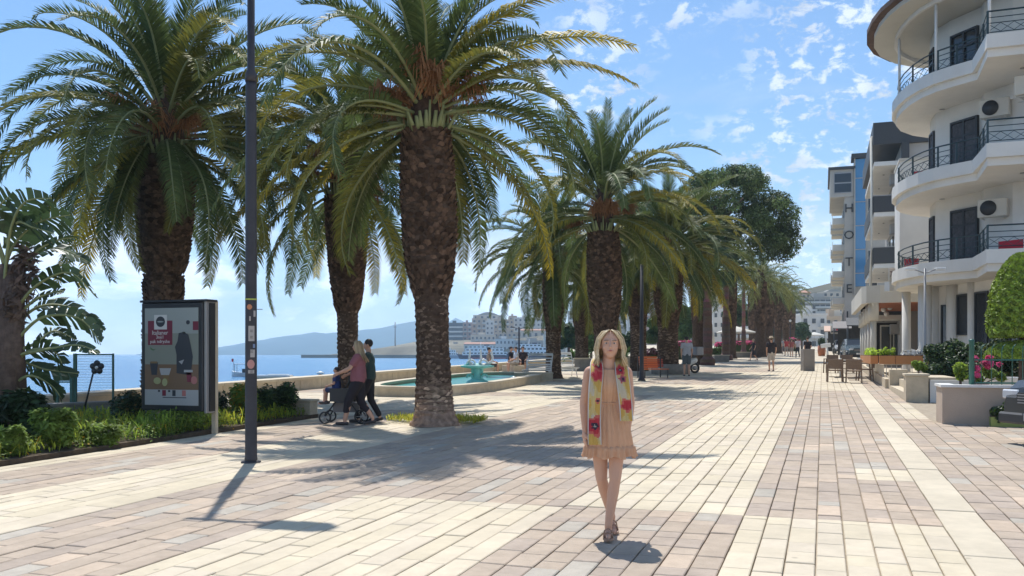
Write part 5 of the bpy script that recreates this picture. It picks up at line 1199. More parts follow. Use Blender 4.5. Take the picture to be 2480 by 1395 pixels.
shrub_r('dark hedge behind the green fence with orange tinged tips', [(2400, 860, 34, .6), (2440, 870, 36, .5), (2475, 860, 36, .4), (2500, 880, 40, .2), (2420, 835, 24, .8), (2385, 890, 26, .2), (2460, 900, 28, .2)], 21.5, 12500, .045, M_dark, 22, (.14, (3.8, 2.0, 1.2)))
shrub_r('light green sprig beside the green fence post', [(2326, 890, 14, 0), (2330, 910, 14, 0), (2318, 900, 8, 0)], 17.6, 700, .04, M_plant, 23, (.5, (2.2, 2, 1.4)))
shrub_r('bright pink oleander flowering behind the green fence', [(2360, 868, 8, 0), (2392, 880, 12, 0), (2396, 866, 7, 0), (2364, 906, 9, 0), (2366, 892, 6, 0), (2420, 882, 5, .2)], 18.0, 620, .045, mat('pink_petal', (.75, .10, .26), .6, tint=True, trans=.3), 24, None, 'flowers', 'oleander')
shrub_r('leafy plants standing in pots under the pink flowers', [(2370, 915, 12, 0), (2400, 905, 14, .1), (2425, 912, 12, .1), (2385, 895, 10, .1)], 18.1, 900, .045, M_plant, 25)
shrub_r('small palm tuft with arching leaves by the white wall', [(2225, 885, 12, 0), (2215, 880, 8, 0), (2238, 890, 10, 0)], 25.9, 500, .06, M_plant, 26, None, 'plant', 'plant')
M_top = mat('topiary_leaf', (.24, .33, .035), .55, tint=True, trans=.25, var=.2, vscale=3)
tx_, ty_ = camxy(2474, 20.5); t = thing('topiary', 'clipped bullet shaped yellow green conifer in two tiers', 'topiary', (tx_, ty_, .85))
def bullet(z0, z1, r, n, seed):
    rgk = np.random.RandomState(seed); th = rgk.rand(n) * 6.283; u = rgk.rand(n); z = z0 + (z1 - z0) * u; bmp = 1 + .035 * np.sin(th * 7 + z * 5) * np.sin(z * 13 + th * 3) + .02 * np.sin(th * 17 + z * 31); rr = bmp * r * (1 - np.clip((u - .2) / .805, 0, 1) ** 2.0) ** .55 * (1 + rgk.normal(0, .025, n)) * (.93 + .07 * np.minimum(1, u / .06))
    P_ = np.stack([rr * np.cos(th), rr * np.sin(th), z], 1); nr = np.stack([np.cos(th), np.sin(th), .2 + 0 * th], 1) + rgk.normal(0, .55, (n, 3)); nr /= np.linalg.norm(nr, axis=1)[:, None]; a = np.cross(nr, rgk.normal(size=(n, 3))); a /= np.linalg.norm(a, axis=1)[:, None]; b = np.cross(nr, a); s_ = (.03 + .03 * rgk.rand(n))[:, None]
    V = np.stack([P_ - a * s_, P_ - b * s_ * .5, P_ + a * s_, P_ + b * s_ * .5], 1).reshape(-1, 3); clump = .75 + .5 * (np.sin(th * 9 + z * 14) * np.sin(z * 21 - th * 5) > -.1); c_ = (clump * (.7 + .6 * rgk.rand(n)))[:, None] * np.ones(3)
    return V, c_
for (z0_, z1_, r_, n_, nm) in ((1.12, 3.0, .66, 30000, 'upper_tier'), (.62, 1.02, .70, 9000, 'lower_tier')):
    V, c_ = bullet(z0_, z1_, r_, n_, int(z0_ * 10)); link(nm, npmesh(nm, V, np.arange(len(V)).reshape(-1, 4), M_top, c_), t)
    m = MB(); m.lathe([(.02, z0_), (r_ * .9, z0_ + .02)] + [(r_ * .93 * (1 - max(0, (u - .2) / .805) ** 2.0) ** .55, z0_ + (z1_ - z0_) * u) for u in (.1, .3, .45, .6, .75, .87, .95)] + [(.02, z1_ - .02)], 20); m.build('core', mat('topiary_core', (.03, .045, .01), .95), t)
m = MB(); m.lathe([(.07, -.6), (.05, 1.2)], 8); m.build('trunk', M_bark, t)
t = flower_box(2.86, 18.18, G(0, 18.3), .62, 0, mat('lime_plastic', (.30, .36, .10), .5), 'lime green flower box on the paving against the rose planter', 95, False, .2, .17)
link('plants', cloud('plants', [(.1, .1, .27, .12, .1, .10), (.28, .1, .30, .12, .1, .16), (.5, .1, .25, .1, .08, .1), (.12, .02, .12, .07, .04, .08)], 520, .04, M_dark, 8, 1.6, .3, .5, .6, (.3, (3, 2.6, 1))), t)
# pale things beyond the fence
for k, (px, py, w_) in enumerate(((2392, 922, .35), (2435, 925, .3), (2452, 905, .25))):
    x, y = camxy(px, 18.9); t = thing('flower_pot', ['pale rectangular pot right of the red bowl', 'white pot behind the fence bars', 'taller white pot near the car bonnet'][k], 'pot', (x, y, G(0, 18.5) + .6)); m = MB(); m.lathe([(w_ * .3, 0), (w_ * .42, .2), (w_ * .45, .22), (w_ * .38, .2), (.02, .18)], 14); m.build('pot', M_white, t)
x, y = camxy(2380, 18.0); t = thing('flower_pot', 'dark red bowl on the planter coping', 'pot', (x, y, G(0, 18.5) + .6)); m = MB(); m.lathe([(.05, 0), (.12, .1), (.12, .14), (.1, .12), (.02, .1)], 16); m.build('bowl', mat('dark_red_glaze', (.16, .02, .03), .3), t)
# ------------------------------------------------------------------ café chairs and tables
M_rat = mat('brown_rattan', (.24, .165, .115), .75, var=.35, vscale=40, bump=.5, bscale=120)
def chair(x, y, rz, label):
    t = thing('cafe_chair', label, 'chair', (x, y, G(x, y)), rz, 'brown rattan cafe chairs'); m = MB(); m.box(-.26, .26, -.24, .24, .41, .46, bev=.015); m.build('seat', M_rat, t)
    m = MB(); m.prism([(-.27, -.25), (.27, -.25), (.27, -.22), (-.27, -.22)], .52, .90, z1s=[.88, .88, .88, .88]); m.build('backrest', M_rat, t, rot=(R(7), 0, 0))
    for sx in (-1, 1):
        for sy in (-1, 1): m = MB(); m.beam((sx * .25, sy * .22, .64 if True else .4), (sx * .27, sy * .27, 0), .045, .045); m.build('leg', M_rat, t)
        m = MB(); m.box(sx * .255 - .025, sx * .255 + .025, -.27, .24, .643, .675); m.build('armrest', M_rat, t)
    m = MB(); m.box(-.22, .22, -.245, -.215, .18, .21); m.build('stretcher', M_rat, t); return t
def chair_at(px, py, rz, lab): x, y = at(px, py); return chair(x, y, rz, lab)
c1 = chair_at(2022, 925, .06, 'rattan chair seen from behind, nearest the white paving band')
for px, py, rz, lab in ((2068, 927, -.04, 'rattan chair seen from behind, next to the terrace side chair'), (2012, 903, 2.9, 'rattan chair facing the viewer across the table'), (2052, 903, 3.2, 'rattan chair on the far side between the two tables'), (2094, 922, 1.7, 'rattan chair standing sideways by the terrace curb')):
    x, y = at(px, py); dup(c1, (x, y, G(x, y)), rz, lab)
def table(px, py, label):
    x, y = at(px, py); t = thing('cafe_table', label, 'table', (x, y, G(x, y)), 0, 'cafe tables'); m = MB(); m.box(-.42, .42, -.40, .40, .70, .735, bev=.01); m.build('table_top', M_wall2, t); m = MB(); m.lathe([(.24, 0), (.24, .02), (.035, .05), (.035, .70)], 14); m.build('pedestal', M_wall2, t)
    m = MB(); m.lathe([(.05, .735), (.06, .78), (.03, .79)], 10); m.build('ashtray', M_white, t); return t
table(2035, 914, 'pale cafe table between the two left chairs'); table(2082, 914, 'pale cafe table by the terrace curb')
x, y = at(1956, 898); t = thing('plinth', 'plain taupe rectangular pillar standing on the promenade', 'pillar', (x, y, G(x, y)), YAW); m = MB(); m.box(-.28, .28, -.25, .25, 0, 1.10, bev=.01); m.build('block', mat('taupe', (.26, .23, .205), .8, var=.1), t)
x, y = at(1956, 890); 
# ------------------------------------------------------------------ cars
def car(x, y, rz, body, label, z=None, plate=None, tall=0.0):
    t = thing('parked_car', label, 'car', (x, y, G(x, y) if z is None else z), rz)     # nose along local -Y
    mt = col('car_' + label[:6], body, .25, metal=.3); W2 = .89; L2 = 2.1
    prof = [(-2.1, .42, .62), (-2.05, .40, .72), (-1.85, .35, .84), (-1.0, .32, .96), (-.85, .32, .98), (1.75, .32, 1.0), (2.0, .38, .95), (2.08, .42, .7)]
    m = MB(); N_ = []; vs = []
    for (yy, zl, zh) in prof:
        zh += tall; q = 1.0 if -1.7 < yy < 1.7 else .90
        if yy < -2: q = .82
        vs += [(-W2 * q, yy, zl), (-W2 * q * 1.02, yy, (zl + zh) / 2), (-W2 * q * .93, yy, zh), (-W2 * q * .5, yy, zh + .03), (W2 * q * .5, yy, zh + .03), (W2 * q * .93, yy, zh), (W2 * q * 1.02, yy, (zl + zh) / 2), (W2 * q, yy, zl)]
    n = 8; k = len(prof); fs = [(i * n + j, i * n + (j + 1) % n, (i + 1) * n + (j + 1) % n, (i + 1) * n + j) for i in range(k - 1) for j in range(n)] + [tuple(range(n)), tuple((k - 1) * n + j for j in reversed(range(n)))]
    m.add(vs, fs, 0, None, False); bd = m.build('body', mt, t)
    m = MB(); zc_ = .98 + tall; P4 = [(-.95, .78, zc_), (-.35, .66, zc_ + .46), (.9, .66, zc_ + .50), (1.75, .76, zc_)]
    vs = []
    for (yy, w_, z_) in P4: vs += [(-w_, yy, z_), (w_, yy, z_)]
    vs += [(-.80, -.95, zc_ - .05), (.80, -.95, zc_ - .05), (-.80, 1.75, zc_ - .05), (.80, 1.75, zc_ - .05)]
    m.add(vs, [(0, 1, 3, 2), (4, 5, 7, 6), (0, 2, 4, 6), (1, 7, 5, 3), (8, 9, 1, 0), (10, 6, 7, 11), (8, 0, 6, 10), (9, 11, 7, 1)]); m.build('windows', M_glass, t)
    m = MB(); m.box(-.66, .66, -.35, .92, zc_ + .465, zc_ + .52, bev=.015); m.build('roof', mt, t)
    for sx in (-1, 1): 
        for yy, dz in ((-.35, 0), (.9, 0)): m = MB(); m.beam((sx * .665, yy, zc_ + .48), (sx * .785, yy + (-.6 if yy < 0 else .85), zc_ + .0), .05, .05); m.build('pillar', mt, t)
        m = MB(); m.box(sx * .62 - .17, sx * .62 + .17, -2.10, -1.93, .62 + tall * .5, .76 + tall * .5, bev=.02); m.build('headlight', col('lamp_glass', (.6, .62, .64), .08), t)
        m = MB(); m.ball((sx * .97, -.62, 1.02 + tall), .1, 8, 6, 0, None, .08); m.build('mirror', mt, t)
        for yy in (-1.32, 1.3):
            m = MB(); m.lathe([(.2, -.1), (.31, -.1), (.33, -.06), (.33, .06), (.31, .1), (.2, .1)], 24); wh = m.build('wheel', M_black, t, loc=(sx * .82, yy, .33), rot=(0, R(90), 0)); m = MB(); m.lathe([(.19, -.09), (.19, .105), (.05, .11)], 14); m.build('rim', M_grey, wh)
    gr = MB(); gr.box(-.42, .42, -2.12, -2.09, .55 + tall * .5, .72 + tall * .5); g_ = gr.build('grille', M_black, t)
    for q in range(4): m = MB(); m.box(-.41, .41, -2.135, -2.122, .565 + q * .04 + tall * .5, .58 + q * .04 + tall * .5); m.build('grille_bar', M_grey, g_)
    m = MB(); m.box(-.85, .85, -2.13, -1.95, .30, .47, bev=.03); m.build('bumper', M_frame, t)
    m = MB(); m.box(-.26, .26, -2.15, -2.132, .36, .47); pl = m.build('number_plate', M_white, t)
    if plate: m = MB(); text_mb(m, plate, .1, (0, -2.152, .413), depth=.001); m.build('plate_text', M_frame, pl, kind='stuff')
    return t
x, y = camxy(2061, 71); car(x + .35, y + 2, R(8), (.06, .085, .095), 'dark grey blue car facing us beside the restaurant columns', plate='AA 215', tall=.12)
car(4.80, 15.75, R(-62), (.045, .05, .052), 'black car nose poking in front of the rose planter', plate='TR 5831', tall=.1)
x, y = camxy(2040, 100); car(x, y, R(4), (.5, .5, .5), 'silver car parked farther down the street')
# white mannequin like stand and small street things
x, y = camxy(2006, 78); t = thing('menu_stand', 'white menu stand on the pavement beyond the chairs', 'sign', (x, y, G(x, y)), YAW); m = MB(); m.tube([(0, .1, 0), (-.1, 0, .9)], [.12, .06], 8); m.build('stem', M_white, t); m = MB(); m.box(-.5, .35, -.06, .06, .9, 1.25, bev=.03); m.build('board', M_white, t, rot=(0, R(-8), 0))
x, y = camxy(1990, 86); t = thing('barrel_planter', 'brown barrel planter with a bushy green plant', 'planter', (x, y, G(x, y))); m = MB(); m.lathe([(.3, 0), (.38, .5), (.34, 1.0), (.28, .98)], 16); m.build('barrel', M_wood, t); link('plant', cloud('plant', [(0, 0, 1.35, .35, .35, .45)], 500, .08, M_dark, 2), t)
# ------------------------------------------------------------------ ships, jetty, far town
def ferry(px0, px1, pyw, label, hull, d, deck=(.8, .8, .79), hgt=1.0, stripe=None):
    x0, y0 = camxy(px0, d); x1, y1 = camxy(px1, d); ln = math.hypot(x1 - x0, y1 - y0); t = thing('ferry', label, 'ship', (x0, y0, SEA), YAW); q = d / F; B = ln * .2
    hm = col('hull_' + label[:9], hull, .5); dk = col('deck_' + label[:9], deck, .5)
    H_ = 2.6 * hgt
    m = MB(); secs = [(0, .05, 1.25), (.06, .35, 1.12), (.18, .85, 1.0), (.5, 1, .95), (.9, .95, .95), (1, .8, .95)]; vs = []
    for u, w_, h_ in secs: 
        xx = ln * u; vs += [(xx + (ln * .05 if u < .1 else 0), -B / 2 * w_ * .6, -.5), (xx - (ln * .02 if u < .1 else 0), -B / 2 * w_, H_ * h_), (xx - (ln * .02 if u < .1 else 0), B / 2 * w_, H_ * h_), (xx + (ln * .05 if u < .1 else 0), B / 2 * w_ * .6, -.5)]
    m.add(vs, [(i * 4 + j, i * 4 + (j + 1) % 4, i * 4 + 4 + (j + 1) % 4, i * 4 + 4 + j) for i in range(5) for j in range(4)] + [(0, 1, 2, 3), (23, 22, 21, 20)]); m.build('hull', hm, t)
    for i, (a, b, z0, z1, w_) in enumerate(((.10, .97, .9, 1.7, .9), (.16, .90, 1.7, 2.5, .8), (.22, .7, 2.5, 3.1, .65))):
        m = MB(); m.prism([(ln * a, -B / 2 * w_), (ln * b, -B / 2 * w_), (ln * b, B / 2 * w_), (ln * a, B / 2 * w_)], H_ * z0 + .01 * i, H_ * z1); c_ = m.build('deck_house', dk, t)
        m = MB(); nW = 12 - 3 * i
        for k in range(nW): xa = ln * (a + (b - a) * (k + .2) / nW); m.box(xa, xa + ln * (b - a) / nW * .6, -B / 2 * w_ - .06, -B / 2 * w_ - .01, H_ * (z0 + .35 * (z1 - z0)), H_ * (z0 + .75 * (z1 - z0)))
        m.build('windows', M_glass, c_, kind='stuff')
    m = MB(); m.tube([(ln * .45, 0, H_ * 3.1), (ln * .46, 0, H_ * 4.1)], .18, 6); m.build('mast', dk, t); m = MB(); m.prism([(ln * .52, -B * .15), (ln * .62, -B * .15), (ln * .62, B * .15), (ln * .52, B * .15)], H_ * 2.5, H_ * 3.4); m.build('funnel', hm, t)
    if stripe: m = MB(); m.box(ln * .2, ln * .95, -B / 2 - .1, -B / 2 - .02, .2, .8); m.build('stripe', col('stripe_red', (.4, .05, .07)), t)
    return t
ferry(1108, 1232, 868, 'long ferry with dark red hull moored behind the fountain', (.06, .03, .06), 560, hgt=1.0, stripe=1)
ferry(1228, 1345, 869, 'ferry with navy bow moored nearest the slatted bench', (.03, .03, .07), 500, hgt=1.05, stripe=1)
ferry(1045, 1110, 866, 'pale grey ferry partly hidden by the tall palm trunk', (.35, .42, .48), 620, hgt=.9)
ferry(1300, 1400, 866, 'white ferry behind the navy one, glimpsed between palm trunks', (.5, .52, .54), 600, hgt=1.3)
# jetty with trees, shed roofs and a tall mast
jx, jy = camxy(905, 760); t = thing('jetty', 'long stone breakwater reaching out into the bay', 'breakwater', (jx, jy, SEA), YAW); q = 760 / F
m = MB(); m.prism([(0, -8), (190 * q, -8), (190 * q, 14), (0, 14)], -1, 1.9); m.build('mole', M_greyw, t); m = MB(); m.prism([(55 * q, -9), (190 * q, -9), (190 * q, -6), (55 * q, -6)], 1.903, 3.0); m.build('parapet', M_white, t)
m = MB(); m.prism([(20 * q, -4), (55 * q, -4), (55 * q, 8), (20 * q, 8)], 1.903, 4.4); m.build('shed', M_beige, t)
x, y = camxy(957, 765); t = thing('mast', 'tall thin mast standing on the breakwater', 'mast', (x, y, SEA + 1.9)); m = MB(); m.tube([(0, 0, 0), (0, 0, zof(780, 765) - SEA - 1.9)], [.75, .4], 8); m.build('pole', M_grey, t); m = MB(); m.box(-1.2, 1.2, -.3, .3, zof(790, 765) - SEA - 3, zof(790, 765) - SEA - 2.2); m.build('crossbar', M_grey, t)
tree('tree', 'dark clump of trees at the seaward end of the breakwater', 'tree', 944, 770, [(944, 850, 7, 0), (950, 852, 6, 2)], 900, .9, M_dark, 50, .4, None, None, None, .5, SEA + 1.9)
tree('tree', 'low row of bushes along the breakwater', 'tree', 985, 772, [(966, 854, 4, 0), (978, 853, 4.5, 0), (990, 854, 4, 0), (1001, 853, 5, 0)], 1200, .8, M_dark, 51, .3, None, None, None, .5, SEA + 1.9)
# small boats and things in the near water
x, y = camxy(586, 118); t = thing('motorboat', 'small white motorboat with canopy and little red flag', 'boat', (x, y, SEA), YAW); 
m = MB(); vs = []
for u, w_, h_ in ((-1.3, .15, .75), (-.9, .6, .6), (.3, .8, .5), (1.6, .75, .5)): vs += [(u, -w_ * .6, -.2), (u, -w_, h_), (u, w_, h_), (u, w_ * .6, -.2)]
m.add(vs, [(i * 4 + j, i * 4 + (j + 1) % 4, i * 4 + 4 + (j + 1) % 4, i * 4 + 4 + j) for i in range(3) for j in range(4)] + [(0, 1, 2, 3), (15, 14, 13, 12)]); m.build('hull', M_wp, t)
m = MB(); m.prism([(-.9, -.6), (1.3, -.6), (1.3, .6), (-.9, .6)], 1.55, 1.66); m.build('canopy', M_wp, t)
for a in (-.8, 1.2): m = MB(); m.beam((a, -.5, .5), (a, -.5, 1.55), .05, .05); m.beam((a, .5, .5), (a, .5, 1.55), .05, .05); m.build('post', M_frame, t)
m = MB(); m.box(.1, 1.2, -.3, .3, .5, 1.0); m.build('seat', M_frame, t); m = MB(); m.beam((-1.1, 0, .7), (-1.1, 0, 2.3), .04, .04); m.build('flag_pole', M_grey, t); m = MB(); m.box(-1.35, -1.12, -.01, .01, 1.9, 2.3); m.build('flag', M_red, t)
x, y = camxy(672, 104); t = thing('pontoon', 'flat pale pontoon floating just beyond the sea wall', 'pontoon', (x, y, SEA), YAW); m = MB(); m.box(-2.4, 2.3, -.9, .9, -.2, .35, bev=.05); m.build('float', M_beige, t); m = MB(); m.box(-2.3, 1.6, -.8, .8, .353, .5); m.build('deck', M_white, t); m = MB(); m.box(-1, 1.2, -.5, .5, .503, .6); m.build('cover', M_wp, t)
x, y = camxy(776, 95); t = thing('mooring_buoy', 'white topped red mooring buoy beyond the sea wall', 'buoy', (x, y, SEA)); m = MB(); m.lathe([(.3, -.2), (.35, .3), (.22, .7), (.2, .8)], 14); m.build('float', mat('buoy_red', (.35, .09, .06), .6), t); m = MB(); m.lathe([(.38, .8), (.4, .95), (.1, 1.1)], 14); m.build('cap', M_white, t)
# ------------------------------------------------------------------ far town: each building its own thing
M_t = [mat('town_%s' % n, c_, .85, var=.12, vscale=.15) for n, c_ in (('sand', (.50, .39, .28)), ('pale', (.60, .52, .42)), ('ochre', (.52, .38, .24)), ('rose', (.50, .33, .27)), ('grey', (.36, .34, .31)), ('white', (.60, .59, .56)), ('dark', (.10, .105, .11)))]
SA_, PA_, OC_, RO_, GR_, WH_, DK_ = M_t
M_tl = mat('terracotta', (.36, .17, .10), .8, var=.2, vscale=.4); M_win = mat('window_dark', (.055, .06, .07), .3)
def building(px0, px1, pt, pb, d, rows, cols, mt, label, style='balc', rz=0.0, roof=None, depth=None, slab=None, foot=None):
    x0, y0 = camxy(px0, d); q = d / F; W_ = (px1 - px0) * q; D_ = depth or max(6, W_ * .7); zb = zof(pb, d); H_ = (pt - pb) * -q
    ftz = (foot if foot is not None else max(-20, 4 + 0 * zb)) 
    t = thing('building', label, 'building', (x0, y0, zb), YAW + rz)
    m = MB(); m.box(0, W_, 0, D_, -ftz, H_); m.build('wall', mt, t)
    fh = H_ / rows; cw = W_ / cols; s_ = .06 * q * 2
    m = MB(); g_ = .02 * fh
    for r in range(rows):
        for c_ in range(cols): 
            ww = cw * (.42 if style != 'band' else .8); wh = fh * (.42 if style != 'band' else .38); xa = cw * (c_ + .5) - ww / 2; za = fh * (r + .3)
            m.box(xa, xa + ww, -.12, -.02, za, za + wh)
    near = q * fh > 0 and (cw / q) > 9
    m.build('windows', M_win, t, kind='stuff')
    m = MB(); m3 = MB()
    if style in ('balc', 'band'):
        for r in range(1, rows):
            if style == 'band': m.box(-.3, W_ + .3, -1.3, -.0, fh * r - .12, fh * r + .06 + fh * .30)
            else:
                for c_ in range(cols):
                    if (c_ + r * 2) % 3 != 2: xa = cw * (c_ + .08); m.box(xa, xa + cw * .84, -1.3, -.13, fh * r - .1, fh * r + .08); m.box(xa, xa + cw * .84, -1.32, -1.24, fh * r + .083, fh * r + fh * .3)
        m.build('balconies', slab or WH_, t, kind='stuff')
    m = MB()
    if roof == 'tile': m.prism([(-.4, -.6), (W_ + .4, -.6), (W_ + .4, D_ + .5), (-.4, D_ + .5)], H_ + .003, H_ + .1, z1s=[H_ + .25, H_ + .25, H_ + 1.8, H_ + 1.8]); m.build('roof', M_tl, t)
    elif roof == 'arch':
        pts = [(W_ * .15 + W_ * .7 * i / 10, H_ + .003 + W_ * .10 * math.sin(math.pi * i / 10)) for i in range(11)]; vs = [(a, .5, b) for a, b in pts] + [(a, D_ - .5, b) for a, b in pts] + [(pts[0][0], .5, H_), (pts[-1][0], .5, H_)]
        m.add(vs, [(i, i + 1, 12 + i, 11 + i) for i in range(10)] + [tuple(range(11))]); m.build('roof', GR_, t)
    else: m.box(-.15, W_ + .15, -.15, D_ + .15, H_ + .003, H_ + .5); m.build('roof_edge', mt, t); m = MB(); m.box(W_ * .3, W_ * .55, D_ * .3, D_ * .7, H_ + .503, H_ + 2.4); m.build('roof_house', mt, t)
    return t
TB = [(1085, 1126, 836, 866, 700, 2, 4, GR_, 'low grey hall under the dark banded office block', 'plain', None), (1140, 1200, 812, 840, 740, 2, 6, PA_, 'pale terrace houses below the arched rooftop flats', 'balc', None), (1196, 1262, 806, 830, 750, 2, 6, SA_, 'sandy row of houses above the port hall', 'balc', None), (1318, 1400, 812, 850, 560, 3, 5, PA_, 'pale row of houses between the first palm trunks', 'balc', None),
     # px0 px1 top bottom depth rows cols mat label style roof
    (1085, 1120, 783, 838, 790, 5, 2, DK_, 'dark banded office block at the water edge', 'band', None), (1121, 1143, 782, 838, 800, 5, 2, RO_, 'narrow brownish block beside the dark banded one', 'balc', None),
    (1143, 1178, 772, 846, 810, 6, 3, SA_, 'sandy flats with balconies under the arched rooftop', 'balc', None), (1146, 1218, 763, 774, 850, 1, 5, PA_, 'pale top storey with shallow arched roof on the hill', 'plain', 'arch'),
    (1176, 1196, 778, 846, 780, 6, 2, WH_, 'white narrow flats in the centre of the far town', 'balc', None), (1196, 1226, 774, 848, 800, 6, 3, SA_, 'tan flats stepped behind the white narrow ones', 'balc', None),
    (1225, 1244, 775, 842, 790, 6, 2, OC_, 'ochre flats beside the long white apartment slab', 'balc', None), (1232, 1252, 766, 780, 860, 1, 2, SA_, 'small sandy house on the crest of the town hill', 'plain', None),
    (1244, 1310, 770, 815, 800, 4, 6, WH_, 'long white apartment slab with dark windows on the hill', 'balc', None), (1262, 1320, 801, 822, 740, 1, 4, PA_, 'pale low house with reddish tiled roof above the ships', 'plain', 'tile'),
    (1200, 1246, 822, 866, 660, 3, 5, WH_, 'low white port building behind the red hulled ferry', 'plain', None), (1246, 1345, 826, 866, 650, 3, 9, GR_, 'grey low port hall behind the navy ferry', 'plain', None),
    (1124, 1200, 834, 866, 660, 2, 8, PA_, 'long pale quay shed with red band roof', 'plain', 'tile'), (1303, 1330, 756, 820, 820, 5, 2, SA_, 'sandy tower beside the palm trunk by the bench', 'balc', None),
    (1318, 1345, 778, 840, 780, 4, 2, WH_, 'white flats just behind the palm trunk by the bench', 'balc', None), (1376, 1400, 755, 800, 700, 4, 2, GR_, 'grey flats seen between the palm trunks', 'balc', None), (1386, 1425, 780, 850, 640, 5, 3, PA_, 'pale flats low between the palm trunks behind the bench', 'balc', None),
    (1486, 1540, 738, 800, 520, 5, 4, GR_, 'grey flats right of the blond woman, beyond the palms', 'balc', None), (1520, 1552, 752, 840, 420, 5, 2, WH_, 'white house front behind the dark street lamp', 'plain', None), (1560, 1590, 712, 790, 480, 6, 2, RO_, 'rosy tower between two palm trunks', 'balc', None), (1566, 1600, 710, 730, 500, 1, 1, DK_, 'dark rooftop box of the rosy tower', 'plain', None),
    (1470, 1492, 742, 840, 560, 6, 2, PA_, 'pale flats partly behind the big palm trunk', 'balc', None),
    (1708, 1752, 682, 846, 300, 8, 3, PA_, 'tall pale block behind the forked pine trunk', 'balc', None), (1726, 1756, 752, 846, 260, 4, 2, WH_, 'white house with blue grey windows between fan palms', 'plain', None), (1640, 1700, 770, 850, 320, 4, 4, WH_, 'white flats hidden behind the round green tree', 'balc', None),
    (1775, 1835, 756, 838, 250, 4, 4, PA_, 'pale building with white awning behind the fan palms', 'band', None), (1838, 1900, 745, 840, 300, 5, 4, GR_, 'grey block behind the distant palm crowns', 'balc', None),
    (1870, 1932, 692, 790, 420, 6, 5, GR_, 'grey curved roofed block above the distant palms', 'band', 'arch'), (1922, 1962, 710, 800, 440, 5, 4, SA_, 'brown roofed block on the hill left of the tall tower', 'balc', 'tile'),
    (1946, 2052, 722, 770, 400, 4, 8, GR_, 'long grey terraced building with dark band windows', 'band', None), (1992, 2050, 706, 722, 420, 1, 4, PA_, 'arched pavilion on top of the terraced building', 'plain', 'arch'), (1926, 1975, 742, 775, 360, 3, 5, DK_, 'dark glass wing of the hillside hotel', 'band', None),
    (1940, 2002, 764, 846, 210, 3, 3, WH_, 'white house with balconies closing the street', 'balc', None), (1998, 2050, 770, 850, 230, 4, 3, SA_, 'sandy house beside the white one at the street end', 'balc', None), (1995, 2080, 765, 800, 330, 2, 5, PA_, 'pale low block filling the gap before the tall tower', 'plain', None)]
for (a, b, tp, bt_, d, r_, c_, mt, lab, st, rf_) in TB: building(a, b, tp, bt_, d, r_, c_, mt, lab, st, 0, rf_, foot=18 if d > 350 else 6)
# ------------------------------------------------------------------ greenery behind the palms
M_mid = mat('mid_leaf', (0.07, 0.125, 0.035), .6, var=.35, vscale=1.5, tint=True, trans=.2, spec=.25)
G_ = dict(leaf=.16, matl=M_mid)
tree('tree', 'round bright green tree between the planted palm and the pine', 'tree', 1662, 95, [(1655, 765, 28, 0), (1672, 790, 30, 0), (1650, 805, 28, 0), (1680, 760, 22, 1)], 9000, .17, M_mid, 31, .2)
tree('tree', 'round dark tree at the end of the distant palm row', 'tree', 1942, 150, [(1940, 795, 17, 0), (1948, 810, 16, 0), (1932, 812, 15, 0)], 5000, .22, M_dark, 32, .2)
tree('tree', 'leafy tree behind the lamp and the orange seat', 'tree', 1595, 80, [(1590, 785, 22, 0), (1605, 805, 20, 0), (1580, 815, 20, 0)], 5000, .16, M_mid, 33, .15)
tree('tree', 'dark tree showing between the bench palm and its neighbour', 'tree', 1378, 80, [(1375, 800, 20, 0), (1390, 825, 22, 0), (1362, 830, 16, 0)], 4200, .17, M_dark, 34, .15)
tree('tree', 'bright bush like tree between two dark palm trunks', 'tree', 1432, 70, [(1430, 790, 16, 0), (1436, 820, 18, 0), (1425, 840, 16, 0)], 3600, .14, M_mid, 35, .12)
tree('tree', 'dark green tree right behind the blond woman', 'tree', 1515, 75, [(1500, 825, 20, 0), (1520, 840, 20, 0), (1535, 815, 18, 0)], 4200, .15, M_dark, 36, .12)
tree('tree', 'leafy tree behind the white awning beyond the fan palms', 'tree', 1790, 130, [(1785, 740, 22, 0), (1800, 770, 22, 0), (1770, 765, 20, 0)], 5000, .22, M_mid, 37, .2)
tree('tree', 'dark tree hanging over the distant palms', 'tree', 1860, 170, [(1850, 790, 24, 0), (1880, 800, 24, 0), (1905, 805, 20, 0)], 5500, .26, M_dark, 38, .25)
def agave(px, d, label, s_, seed):
    x, y = camxy(px, d); t = thing('agave', label, 'plant', (x, y, G(x, y) + .4), 0, 'arching leaf plants behind the planter wall'); rg = random.Random(seed)
    for k in range(22):
        a = rg.uniform(0, 6.28); e = rg.uniform(.3, 1.3); ln = s_ * rg.uniform(.7, 1.1); m = MB(); c_, s2 = math.cos(a), math.sin(a); pts = []
        for i in range(7): u = i / 6; r_ = ln * u * math.cos(e) * 1.1; z = ln * (u * math.sin(e) - .55 * u * u); pts.append(Vector((c_ * r_, s2 * r_, z)))
        w_ = [.04 * s_ * (1 - (i / 6) ** 2) + .005 for i in range(7)]; p_ = Vector((-s2, c_, 0)); vs = []
        for q_, ww in zip(pts, w_): vs += [q_ - p_ * ww * 1.3, q_ + p_ * ww * 1.3]
        g_ = rg.uniform(.7, 1.4); m.add(vs, [(2 * i, 2 * i + 1, 2 * i + 3, 2 * i + 2) for i in range(6)], 0, (g_, g_, g_)); m.build('leaf', M_mid, t, fix=False)
for i, (px, d, s_, lab) in enumerate(((1385, 56, 1.9, 'arching leaf plant behind the slatted bench facing away'), (1420, 60, 1.6, 'smaller arching leaf plant behind the grey planter wall'), (1512, 58, 2.2, 'large arching leaf plant right of the blond woman'), (1570, 60, 1.7, 'light green arching plant over the orange seat'), (1745, 80, 1.8, 'arching plant between the fan palm trunks'))): agave(px, d, lab, s_, 200 + i)
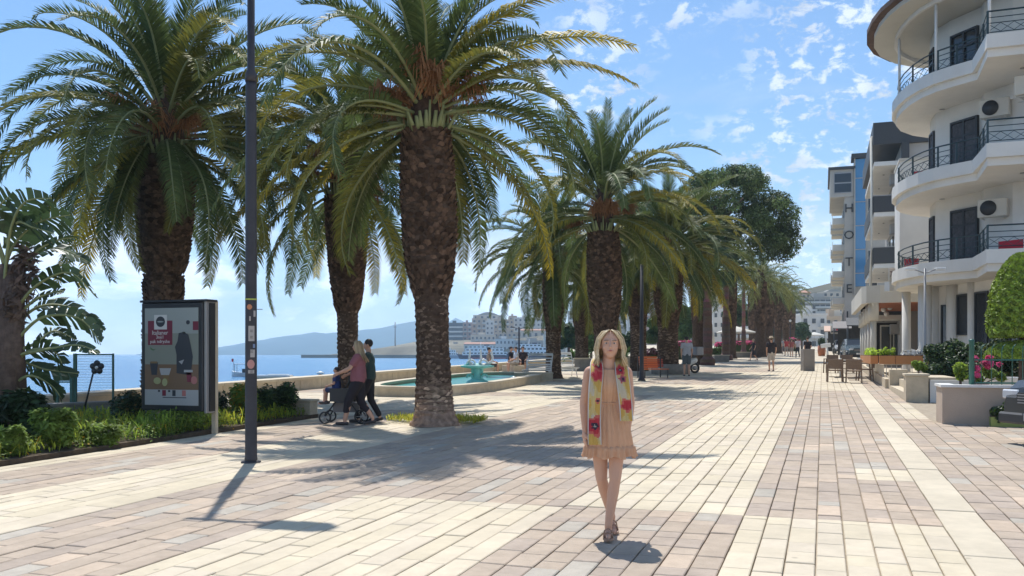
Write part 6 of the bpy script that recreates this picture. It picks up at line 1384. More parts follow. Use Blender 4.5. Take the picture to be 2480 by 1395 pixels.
M_pf = mat('pink_bloom', (.62, .07, .20), .6, tint=True, trans=.2)
def hedge(px0, px1, py0, py1, d, label, matl, seed, n, leaf, name='hedge', depth=1.2, hue=None):
    x, y = camxy(px0, d); w_ = (px1 - px0) * d / F; g0 = G(x, y); z0, z1 = zof(py1, d) - g0, zof(py0, d) - g0; t = thing(name, label, name.replace('_', ' '), (x, y, g0), YAW); k = max(3, int(w_ / 1.1))
    bl = [(w_ * (i + .5) / k, 0, (z0 + z1) / 2 + .08 * math.sin(i * 2.1), w_ / k * .8, depth / 2, (z1 - z0) / 2) for i in range(k)]; link('foliage', cloud('foliage', bl, n, leaf, matl, seed, 1.5, .4, .8, .5, hue), t)
    m = MB(); m.box(.05, w_ - .05, -depth * .36, depth * .36, -.05, z0 + (z1 - z0) * .8); m.build('core', mat('topiary_core', (.03, .045, .01), .95), t)
hedge(1636, 1760, 838, 872, 78, 'low green hedge under the pink flowers by the fan palms', M_mid, 41, 3500, .10); hedge(1765, 1850, 840, 858, 92, 'clipped green hedge farther along the promenade', M_mid, 42, 3000, .10)
hedge(1560, 1600, 845, 866, 54, 'dark burgundy shrub row behind the orange seat', mat('burgundy_leaf', (.09, .015, .03), .6, tint=True), 43, 2200, .08)
hedge(1640, 1690, 825, 842, 76, 'pink flower bed beside the white scooter', M_pf, 44, 1400, .09, 'flower_bed'); hedge(1735, 1775, 828, 842, 80, 'pink flowers between the two fan palm trunks', M_pf, 45, 1300, .09, 'flower_bed'); hedge(1768, 1845, 826, 838, 88, 'long pink flower row behind the walking woman', M_pf, 46, 2200, .09, 'flower_bed'); hedge(1900, 1935, 818, 832, 125, 'distant red pink flowers beside the walkers', M_pf, 47, 900, .12, 'flower_bed')
for (pa, pb_, d, lab) in ((1730, 1770, 66, 'low stone kerb wall of the flower bed by the slim fan palm'), (1775, 1850, 82, 'pale kerb wall of the distant flower bed')):
    x, y = camxy(pa, d); w_ = (pb_ - pa) * d / F; t = thing('kerb_wall', lab, 'wall', (x, y, G(x, y)), YAW + .25); m = MB(); m.box(0, w_, 0, .4, -.3, .42); m.build('wall', M_greyw, t); m = MB(); m.box(-.03, w_ + .03, -.03, .43, .423, .5); m.build('coping', M_cream, t)
for px, d, lab in ((1783, 96, 'wide white cafe umbrella behind the fan palms'), (1972, 175, 'pale cafe umbrella by the round dark tree'), (1725, 100, 'closed white umbrella between the fan palm trunks')):
    x, y = camxy(px, d); t = thing('umbrella', lab, 'umbrella', (x, y, G(x, y))); m = MB(); m.lathe([(.03, 0), (.03, 2.7)], 8); m.build('pole', M_grey, t); m = MB()
    if 'closed' in lab: m.lathe([(.3, 1.2), (.22, 2.0), (.05, 3.2)], 10)
    else: m.lathe([(2.1, 2.3), (2.0, 2.42), (.05, 3.0)], 8)
    m.build('canopy', M_wall2, t)
# ------------------------------------------------------------------ people
def prim_mesh(prims):
    mb = MB()
    for p in prims:
        if p[0] == 'c':
            _, a, b, r0, r1 = p; a = Vector(a); b = Vector(b); d = (b - a); ln = max(d.length, 1e-4); d = d / ln; pts, rad = [], []
            for k in range(5): th = math.pi / 2 * (1 - k / 4); pts.append(a - d * r0 * math.sin(th)); rad.append(max(1e-4, r0 * math.cos(th)))
            for k in range(1, 3): pts.append(a.lerp(b, k / 3)); rad.append(r0 + (r1 - r0) * k / 3)
            for k in range(5): th = math.pi / 2 * k / 4; pts.append(b + d * r1 * math.sin(th)); rad.append(max(1e-4, r1 * math.cos(th)))
            mb.tube(pts, rad, 12)
        else:
            _, c_, rx_, ry_, rz_ = p; prof = [(math.sin(math.pi * i / 9) + 1e-4, -math.cos(math.pi * i / 9)) for i in range(10)]; n = 14; vs = [(c_[0] + r_ * rx_ * math.cos(2 * math.pi * j / n), c_[1] + r_ * ry_ * math.sin(2 * math.pi * j / n), c_[2] + z * rz_) for r_, z in prof for j in range(n)]
            mb.add(vs, [(i * n + j, i * n + (j + 1) % n, (i + 1) * n + (j + 1) % n, (i + 1) * n + j) for i in range(9) for j in range(n)] + [tuple(reversed(range(n))), tuple(9 * n + j for j in range(n))])
    return mb
def solid(name, prims, matl, parent, voxel, smooth=4, loc=(0, 0, 0)):
    o = prim_mesh(prims).build(name, matl, None); md = o.modifiers.new('r', 'REMESH'); md.mode = 'VOXEL'; md.voxel_size = voxel
    sm = o.modifiers.new('s', 'SMOOTH'); sm.factor = .5; sm.iterations = smooth
    dg = bpy.context.evaluated_depsgraph_get(); dg.update(); me = bpy.data.meshes.new_from_object(o.evaluated_get(dg)); bpy.data.objects.remove(o)
    me.polygons.foreach_set('use_smooth', np.ones(len(me.polygons), bool)); me.materials.clear(); me.materials.append(matl); return link(name, me, parent, loc)
def hand(w, d, up, sgn, s=1.0, curl=.35):
    """palm and five bent fingers; w wrist point, d direction of the hand, up = back of hand normal"""
    w = Vector(w); d = Vector(d).normalized(); u = Vector(up).normalized(); sd = d.cross(u).normalized() * sgn; P_ = []
    pc = w + d * .045 * s; P_.append(('c', w, pc, .022 * s, .026 * s)); P_.append(('c', pc - sd * .012 * s, w + d * .085 * s - sd * .018 * s, .018 * s, .014 * s)); P_.append(('c', pc + sd * .012 * s, w + d * .085 * s + sd * .018 * s, .018 * s, .014 * s))
    for k, (off, ln) in enumerate(((-.030, .058), (-.010, .070), (.010, .075), (.030, .066))):
        b = w + d * .088 * s + sd * off * s; m1 = b + (d - u * curl).normalized() * ln * .5 * s; e = m1 + (d - u * curl * 2.4).normalized() * ln * .5 * s; P_ += [('c', b, m1, .0085 * s, .008 * s), ('c', m1, e, .008 * s, .0065 * s)]
    b = w + d * .03 * s + sd * .026 * s; m1 = b + (d * .7 + sd * .6 - u * .3).normalized() * .035 * s; e = m1 + (d - u * .4).normalized() * .028 * s; P_ += [('c', b, m1, .011 * s, .0095 * s), ('c', m1, e, .0095 * s, .007 * s)]
    return P_
def head_prims(h, face, s=1.0):
    """h head centre, face = unit horizontal direction of the face"""
    h = Vector(h); f = Vector(face).normalized(); sd = Vector((-f.y, f.x, 0)); P_ = [('e', h + Vector((0, 0, .022)) * s - f * .012 * s, .076 * s, .082 * s, .088 * s), ('e', h + f * .018 * s - Vector((0, 0, .02 * s)), .062 * s, .064 * s, .085 * s), ('e', h + f * .034 * s - Vector((0, 0, .078 * s)), .036 * s, .036 * s, .030 * s),
          ('c', h + f * .078 * s + Vector((0, 0, .012)) * s, h + f * .096 * s - Vector((0, 0, .020)) * s, .0075 * s, .0125 * s), ('c', h + f * .076 * s - Vector((0, 0, .050)) * s - sd * .014 * s, h + f * .076 * s - Vector((0, 0, .050)) * s + sd * .014 * s, .010 * s, .010 * s)]
    for g in (-1, 1): P_.append(('e', h + sd * .076 * s * g - f * .012 * s - Vector((0, 0, .012)) * s, .013 * s, .018 * s, .028 * s)); P_.append(('e', h + sd * .034 * s * g + f * .052 * s - Vector((0, 0, .022)) * s, .022 * s, .020 * s, .022 * s)); P_.append(('c', h + sd * .014 * g * s + f * .072 * s + Vector((0, 0, .027)) * s, h + sd * .046 * g * s + f * .060 * s + Vector((0, 0, .025)) * s, .010 * s, .008 * s))
    return P_
M_eye = col('eye_dark', (.04, .03, .025), .3); M_lip = col('lips', (.42, .13, .11), .5); M_brow = col('brow', (.20, .13, .08), .8); M_eyew = col('eye_white', (.6, .58, .55), .3)
def face_bits(t, h, face, s=1.0):
    h = Vector(h); f = Vector(face).normalized(); sd = Vector((-f.y, f.x, 0))
    for g in (-1, 1):
        c_ = h + sd * .030 * g * s + f * .0735 * s + Vector((0, 0, .008)) * s; m = MB(); m.ball(c_, .0115 * s, 8, 6, 0, None, .006 * s, .008 * s); m.build('eye', M_eyew, t); m = MB(); m.ball(c_ + f * .006 * s, .0058 * s, 8, 6, 0, None, .0058 * s, .005 * s); m.build('iris', M_eye, t)
        m = MB(); m.tube([c_ + Vector((0, 0, .019)) * s - sd * .016 * g * s + f * .010 * s, c_ + Vector((0, 0, .022)) * s + f * .009 * s, c_ + Vector((0, 0, .018)) * s + sd * .017 * g * s - f * .002 * s], .0026 * s, 5); m.build('eyebrow', M_brow, t)
    a = h + f * .084 * s - Vector((0, 0, .050)) * s; m = MB(); m.tube([a - sd * .021 * s - f * .006 * s, a + Vector((0, 0, .002)), a + sd * .021 * s - f * .006 * s], [.003 * s, .0065 * s, .003 * s], 6); m.build('lips', M_lip, t)
def leg_prims(hip, knee, ank, toe, k=1.0, foot=True):
    hip, knee, ank, toe = map(Vector, (hip, knee, ank, toe)); mid = knee.lerp(ank, .3) + Vector((0, .012, 0)); P_ = [('c', hip, hip.lerp(knee, .5), .084 * k, .068 * k), ('c', hip.lerp(knee, .5), knee, .068 * k, .050 * k), ('c', knee, mid, .047 * k, .050 * k), ('c', mid, ank, .050 * k, .031 * k)]
    if foot:
        heel = ank + (ank - toe).normalized() * .02; heel.z = max(.03, ank.z - .055); P_ += [('c', ank, heel, .031, .028), ('c', heel, toe, .028, .022), ('c', toe, toe + (toe - heel).normalized() * .035, .024, .017)]
    return P_
def arm_prims(sh, el, wr, k=1.0): return [('c', sh, el, .042 * k, .034 * k), ('c', el, Vector(el).lerp(Vector(wr), .35), .034 * k, .034 * k), ('c', Vector(el).lerp(Vector(wr), .35), wr, .034 * k, .022 * k)]
def ringdress(name, rings, matl, parent, pleats, amp, n=120, seed=0, hemwave=0.0):
    rg = random.Random(seed); ph = [rg.uniform(0, 6.28) for _ in range(4)]; vs = []; k = len(rings)
    for i, (z, rx_, ry_, cx_, cy_) in enumerate(rings):
        q = i / (k - 1)
        for j in range(n):
            th = 2 * math.pi * j / n; w_ = amp * (.25 + .75 * q) * (math.sin(pleats * th + 1.2 * math.sin(3 * th + ph[0])) + .6 * math.sin(pleats * .53 * th + ph[1])); zz = z + hemwave * q ** 6 * math.sin(9 * th + ph[2])
            vs.append((cx_ + (rx_ + w_) * math.cos(th), cy_ + (ry_ + w_) * math.sin(th), zz))
    m = MB(); m.add(vs, [(i * n + j, (i + 1) * n + j, (i + 1) * n + (j + 1) % n, i * n + (j + 1) % n) for i in range(k - 1) for j in range(n)], 0, None, True); return m.build(name, matl, parent)
M_hair = mat('blond_hair', (.60, .45, .26), .45, tint=True, spec=.4, var=.25, vscale=40)
def hair_long(t, h, face, s, c_, zend, seed, spread=1.0, n=90, matl=None, wind=Vector((0, 0, 0))):
    rg = random.Random(seed); h = Vector(h); f = Vector(face).normalized(); sd = Vector((-f.y, f.x, 0)); m = MB()
    for k in range(n):
        g = -1 if k % 2 else 1; u = rg.random(); a = u * 2.15 + .98       # angle round the head, 0 = face side
        dr = f * math.cos(a) + sd * g * math.sin(a); top = h + Vector((0, 0, .112)) * s + f * (.045 - .10 * rg.random()) * s + sd * g * .008 * s
        p1 = h + dr * .062 * s + Vector((0, 0, .098)) * s; p1b = h + dr * .090 * s + Vector((0, 0, .045)) * s; p2 = h + dr * (.096 + .012 * rg.random()) * s - Vector((0, 0, .035)) * s; ze = zend + rg.uniform(-.03, .04)
        p1b = p1b + (p1b - h) * .10; p2 = p2 + Vector((*(p2 - h).to_2d(), 0)) * .16
        if a < 1.4:
            v_ = rg.random() * .012; p1 = h + sd * g * (.040 + v_) * s + f * (.052 - v_) * s + Vector((0, 0, .088)) * s; p1b = h + sd * g * (.076 + v_) * s + f * .038 * s + Vector((0, 0, .040)) * s; p2 = h + sd * g * (.092 + v_) * s + f * .025 * s - Vector((0, 0, .035)) * s
        p3 = Vector((*(h + dr * .098 * s * spread).to_2d(), (p2.z + ze) / 2)) + wind * .4; p4 = Vector((*(h + dr * (.085 + .05 * rg.random()) * s * spread).to_2d(), ze)) + wind
        k1 = rg.uniform(.55, 1.35); q_ = s * (.62 if n > 200 else 1); m.tube([top, p1, p1b, p2, p3, p4], [.010 * q_, .018 * q_, .019 * q_, .018 * q_, .015 * q_, .004 * q_], 6, 0, (k1 * c_[0], k1 * c_[1], k1 * c_[2]), True, True, .55)
    return m.build('hair', matl or M_hair, t)
# --- the woman in the peach dress
wx, wy = at(1473, 1297); wg = G(wx, wy)
t = thing('person', 'blond woman in a pleated peach dress and poppy patterned yellow scarf', 'woman', (wx, wy, wg), YAW)
Hd = Vector((.014, -.018, 1.548)); fc = Vector((-.10, -1, 0))
body = head_prims(Hd, fc, 1.06) + [('c', (0, .008, 1.36), (.008, -.0, 1.47), .056, .050), ('c', (.0, .01, 1.385), (-.11, .012, 1.345), .045, .036), ('c', (.0, .01, 1.385), (.11, .012, 1.345), .045, .036), ('c', (-.05, .01, 1.355), (-.148, .01, 1.325), .040, .046), ('c', (.05, .01, 1.355), (.148, .01, 1.325), .040, .046), ('e', (0, .005, 1.24), .135, .088, .125), ('c', (-.045, .0, 1.10), (-.055, .005, .93), .085, .10), ('c', (.045, 0, 1.10), (.055, .005, .93), .085, .10)]
body += leg_prims((.075, 0, .86), (.048, -.075, .47), (-.008, -.085, .10), (-.022, -.215, .035), .96) + leg_prims((-.075, .015, .86), (-.052, .03, .46), (.048, .17, .125), (.052, .06, .03), .96)
body += arm_prims((-.158, .01, 1.315), (-.196, .02, 1.07), (-.190, -.02, .85)) + arm_prims((.158, .01, 1.315), (.186, .03, 1.07), (.165, .02, .87)) + hand((-.190, -.02, .85), (.0, -.12, -1), (-1, -.1, .1), -1) + hand((.165, .02, .87), (-.05, -.05, -1), (1, 0, 0), 1)
solid('body', body, M_skin, t, .0065, 3)
face_bits(t, Hd, fc, 1.06)
hair_long(t, Hd, fc, 1.04, (1, 1, 1), 1.375, 5, 1.10, 300)
m = MB(); m.ball(Hd + Vector((-.0, .022, .034)), .084, 16, 10, 0, (.8, .8, .8), .084, .078); m.build('hair_cap', M_hair, t)
M_peach = mat('peach_chiffon', (.68, .385, .225), .75, var=.06, vscale=12, trans=.12)
R_ = [(1.345, .088, .070, 0, -.004), (1.30, .118, .088, 0, -.01), (1.25, .140, .108, 0, -.014), (1.20, .143, .112, 0, -.014), (1.14, .128, .098, 0, -.006), (1.085, .116, .090, 0, 0), (1.06, .117, .092, 0, 0), (1.0, .132, .104, 0, 0), (.92, .158, .122, .002, 0), (.82, .178, .14, .005, 0), (.72, .192, .152, .008, 0), (.69, .196, .156, .01, 0)]
ringdress('dress', R_, M_peach, t, 26, .0060, 150, 2)
ringdress('ruffle', [(.735, .185, .146, .01, 0), (.725, .203, .163, .01, 0), (.70, .205, .165, .01, 0), (.67, .208, .168, .01, 0), (.645, .216, .175, .01, 0)], M_peach, t, 27, .0135, 200, 3, .012)
m = MB(); m.tube([(.117 * math.cos(2 * math.pi * i / 40), .092 * math.sin(2 * math.pi * i / 40), 1.075) for i in range(41)], .007, 6); m.build('waistband', M_peach, t)
M_scarf = mat('scarf_print', (.8, .8, .8), .7, tint=True, trans=.15)
def scarf(pts, wid, blooms, seed, name):
    rg = random.Random(seed); P_ = [Vector(p) for p in pts]; Q = []
    for i in range(len(P_) - 1):
        a, b, c_, e = P_[max(i - 1, 0)], P_[i], P_[i + 1], P_[min(i + 2, len(P_) - 1)]
        for k in range(12): u = k / 12; Q.append(.5 * ((2 * b) + (c_ - a) * u + (2 * a - 5 * b + 4 * c_ - e) * u * u + (3 * b - a - 3 * c_ + e) * u ** 3))
    Q.append(P_[-1]); n = len(Q); W_ = 14; vs = []
    for i, p in enumerate(Q):
        ww = wid * (.6 + .4 * min(1, i / (n * .35)))
        for j in range(W_ + 1): u = j / W_ - .5; vs.append(p + Vector((u * ww, -.012 * math.cos(u * math.pi) + .005 * math.sin(u * 19 + i * .12) + (abs(u) * .02 if i < n * .3 else 0), 0)))
    fs, cs = [], []
    m = MB()
    for i in range(n - 1):
        for j in range(W_):
            c0 = (vs[i * (W_ + 1) + j] + vs[(i + 1) * (W_ + 1) + j + 1]) / 2; k = math.sin(c0.z * 23 + c0.x * 30) + math.sin(c0.z * 9 + 2 + c0.x * 50); cl = (.74, .46, .10) if k > .1 else ((.76, .58, .24) if k > -.9 else (.72, .62, .44))
            for (bx2, bz2, br, kd) in blooms:
                dd = math.hypot(c0.x - bx2, c0.z - bz2) / (br * (1 + .18 * math.sin(5 * math.atan2(c0.z - bz2, c0.x - bx2) + bz2 * 9)))
                if dd < 1: cl = (.60, .035, .05) if kd < 2 else (.42, .10, .14)
                if dd < 1 and dd > .72: cl = (.70, .16, .12)
                if dd < .33 and kd: cl = (.05, .03, .05)
                if dd < .12 and kd: cl = (.5, .48, .4)
            if j in (0, W_ - 1): cl = (.74, .70, .64)
            a = i * (W_ + 1) + j; m.add([vs[a], vs[a + 1], vs[a + W_ + 2], vs[a + W_ + 1]], [(0, 1, 2, 3)], 0, cl, True)
    o = m.build(name, M_scarf, t, fix=False); md = o.modifiers.new('w', 'WELD'); md.merge_threshold = .0005; s_ = o.modifiers.new('s', 'SOLIDIFY'); s_.thickness = .004; return o
scarf([(-.02, .10, 1.43), (-.075, .06, 1.435), (-.098, -.02, 1.40), (-.104, -.105, 1.31), (-.118, -.145, 1.18), (-.126, -.150, 1.0), (-.130, -.182, .86), (-.128, -.195, .755)], .105, [(-.085, 1.37, .045, 1), (-.10, 1.30, .05, 0), (-.125, .90, .078, 1), (-.10, 1.10, .018, 2)], 3, 'scarf')
scarf([(.02, .10, 1.43), (.075, .06, 1.435), (.098, -.02, 1.40), (.100, -.105, 1.31), (.112, -.150, 1.18), (.124, -.150, 1.06), (.128, -.165, .94)], .105, [(.085, 1.34, .04, 1), (.10, 1.27, .03, 2), (.135, 1.065, .052, 0)], 4, 'scarf')
M_shoe = col('tan_leather', (.34, .20, .13), .5)
for (heel, toe) in (((-.012, -.06, .012), (-.026, -.265, .012)), ((.048, .17, .05), (.054, .03, .012))):
    h_, e_ = Vector(heel), Vector(toe); m = MB(); d_ = (e_ - h_); sd_ = Vector((-d_.y, d_.x, 0)).normalized(); vs = []
    for u, ww in ((-.12, .026), (.0, .032), (.45, .030), (.8, .042), (1.0, .034), (1.12, .015)): p = h_ + d_ * u; vs += [p - sd_ * ww, p + sd_ * ww, p + sd_ * ww + Vector((0, 0, .014)), p - sd_ * ww + Vector((0, 0, .014))]
    m.add(vs, [(i * 4 + j, i * 4 + (j + 1) % 4, i * 4 + 4 + (j + 1) % 4, i * 4 + 4 + j) for i in range(5) for j in range(4)] + [(3, 2, 1, 0), (20, 21, 22, 23)]); sh = m.build('sandal', M_shoe, t)
    for u, zz in ((.75, .055), (.5, .075)): m = MB(); p = h_ + d_ * u; m.tube([p - sd_ * .036 + Vector((0, 0, .01)), p - sd_ * .026 + Vector((0, 0, zz * .8)), p + Vector((0, 0, zz)), p + sd_ * .026 + Vector((0, 0, zz * .8)), p + sd_ * .036 + Vector((0, 0, .01))], .006, 5); m.build('strap', M_shoe, sh)
# --- general walkers and sitters
def person(label, cat, x, y, rz, H_=1.7, pose='stand', step=.28, top=(.1, .1, .1), bottom=(.05, .05, .06), legs='long', sleeves='short', hair=((.06, .04, .03), 'short'), girth=1.0, voxel=.018, z=None, hat=None, arms=None, skin=None, hem=None):
    z = G(x, y) if z is None else z; t = thing('person', label, cat, (x, y, z), rz); k = H_ / 1.68; S = lambda p: Vector(p) * k; sk = skin or M_skin; g = girth
    Hd = S((0, -.02, 1.565)); f = Vector((0, -1, 0)); hipz = .87; s_ = step
    if pose == 'walk': L1 = [(.08, 0, hipz), (.07, -s_ * .75, .47), (.06, -s_ * 1.0, .10), (.06, -s_ * 1.0 - .13, .035)]; L2 = [(-.08, 0, hipz), (-.07, s_ * .15, .46), (-.06, s_ * 1.05, .14), (-.06, s_ * 1.05 - .10, .03)]
    elif pose == 'sit': L1 = [(.09, 0, .50), (.11, -.40, .50), (.11, -.42, .10), (.11, -.55, .035)]; L2 = [(-.09, 0, .50), (-.11, -.40, .50), (-.11, -.38, .10), (-.11, -.51, .035)]
    else: L1 = [(.085, 0, hipz), (.095, -.02, .47), (.10, .01, .10), (.11, -.12, .035)]; L2 = [(-.085, 0, hipz), (-.095, -.01, .47), (-.10, .01, .10), (-.11, -.12, .035)]
    dz = -.37 if pose == 'sit' else 0; D = lambda p: S((p[0], p[1], p[2] + dz)); Hd = D((0, -.02, 1.565))
    if arms is None:
        A = {'walk': [((.185, 0, 1.345), (.22, .10, 1.10), (.20, .02, .88)), ((-.185, 0, 1.345), (-.22, -.05, 1.10), (-.20, -.20, .92))], 'stand': [((.185, 0, 1.345), (.23, .03, 1.09), (.21, -.04, .86)), ((-.185, 0, 1.345), (-.23, .03, 1.09), (-.21, -.04, .86))], 'sit': [((.18, 0, 1.345), (.22, -.05, 1.10), (.14, -.28, 1.02)), ((-.18, 0, 1.345), (-.22, -.05, 1.10), (-.14, -.28, 1.02))]}[pose]
    else: A = arms
    L1 = [S(p) for p in L1]; L2 = [S(p) for p in L2]; A = [[D(p) for p in a] for a in A]
    torso = [('e', D((0, 0, 1.24)), .15 * g * k, .10 * g * k, .15 * k), ('c', D((-.05, 0, 1.12)), D((-.06, 0, .93)), .10 * g * k, .11 * g * k), ('c', D((.05, 0, 1.12)), D((.06, 0, .93)), .10 * g * k, .11 * g * k), ('c', D((-.06, 0, 1.36)), D((-.165, 0, 1.34)), .045 * g * k, .052 * g * k), ('c', D((.06, 0, 1.36)), D((.165, 0, 1.34)), .045 * g * k, .052 * g * k)]
    pr = head_prims(Hd, f, k) + [('c', D((0, 0, 1.36)), D((0, -.01, 1.49)), .055 * k, .05 * k)] + torso + leg_prims(*L1, g * k) + leg_prims(*L2, g * k)
    for i, a in enumerate(A): pr += arm_prims(*a, g * k); dd = (a[2] - a[1]).normalized(); pr += hand(a[2], dd, (1 if a[0].x > 0 else -1, 0, .3), 1 if a[0].x > 0 else -1, k)
    solid('body', pr, sk, t, min(voxel, .011), 2)
    inf = lambda P_, e: [((q[0], q[1], q[2], q[3] + e, q[4] + e) if q[0] == 'c' else (q[0], q[1], q[2] + e, q[3] + e, q[4] + e)) for q in P_]
    sh = inf(torso, .016)
    for a in A:
        if sleeves == 'short': sh.append(('c', a[0], a[0].lerp(a[1], .55), .062 * g * k, .056 * g * k))
        elif sleeves == 'long': sh += [('c', a[0], a[1], .06 * g * k, .05 * g * k), ('c', a[1], a[2], .05 * g * k, .036 * g * k)]
    cm = col('cloth_%.2f_%.2f_%.2f' % top, top, .85, var=.12, vscale=14); solid('shirt', sh, cm, t, voxel, 3)
    bmx = col('cloth_%.2f_%.2f_%.2f' % bottom, bottom, .85, var=.12, vscale=14)
    if legs in ('long', 'short', 'capri'):
        q = {'long': 1.0, 'short': .0, 'capri': .55}[legs]; P_ = [('e', D((0, 0, .90)), .165 * g * k, .125 * g * k, .12 * k)]
        for Lg in (L1, L2):
            a, b, c_ = Lg[0], Lg[1], Lg[2]; P_.append(('c', a, a.lerp(b, 1 if q > 0 else .75), .100 * g * k, (.066 if q else .085) * g * k))
            if q: P_.append(('c', b, b.lerp(c_, q * .92), .062 * g * k, .052 * g * k))
        solid('trousers' if q else 'shorts', P_, bmx, t, voxel, 3)
    else: ringdress('skirt', [(1.08 * k, .13 * g * k, .10 * g * k, 0, 0), (.9 * k, .19 * g * k, .15 * g * k, 0, 0), ((hem or .55) * k, .24 * g * k, .21 * g * k, 0, 0)], bmx, t, 12, .008, 60, 1)
    hm = col('hair_%.2f_%.2f' % hair[0][:2], hair[0], .6, var=.3, vscale=30)
    if hair[1] == 'long': hair_long(t, Hd, f, k, (1, 1, 1), Hd.z - .30 * k, 3, 1.1, 60, col('hairt_%.2f' % hair[0][0], hair[0], .5, tint=True), Vector((0, .09, 0)))
    else: solid('hair', [('e', Hd + S((0, .022, .035)), .086 * k, .088 * k, .090 * k)], hm, t, .012, 2)
    if hat: m = MB(); m.lathe([(.17 * k, 0), (.17 * k, .012), (.095 * k, .02), (.09 * k, .09), (.05 * k, .11), (.002, .11)], 20, Hd + S((0, 0, .05))); m.build('hat', col('hat_straw', hat, .8), t)
    if voxel < .015: face_bits(t, Hd, f, k)
    for Lg in (L1, L2): a, b = Lg[2], Lg[3]; d_ = (b - a); d_.z = 0; d_.normalize(); h_ = Vector((a.x, a.y, 0)) - d_ * .04; zz = max(.0, b.z - .03); sh_ = [('c', h_ + Vector((0, 0, .035 + max(0, a.z - .10))), h_ + d_ * .2 * k + Vector((0, 0, .03 + zz)), .036, .030)]; solid('shoe', sh_, col('shoe_dark', (.06, .05, .05), .6), t, .012, 2)
    return t, D
LEFT = YAW - math.pi / 2; RIGHT = YAW + math.pi / 2
x, y = camxy(868, 17.25)
person('heavyset woman with windblown fair hair in a dusky pink shirt walking', 'woman', x, y, LEFT, 1.60, 'walk', .26, (.31, .115, .13), (.02, .016, .022), 'capri', 'short', ((.42, .30, .17), 'long'), 1.28, .013, arms=[((.19, 0, 1.345), (.25, -.13, 1.13), (.18, -.36, 1.03)), ((-.19, 0, 1.345), (-.26, -.04, 1.10), (-.18, -.24, 1.00))])
x, y = camxy(893, 17.75)
person('dark haired woman in a dark green tunic beside the stroller', 'woman', x, y, LEFT, 1.63, 'walk', .20, (.035, .065, .06), (.02, .018, .022), 'long', 'long', ((.02, .016, .014), 'short'), 1.12, .014, arms=[((.19, 0, 1.345), (.24, -.08, 1.10), (.20, -.34, 1.05)), ((-.19, 0, 1.345), (-.24, -.08, 1.10), (-.20, -.34, 1.05))])
tu, _ = SC.collection.objects[-1], 0
# stroller with a child
x, y = camxy(836, 17.7); g_ = G(x, y); t = thing('stroller', 'black baby stroller with a bag hanging over its frame', 'stroller', (x, y, g_), LEFT)
for sx in (-.26, .26):
    m = MB(); m.tube([(sx, .32, 1.02), (sx, .22, .95), (sx, -.05, .55), (sx, -.34, .14)], .014, 7); m.build('frame', M_black, t); m = MB(); m.tube([(sx, .36, .12), (sx, .0, .60)], .013, 7); m.build('strut', M_black, t)
    for yy, r_ in ((-.34, .105), (.36, .125)):
        m = MB(); m.tube([(0, r_ * math.cos(2 * math.pi * i / 20), r_ * math.sin(2 * math.pi * i / 20)) for i in range(21)], .017, 6, 0, None, True, False); wh = m.build('wheel', M_black, t, loc=(sx, yy, r_ + .015)); m = MB(); m.tube([(-.02, 0, 0), (.02, 0, 0)], .03, 8); m.build('hub', M_grey, wh)
        for q in range(6): m = MB(); a = math.pi * q / 3; m.beam((0, .02 * math.cos(a), .02 * math.sin(a)), (0, r_ * .92 * math.cos(a), r_ * .92 * math.sin(a)), .006, .006); m.build('spoke', M_grey, wh)
m = MB(); m.tube([(-.26, .32, 1.02), (.26, .32, 1.02)], .018, 8); m.build('handle', M_black, t)
m = MB(); m.prism([(-.22, -.22), (.22, -.22), (.22, .16), (-.22, .16)], .50, .58, z1s=[.62, .62, .58, .58]); m.build('seat', M_black, t); m = MB(); m.prism([(-.22, .10), (.22, .10), (.22, .16), (-.22, .16)], .60, 1.0); m.build('seat_back', M_black, t)
m = MB(); m.prism([(-.2, -.2), (.2, -.2), (.22, .3), (-.22, .3)], .22, .40); m.build('basket', col('basket_grey', (.20, .19, .19), .9), t)
x2, y2 = camxy(822, 17.4); t = thing('handbag', 'black shopping bag hanging from the stroller side', 'bag', (x2, y2, G(x2, y2) + .42), LEFT); m = MB(); m.prism([(-.09, -.17), (.09, -.17), (.09, .17), (-.09, .17)], 0, .27, z0s=[.02, .02, 0, 0]); m.build('bag', M_black, t); m = MB(); m.tube([(0, -.1, .27), (0, -.05, .42), (0, .05, .42), (0, .1, .27)], .008, 6); m.build('strap', M_black, t)
x, y = camxy(815, 17.5); person('small child in blue sitting up in the stroller', 'child', x, y, LEFT, .92, 'sit', .1, (.03, .05, .16), (.03, .05, .12), 'short', 'short', ((.03, .025, .03), 'short'), 1.15, .012, z=G(x, y) + .38)
# far walkers
def far(px, py_f, label, cat, **k): x, y = at(px, py_f); return person(label, cat, x, y, k.pop('rz', YAW + math.pi), **k)
far(1868, 899, 'man in black shirt and pale shorts walking off under a straw hat', 'man', H_=1.72, pose='stand', top=(.03, .025, .03), bottom=(.48, .42, .36), legs='short', sleeves='short', hat=(.45, .35, .24))
far(1825, 873, 'woman in a black dress striding towards the palms', 'woman', rz=LEFT, H_=1.65, pose='walk', top=(.02, .02, .022), bottom=(.03, .03, .032), legs='skirt', hair=((.35, .25, .15), 'short'), hem=.42)
far(1905, 862, 'walker in a red top on the sunny strip beyond the man', 'person', H_=1.7, pose='walk', top=(.45, .06, .06), bottom=(.35, .3, .26), legs='short')
far(1917, 865, 'walker with reddish shirt and bare legs between two others', 'person', H_=1.66, pose='stand', top=(.35, .10, .09), bottom=(.3, .25, .22), legs='short', hat=(.5, .46, .4))
far(1932, 866, 'walker in a white shirt and dark trousers near the taupe pillar', 'person', H_=1.72, pose='walk', top=(.55, .50, .52), bottom=(.03, .03, .04), legs='long')
far(1956, 884, 'person dressed in black passing behind the taupe pillar', 'person', H_=1.75, pose='walk', top=(.02, .02, .02), bottom=(.03, .03, .03), legs='long')
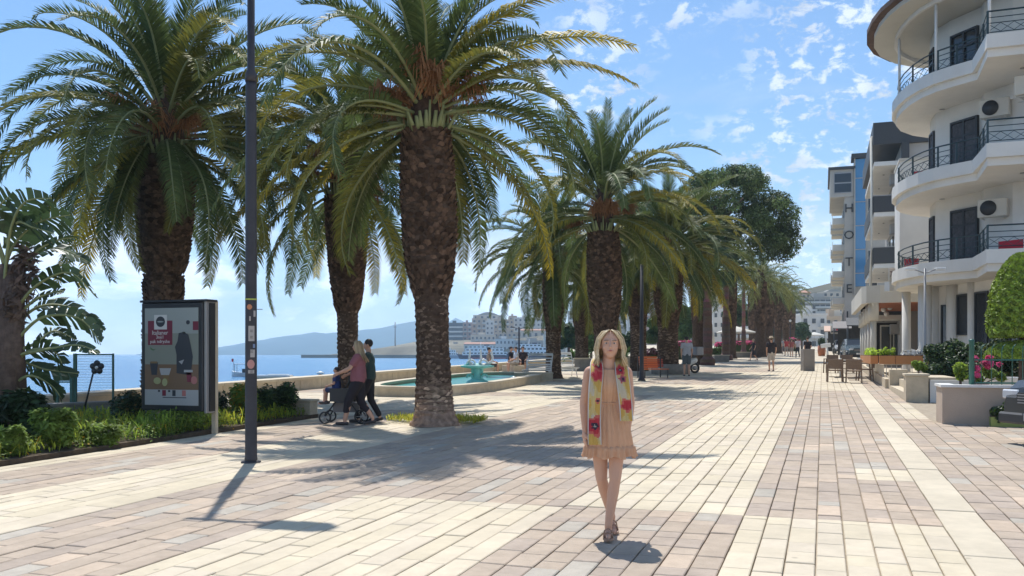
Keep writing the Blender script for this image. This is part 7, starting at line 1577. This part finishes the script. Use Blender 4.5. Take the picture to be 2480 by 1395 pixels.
far(1898, 858, 'farthest walker, in grey, under the distant palms', 'person', H_=1.68, pose='walk', top=(.3, .3, .3), bottom=(.12, .12, .14), legs='long')
far(1663, 911, 'man in a light grey shirt and grey shorts beside the white scooter', 'man', H_=1.74, pose='stand', top=(.42, .42, .43), bottom=(.10, .12, .13), legs='short', hair=((.02, .02, .02), 'short'), girth=1.1)
# sitters on the sea wall
for px, d, rz, lab, top, bot in ((1237, 44.5, RIGHT - .4, 'seated person in black top and khaki shorts on the sea wall', (.03, .035, .05), (.42, .34, .25)), (1250, 43.5, LEFT + .3, 'seated person in a white shirt leaning forward on the sea wall', (.55, .58, .62), (.40, .33, .26)), (1184, 40.5, RIGHT, 'person in a tan shirt sitting behind the fountain', (.30, .24, .20), (.08, .07, .07)), (1266, 44.5, YAW, 'person in dark clothes sitting at the end of the wall group', (.05, .04, .05), (.04, .035, .04))):
    x, y = camxy(px, d); person(lab, 'person', x, y, rz, 1.68, 'sit', .1, top, bot, 'short', 'short', ((.03, .025, .025), 'short'))
    if d > 41: b = thing('stone_bench', 'stone block under the ' + lab.replace(' on the sea wall', '').replace(' at the end of the wall group', ''), 'bench', (x, y, G(x, y)), rz); m = MB(); m.box(-.3, .3, -.2, .35, 0, .40, bev=.02); m.build('block', M_beige, b)
    else: b = thing('stone_bench', 'low stone block beneath the sitter behind the fountain', 'bench', (x, y, G(x, y)), rz); m = MB(); m.box(-.3, .3, -.2, .35, 0, .40, bev=.02); m.build('block', M_beige, b)
# scooter
x, y = at(1650, 905); y += .5; t = thing('scooter', 'white motor scooter with a grey top box behind its rider', 'scooter', (x, y, G(x, y)), LEFT + .25)
for yy in (-.62, .62): m = MB(); m.tube([(0, .2 * math.cos(2 * math.pi * i / 20), .2 * math.sin(2 * math.pi * i / 20)) for i in range(21)], .055, 8, 0, None, True, False); wh = m.build('wheel', M_black, t, loc=(0, yy, .25)); m = MB(); m.tube([(-.05, 0, 0), (.05, 0, 0)], .12, 10); m.build('rim', M_grey, wh)
solid('body', [('c', (0, -.55, .40), (0, -.50, .95), .14, .13), ('c', (0, -.45, .32), (0, .1, .30), .13, .14), ('c', (0, .1, .42), (0, .60, .62), .17, .15), ('c', (0, -.62, .48), (0, -.68, .36), .12, .09)], M_wp, t, .02, 4)
m = MB(); m.tube([(-.34, -.40, 1.05), (-.1, -.48, 1.05), (.1, -.48, 1.05), (.34, -.40, 1.05)], .02, 8); m.build('handlebar', M_black, t); m = MB(); m.prism([(-.13, .0), (.13, .0), (.12, .62), (-.12, .62)], .74, .84); m.build('seat', M_black, t); m = MB(); m.box(-.22, .22, .60, .98, .86, 1.26, bev=.04); m.build('top_box', mat('box_grey', (.32, .32, .33), .5), t); m = MB(); m.ball((0, -.60, .98), .08, 10, 7); m.build('headlight', M_glass, t)
for sx in (-1, 1): m = MB(); m.tube([(sx * .2, -.45, 1.06), (sx * .3, -.42, 1.25)], .01, 5); m.ball((sx * .31, -.42, 1.28), .06, 8, 6); m.build('mirror', M_black, t)
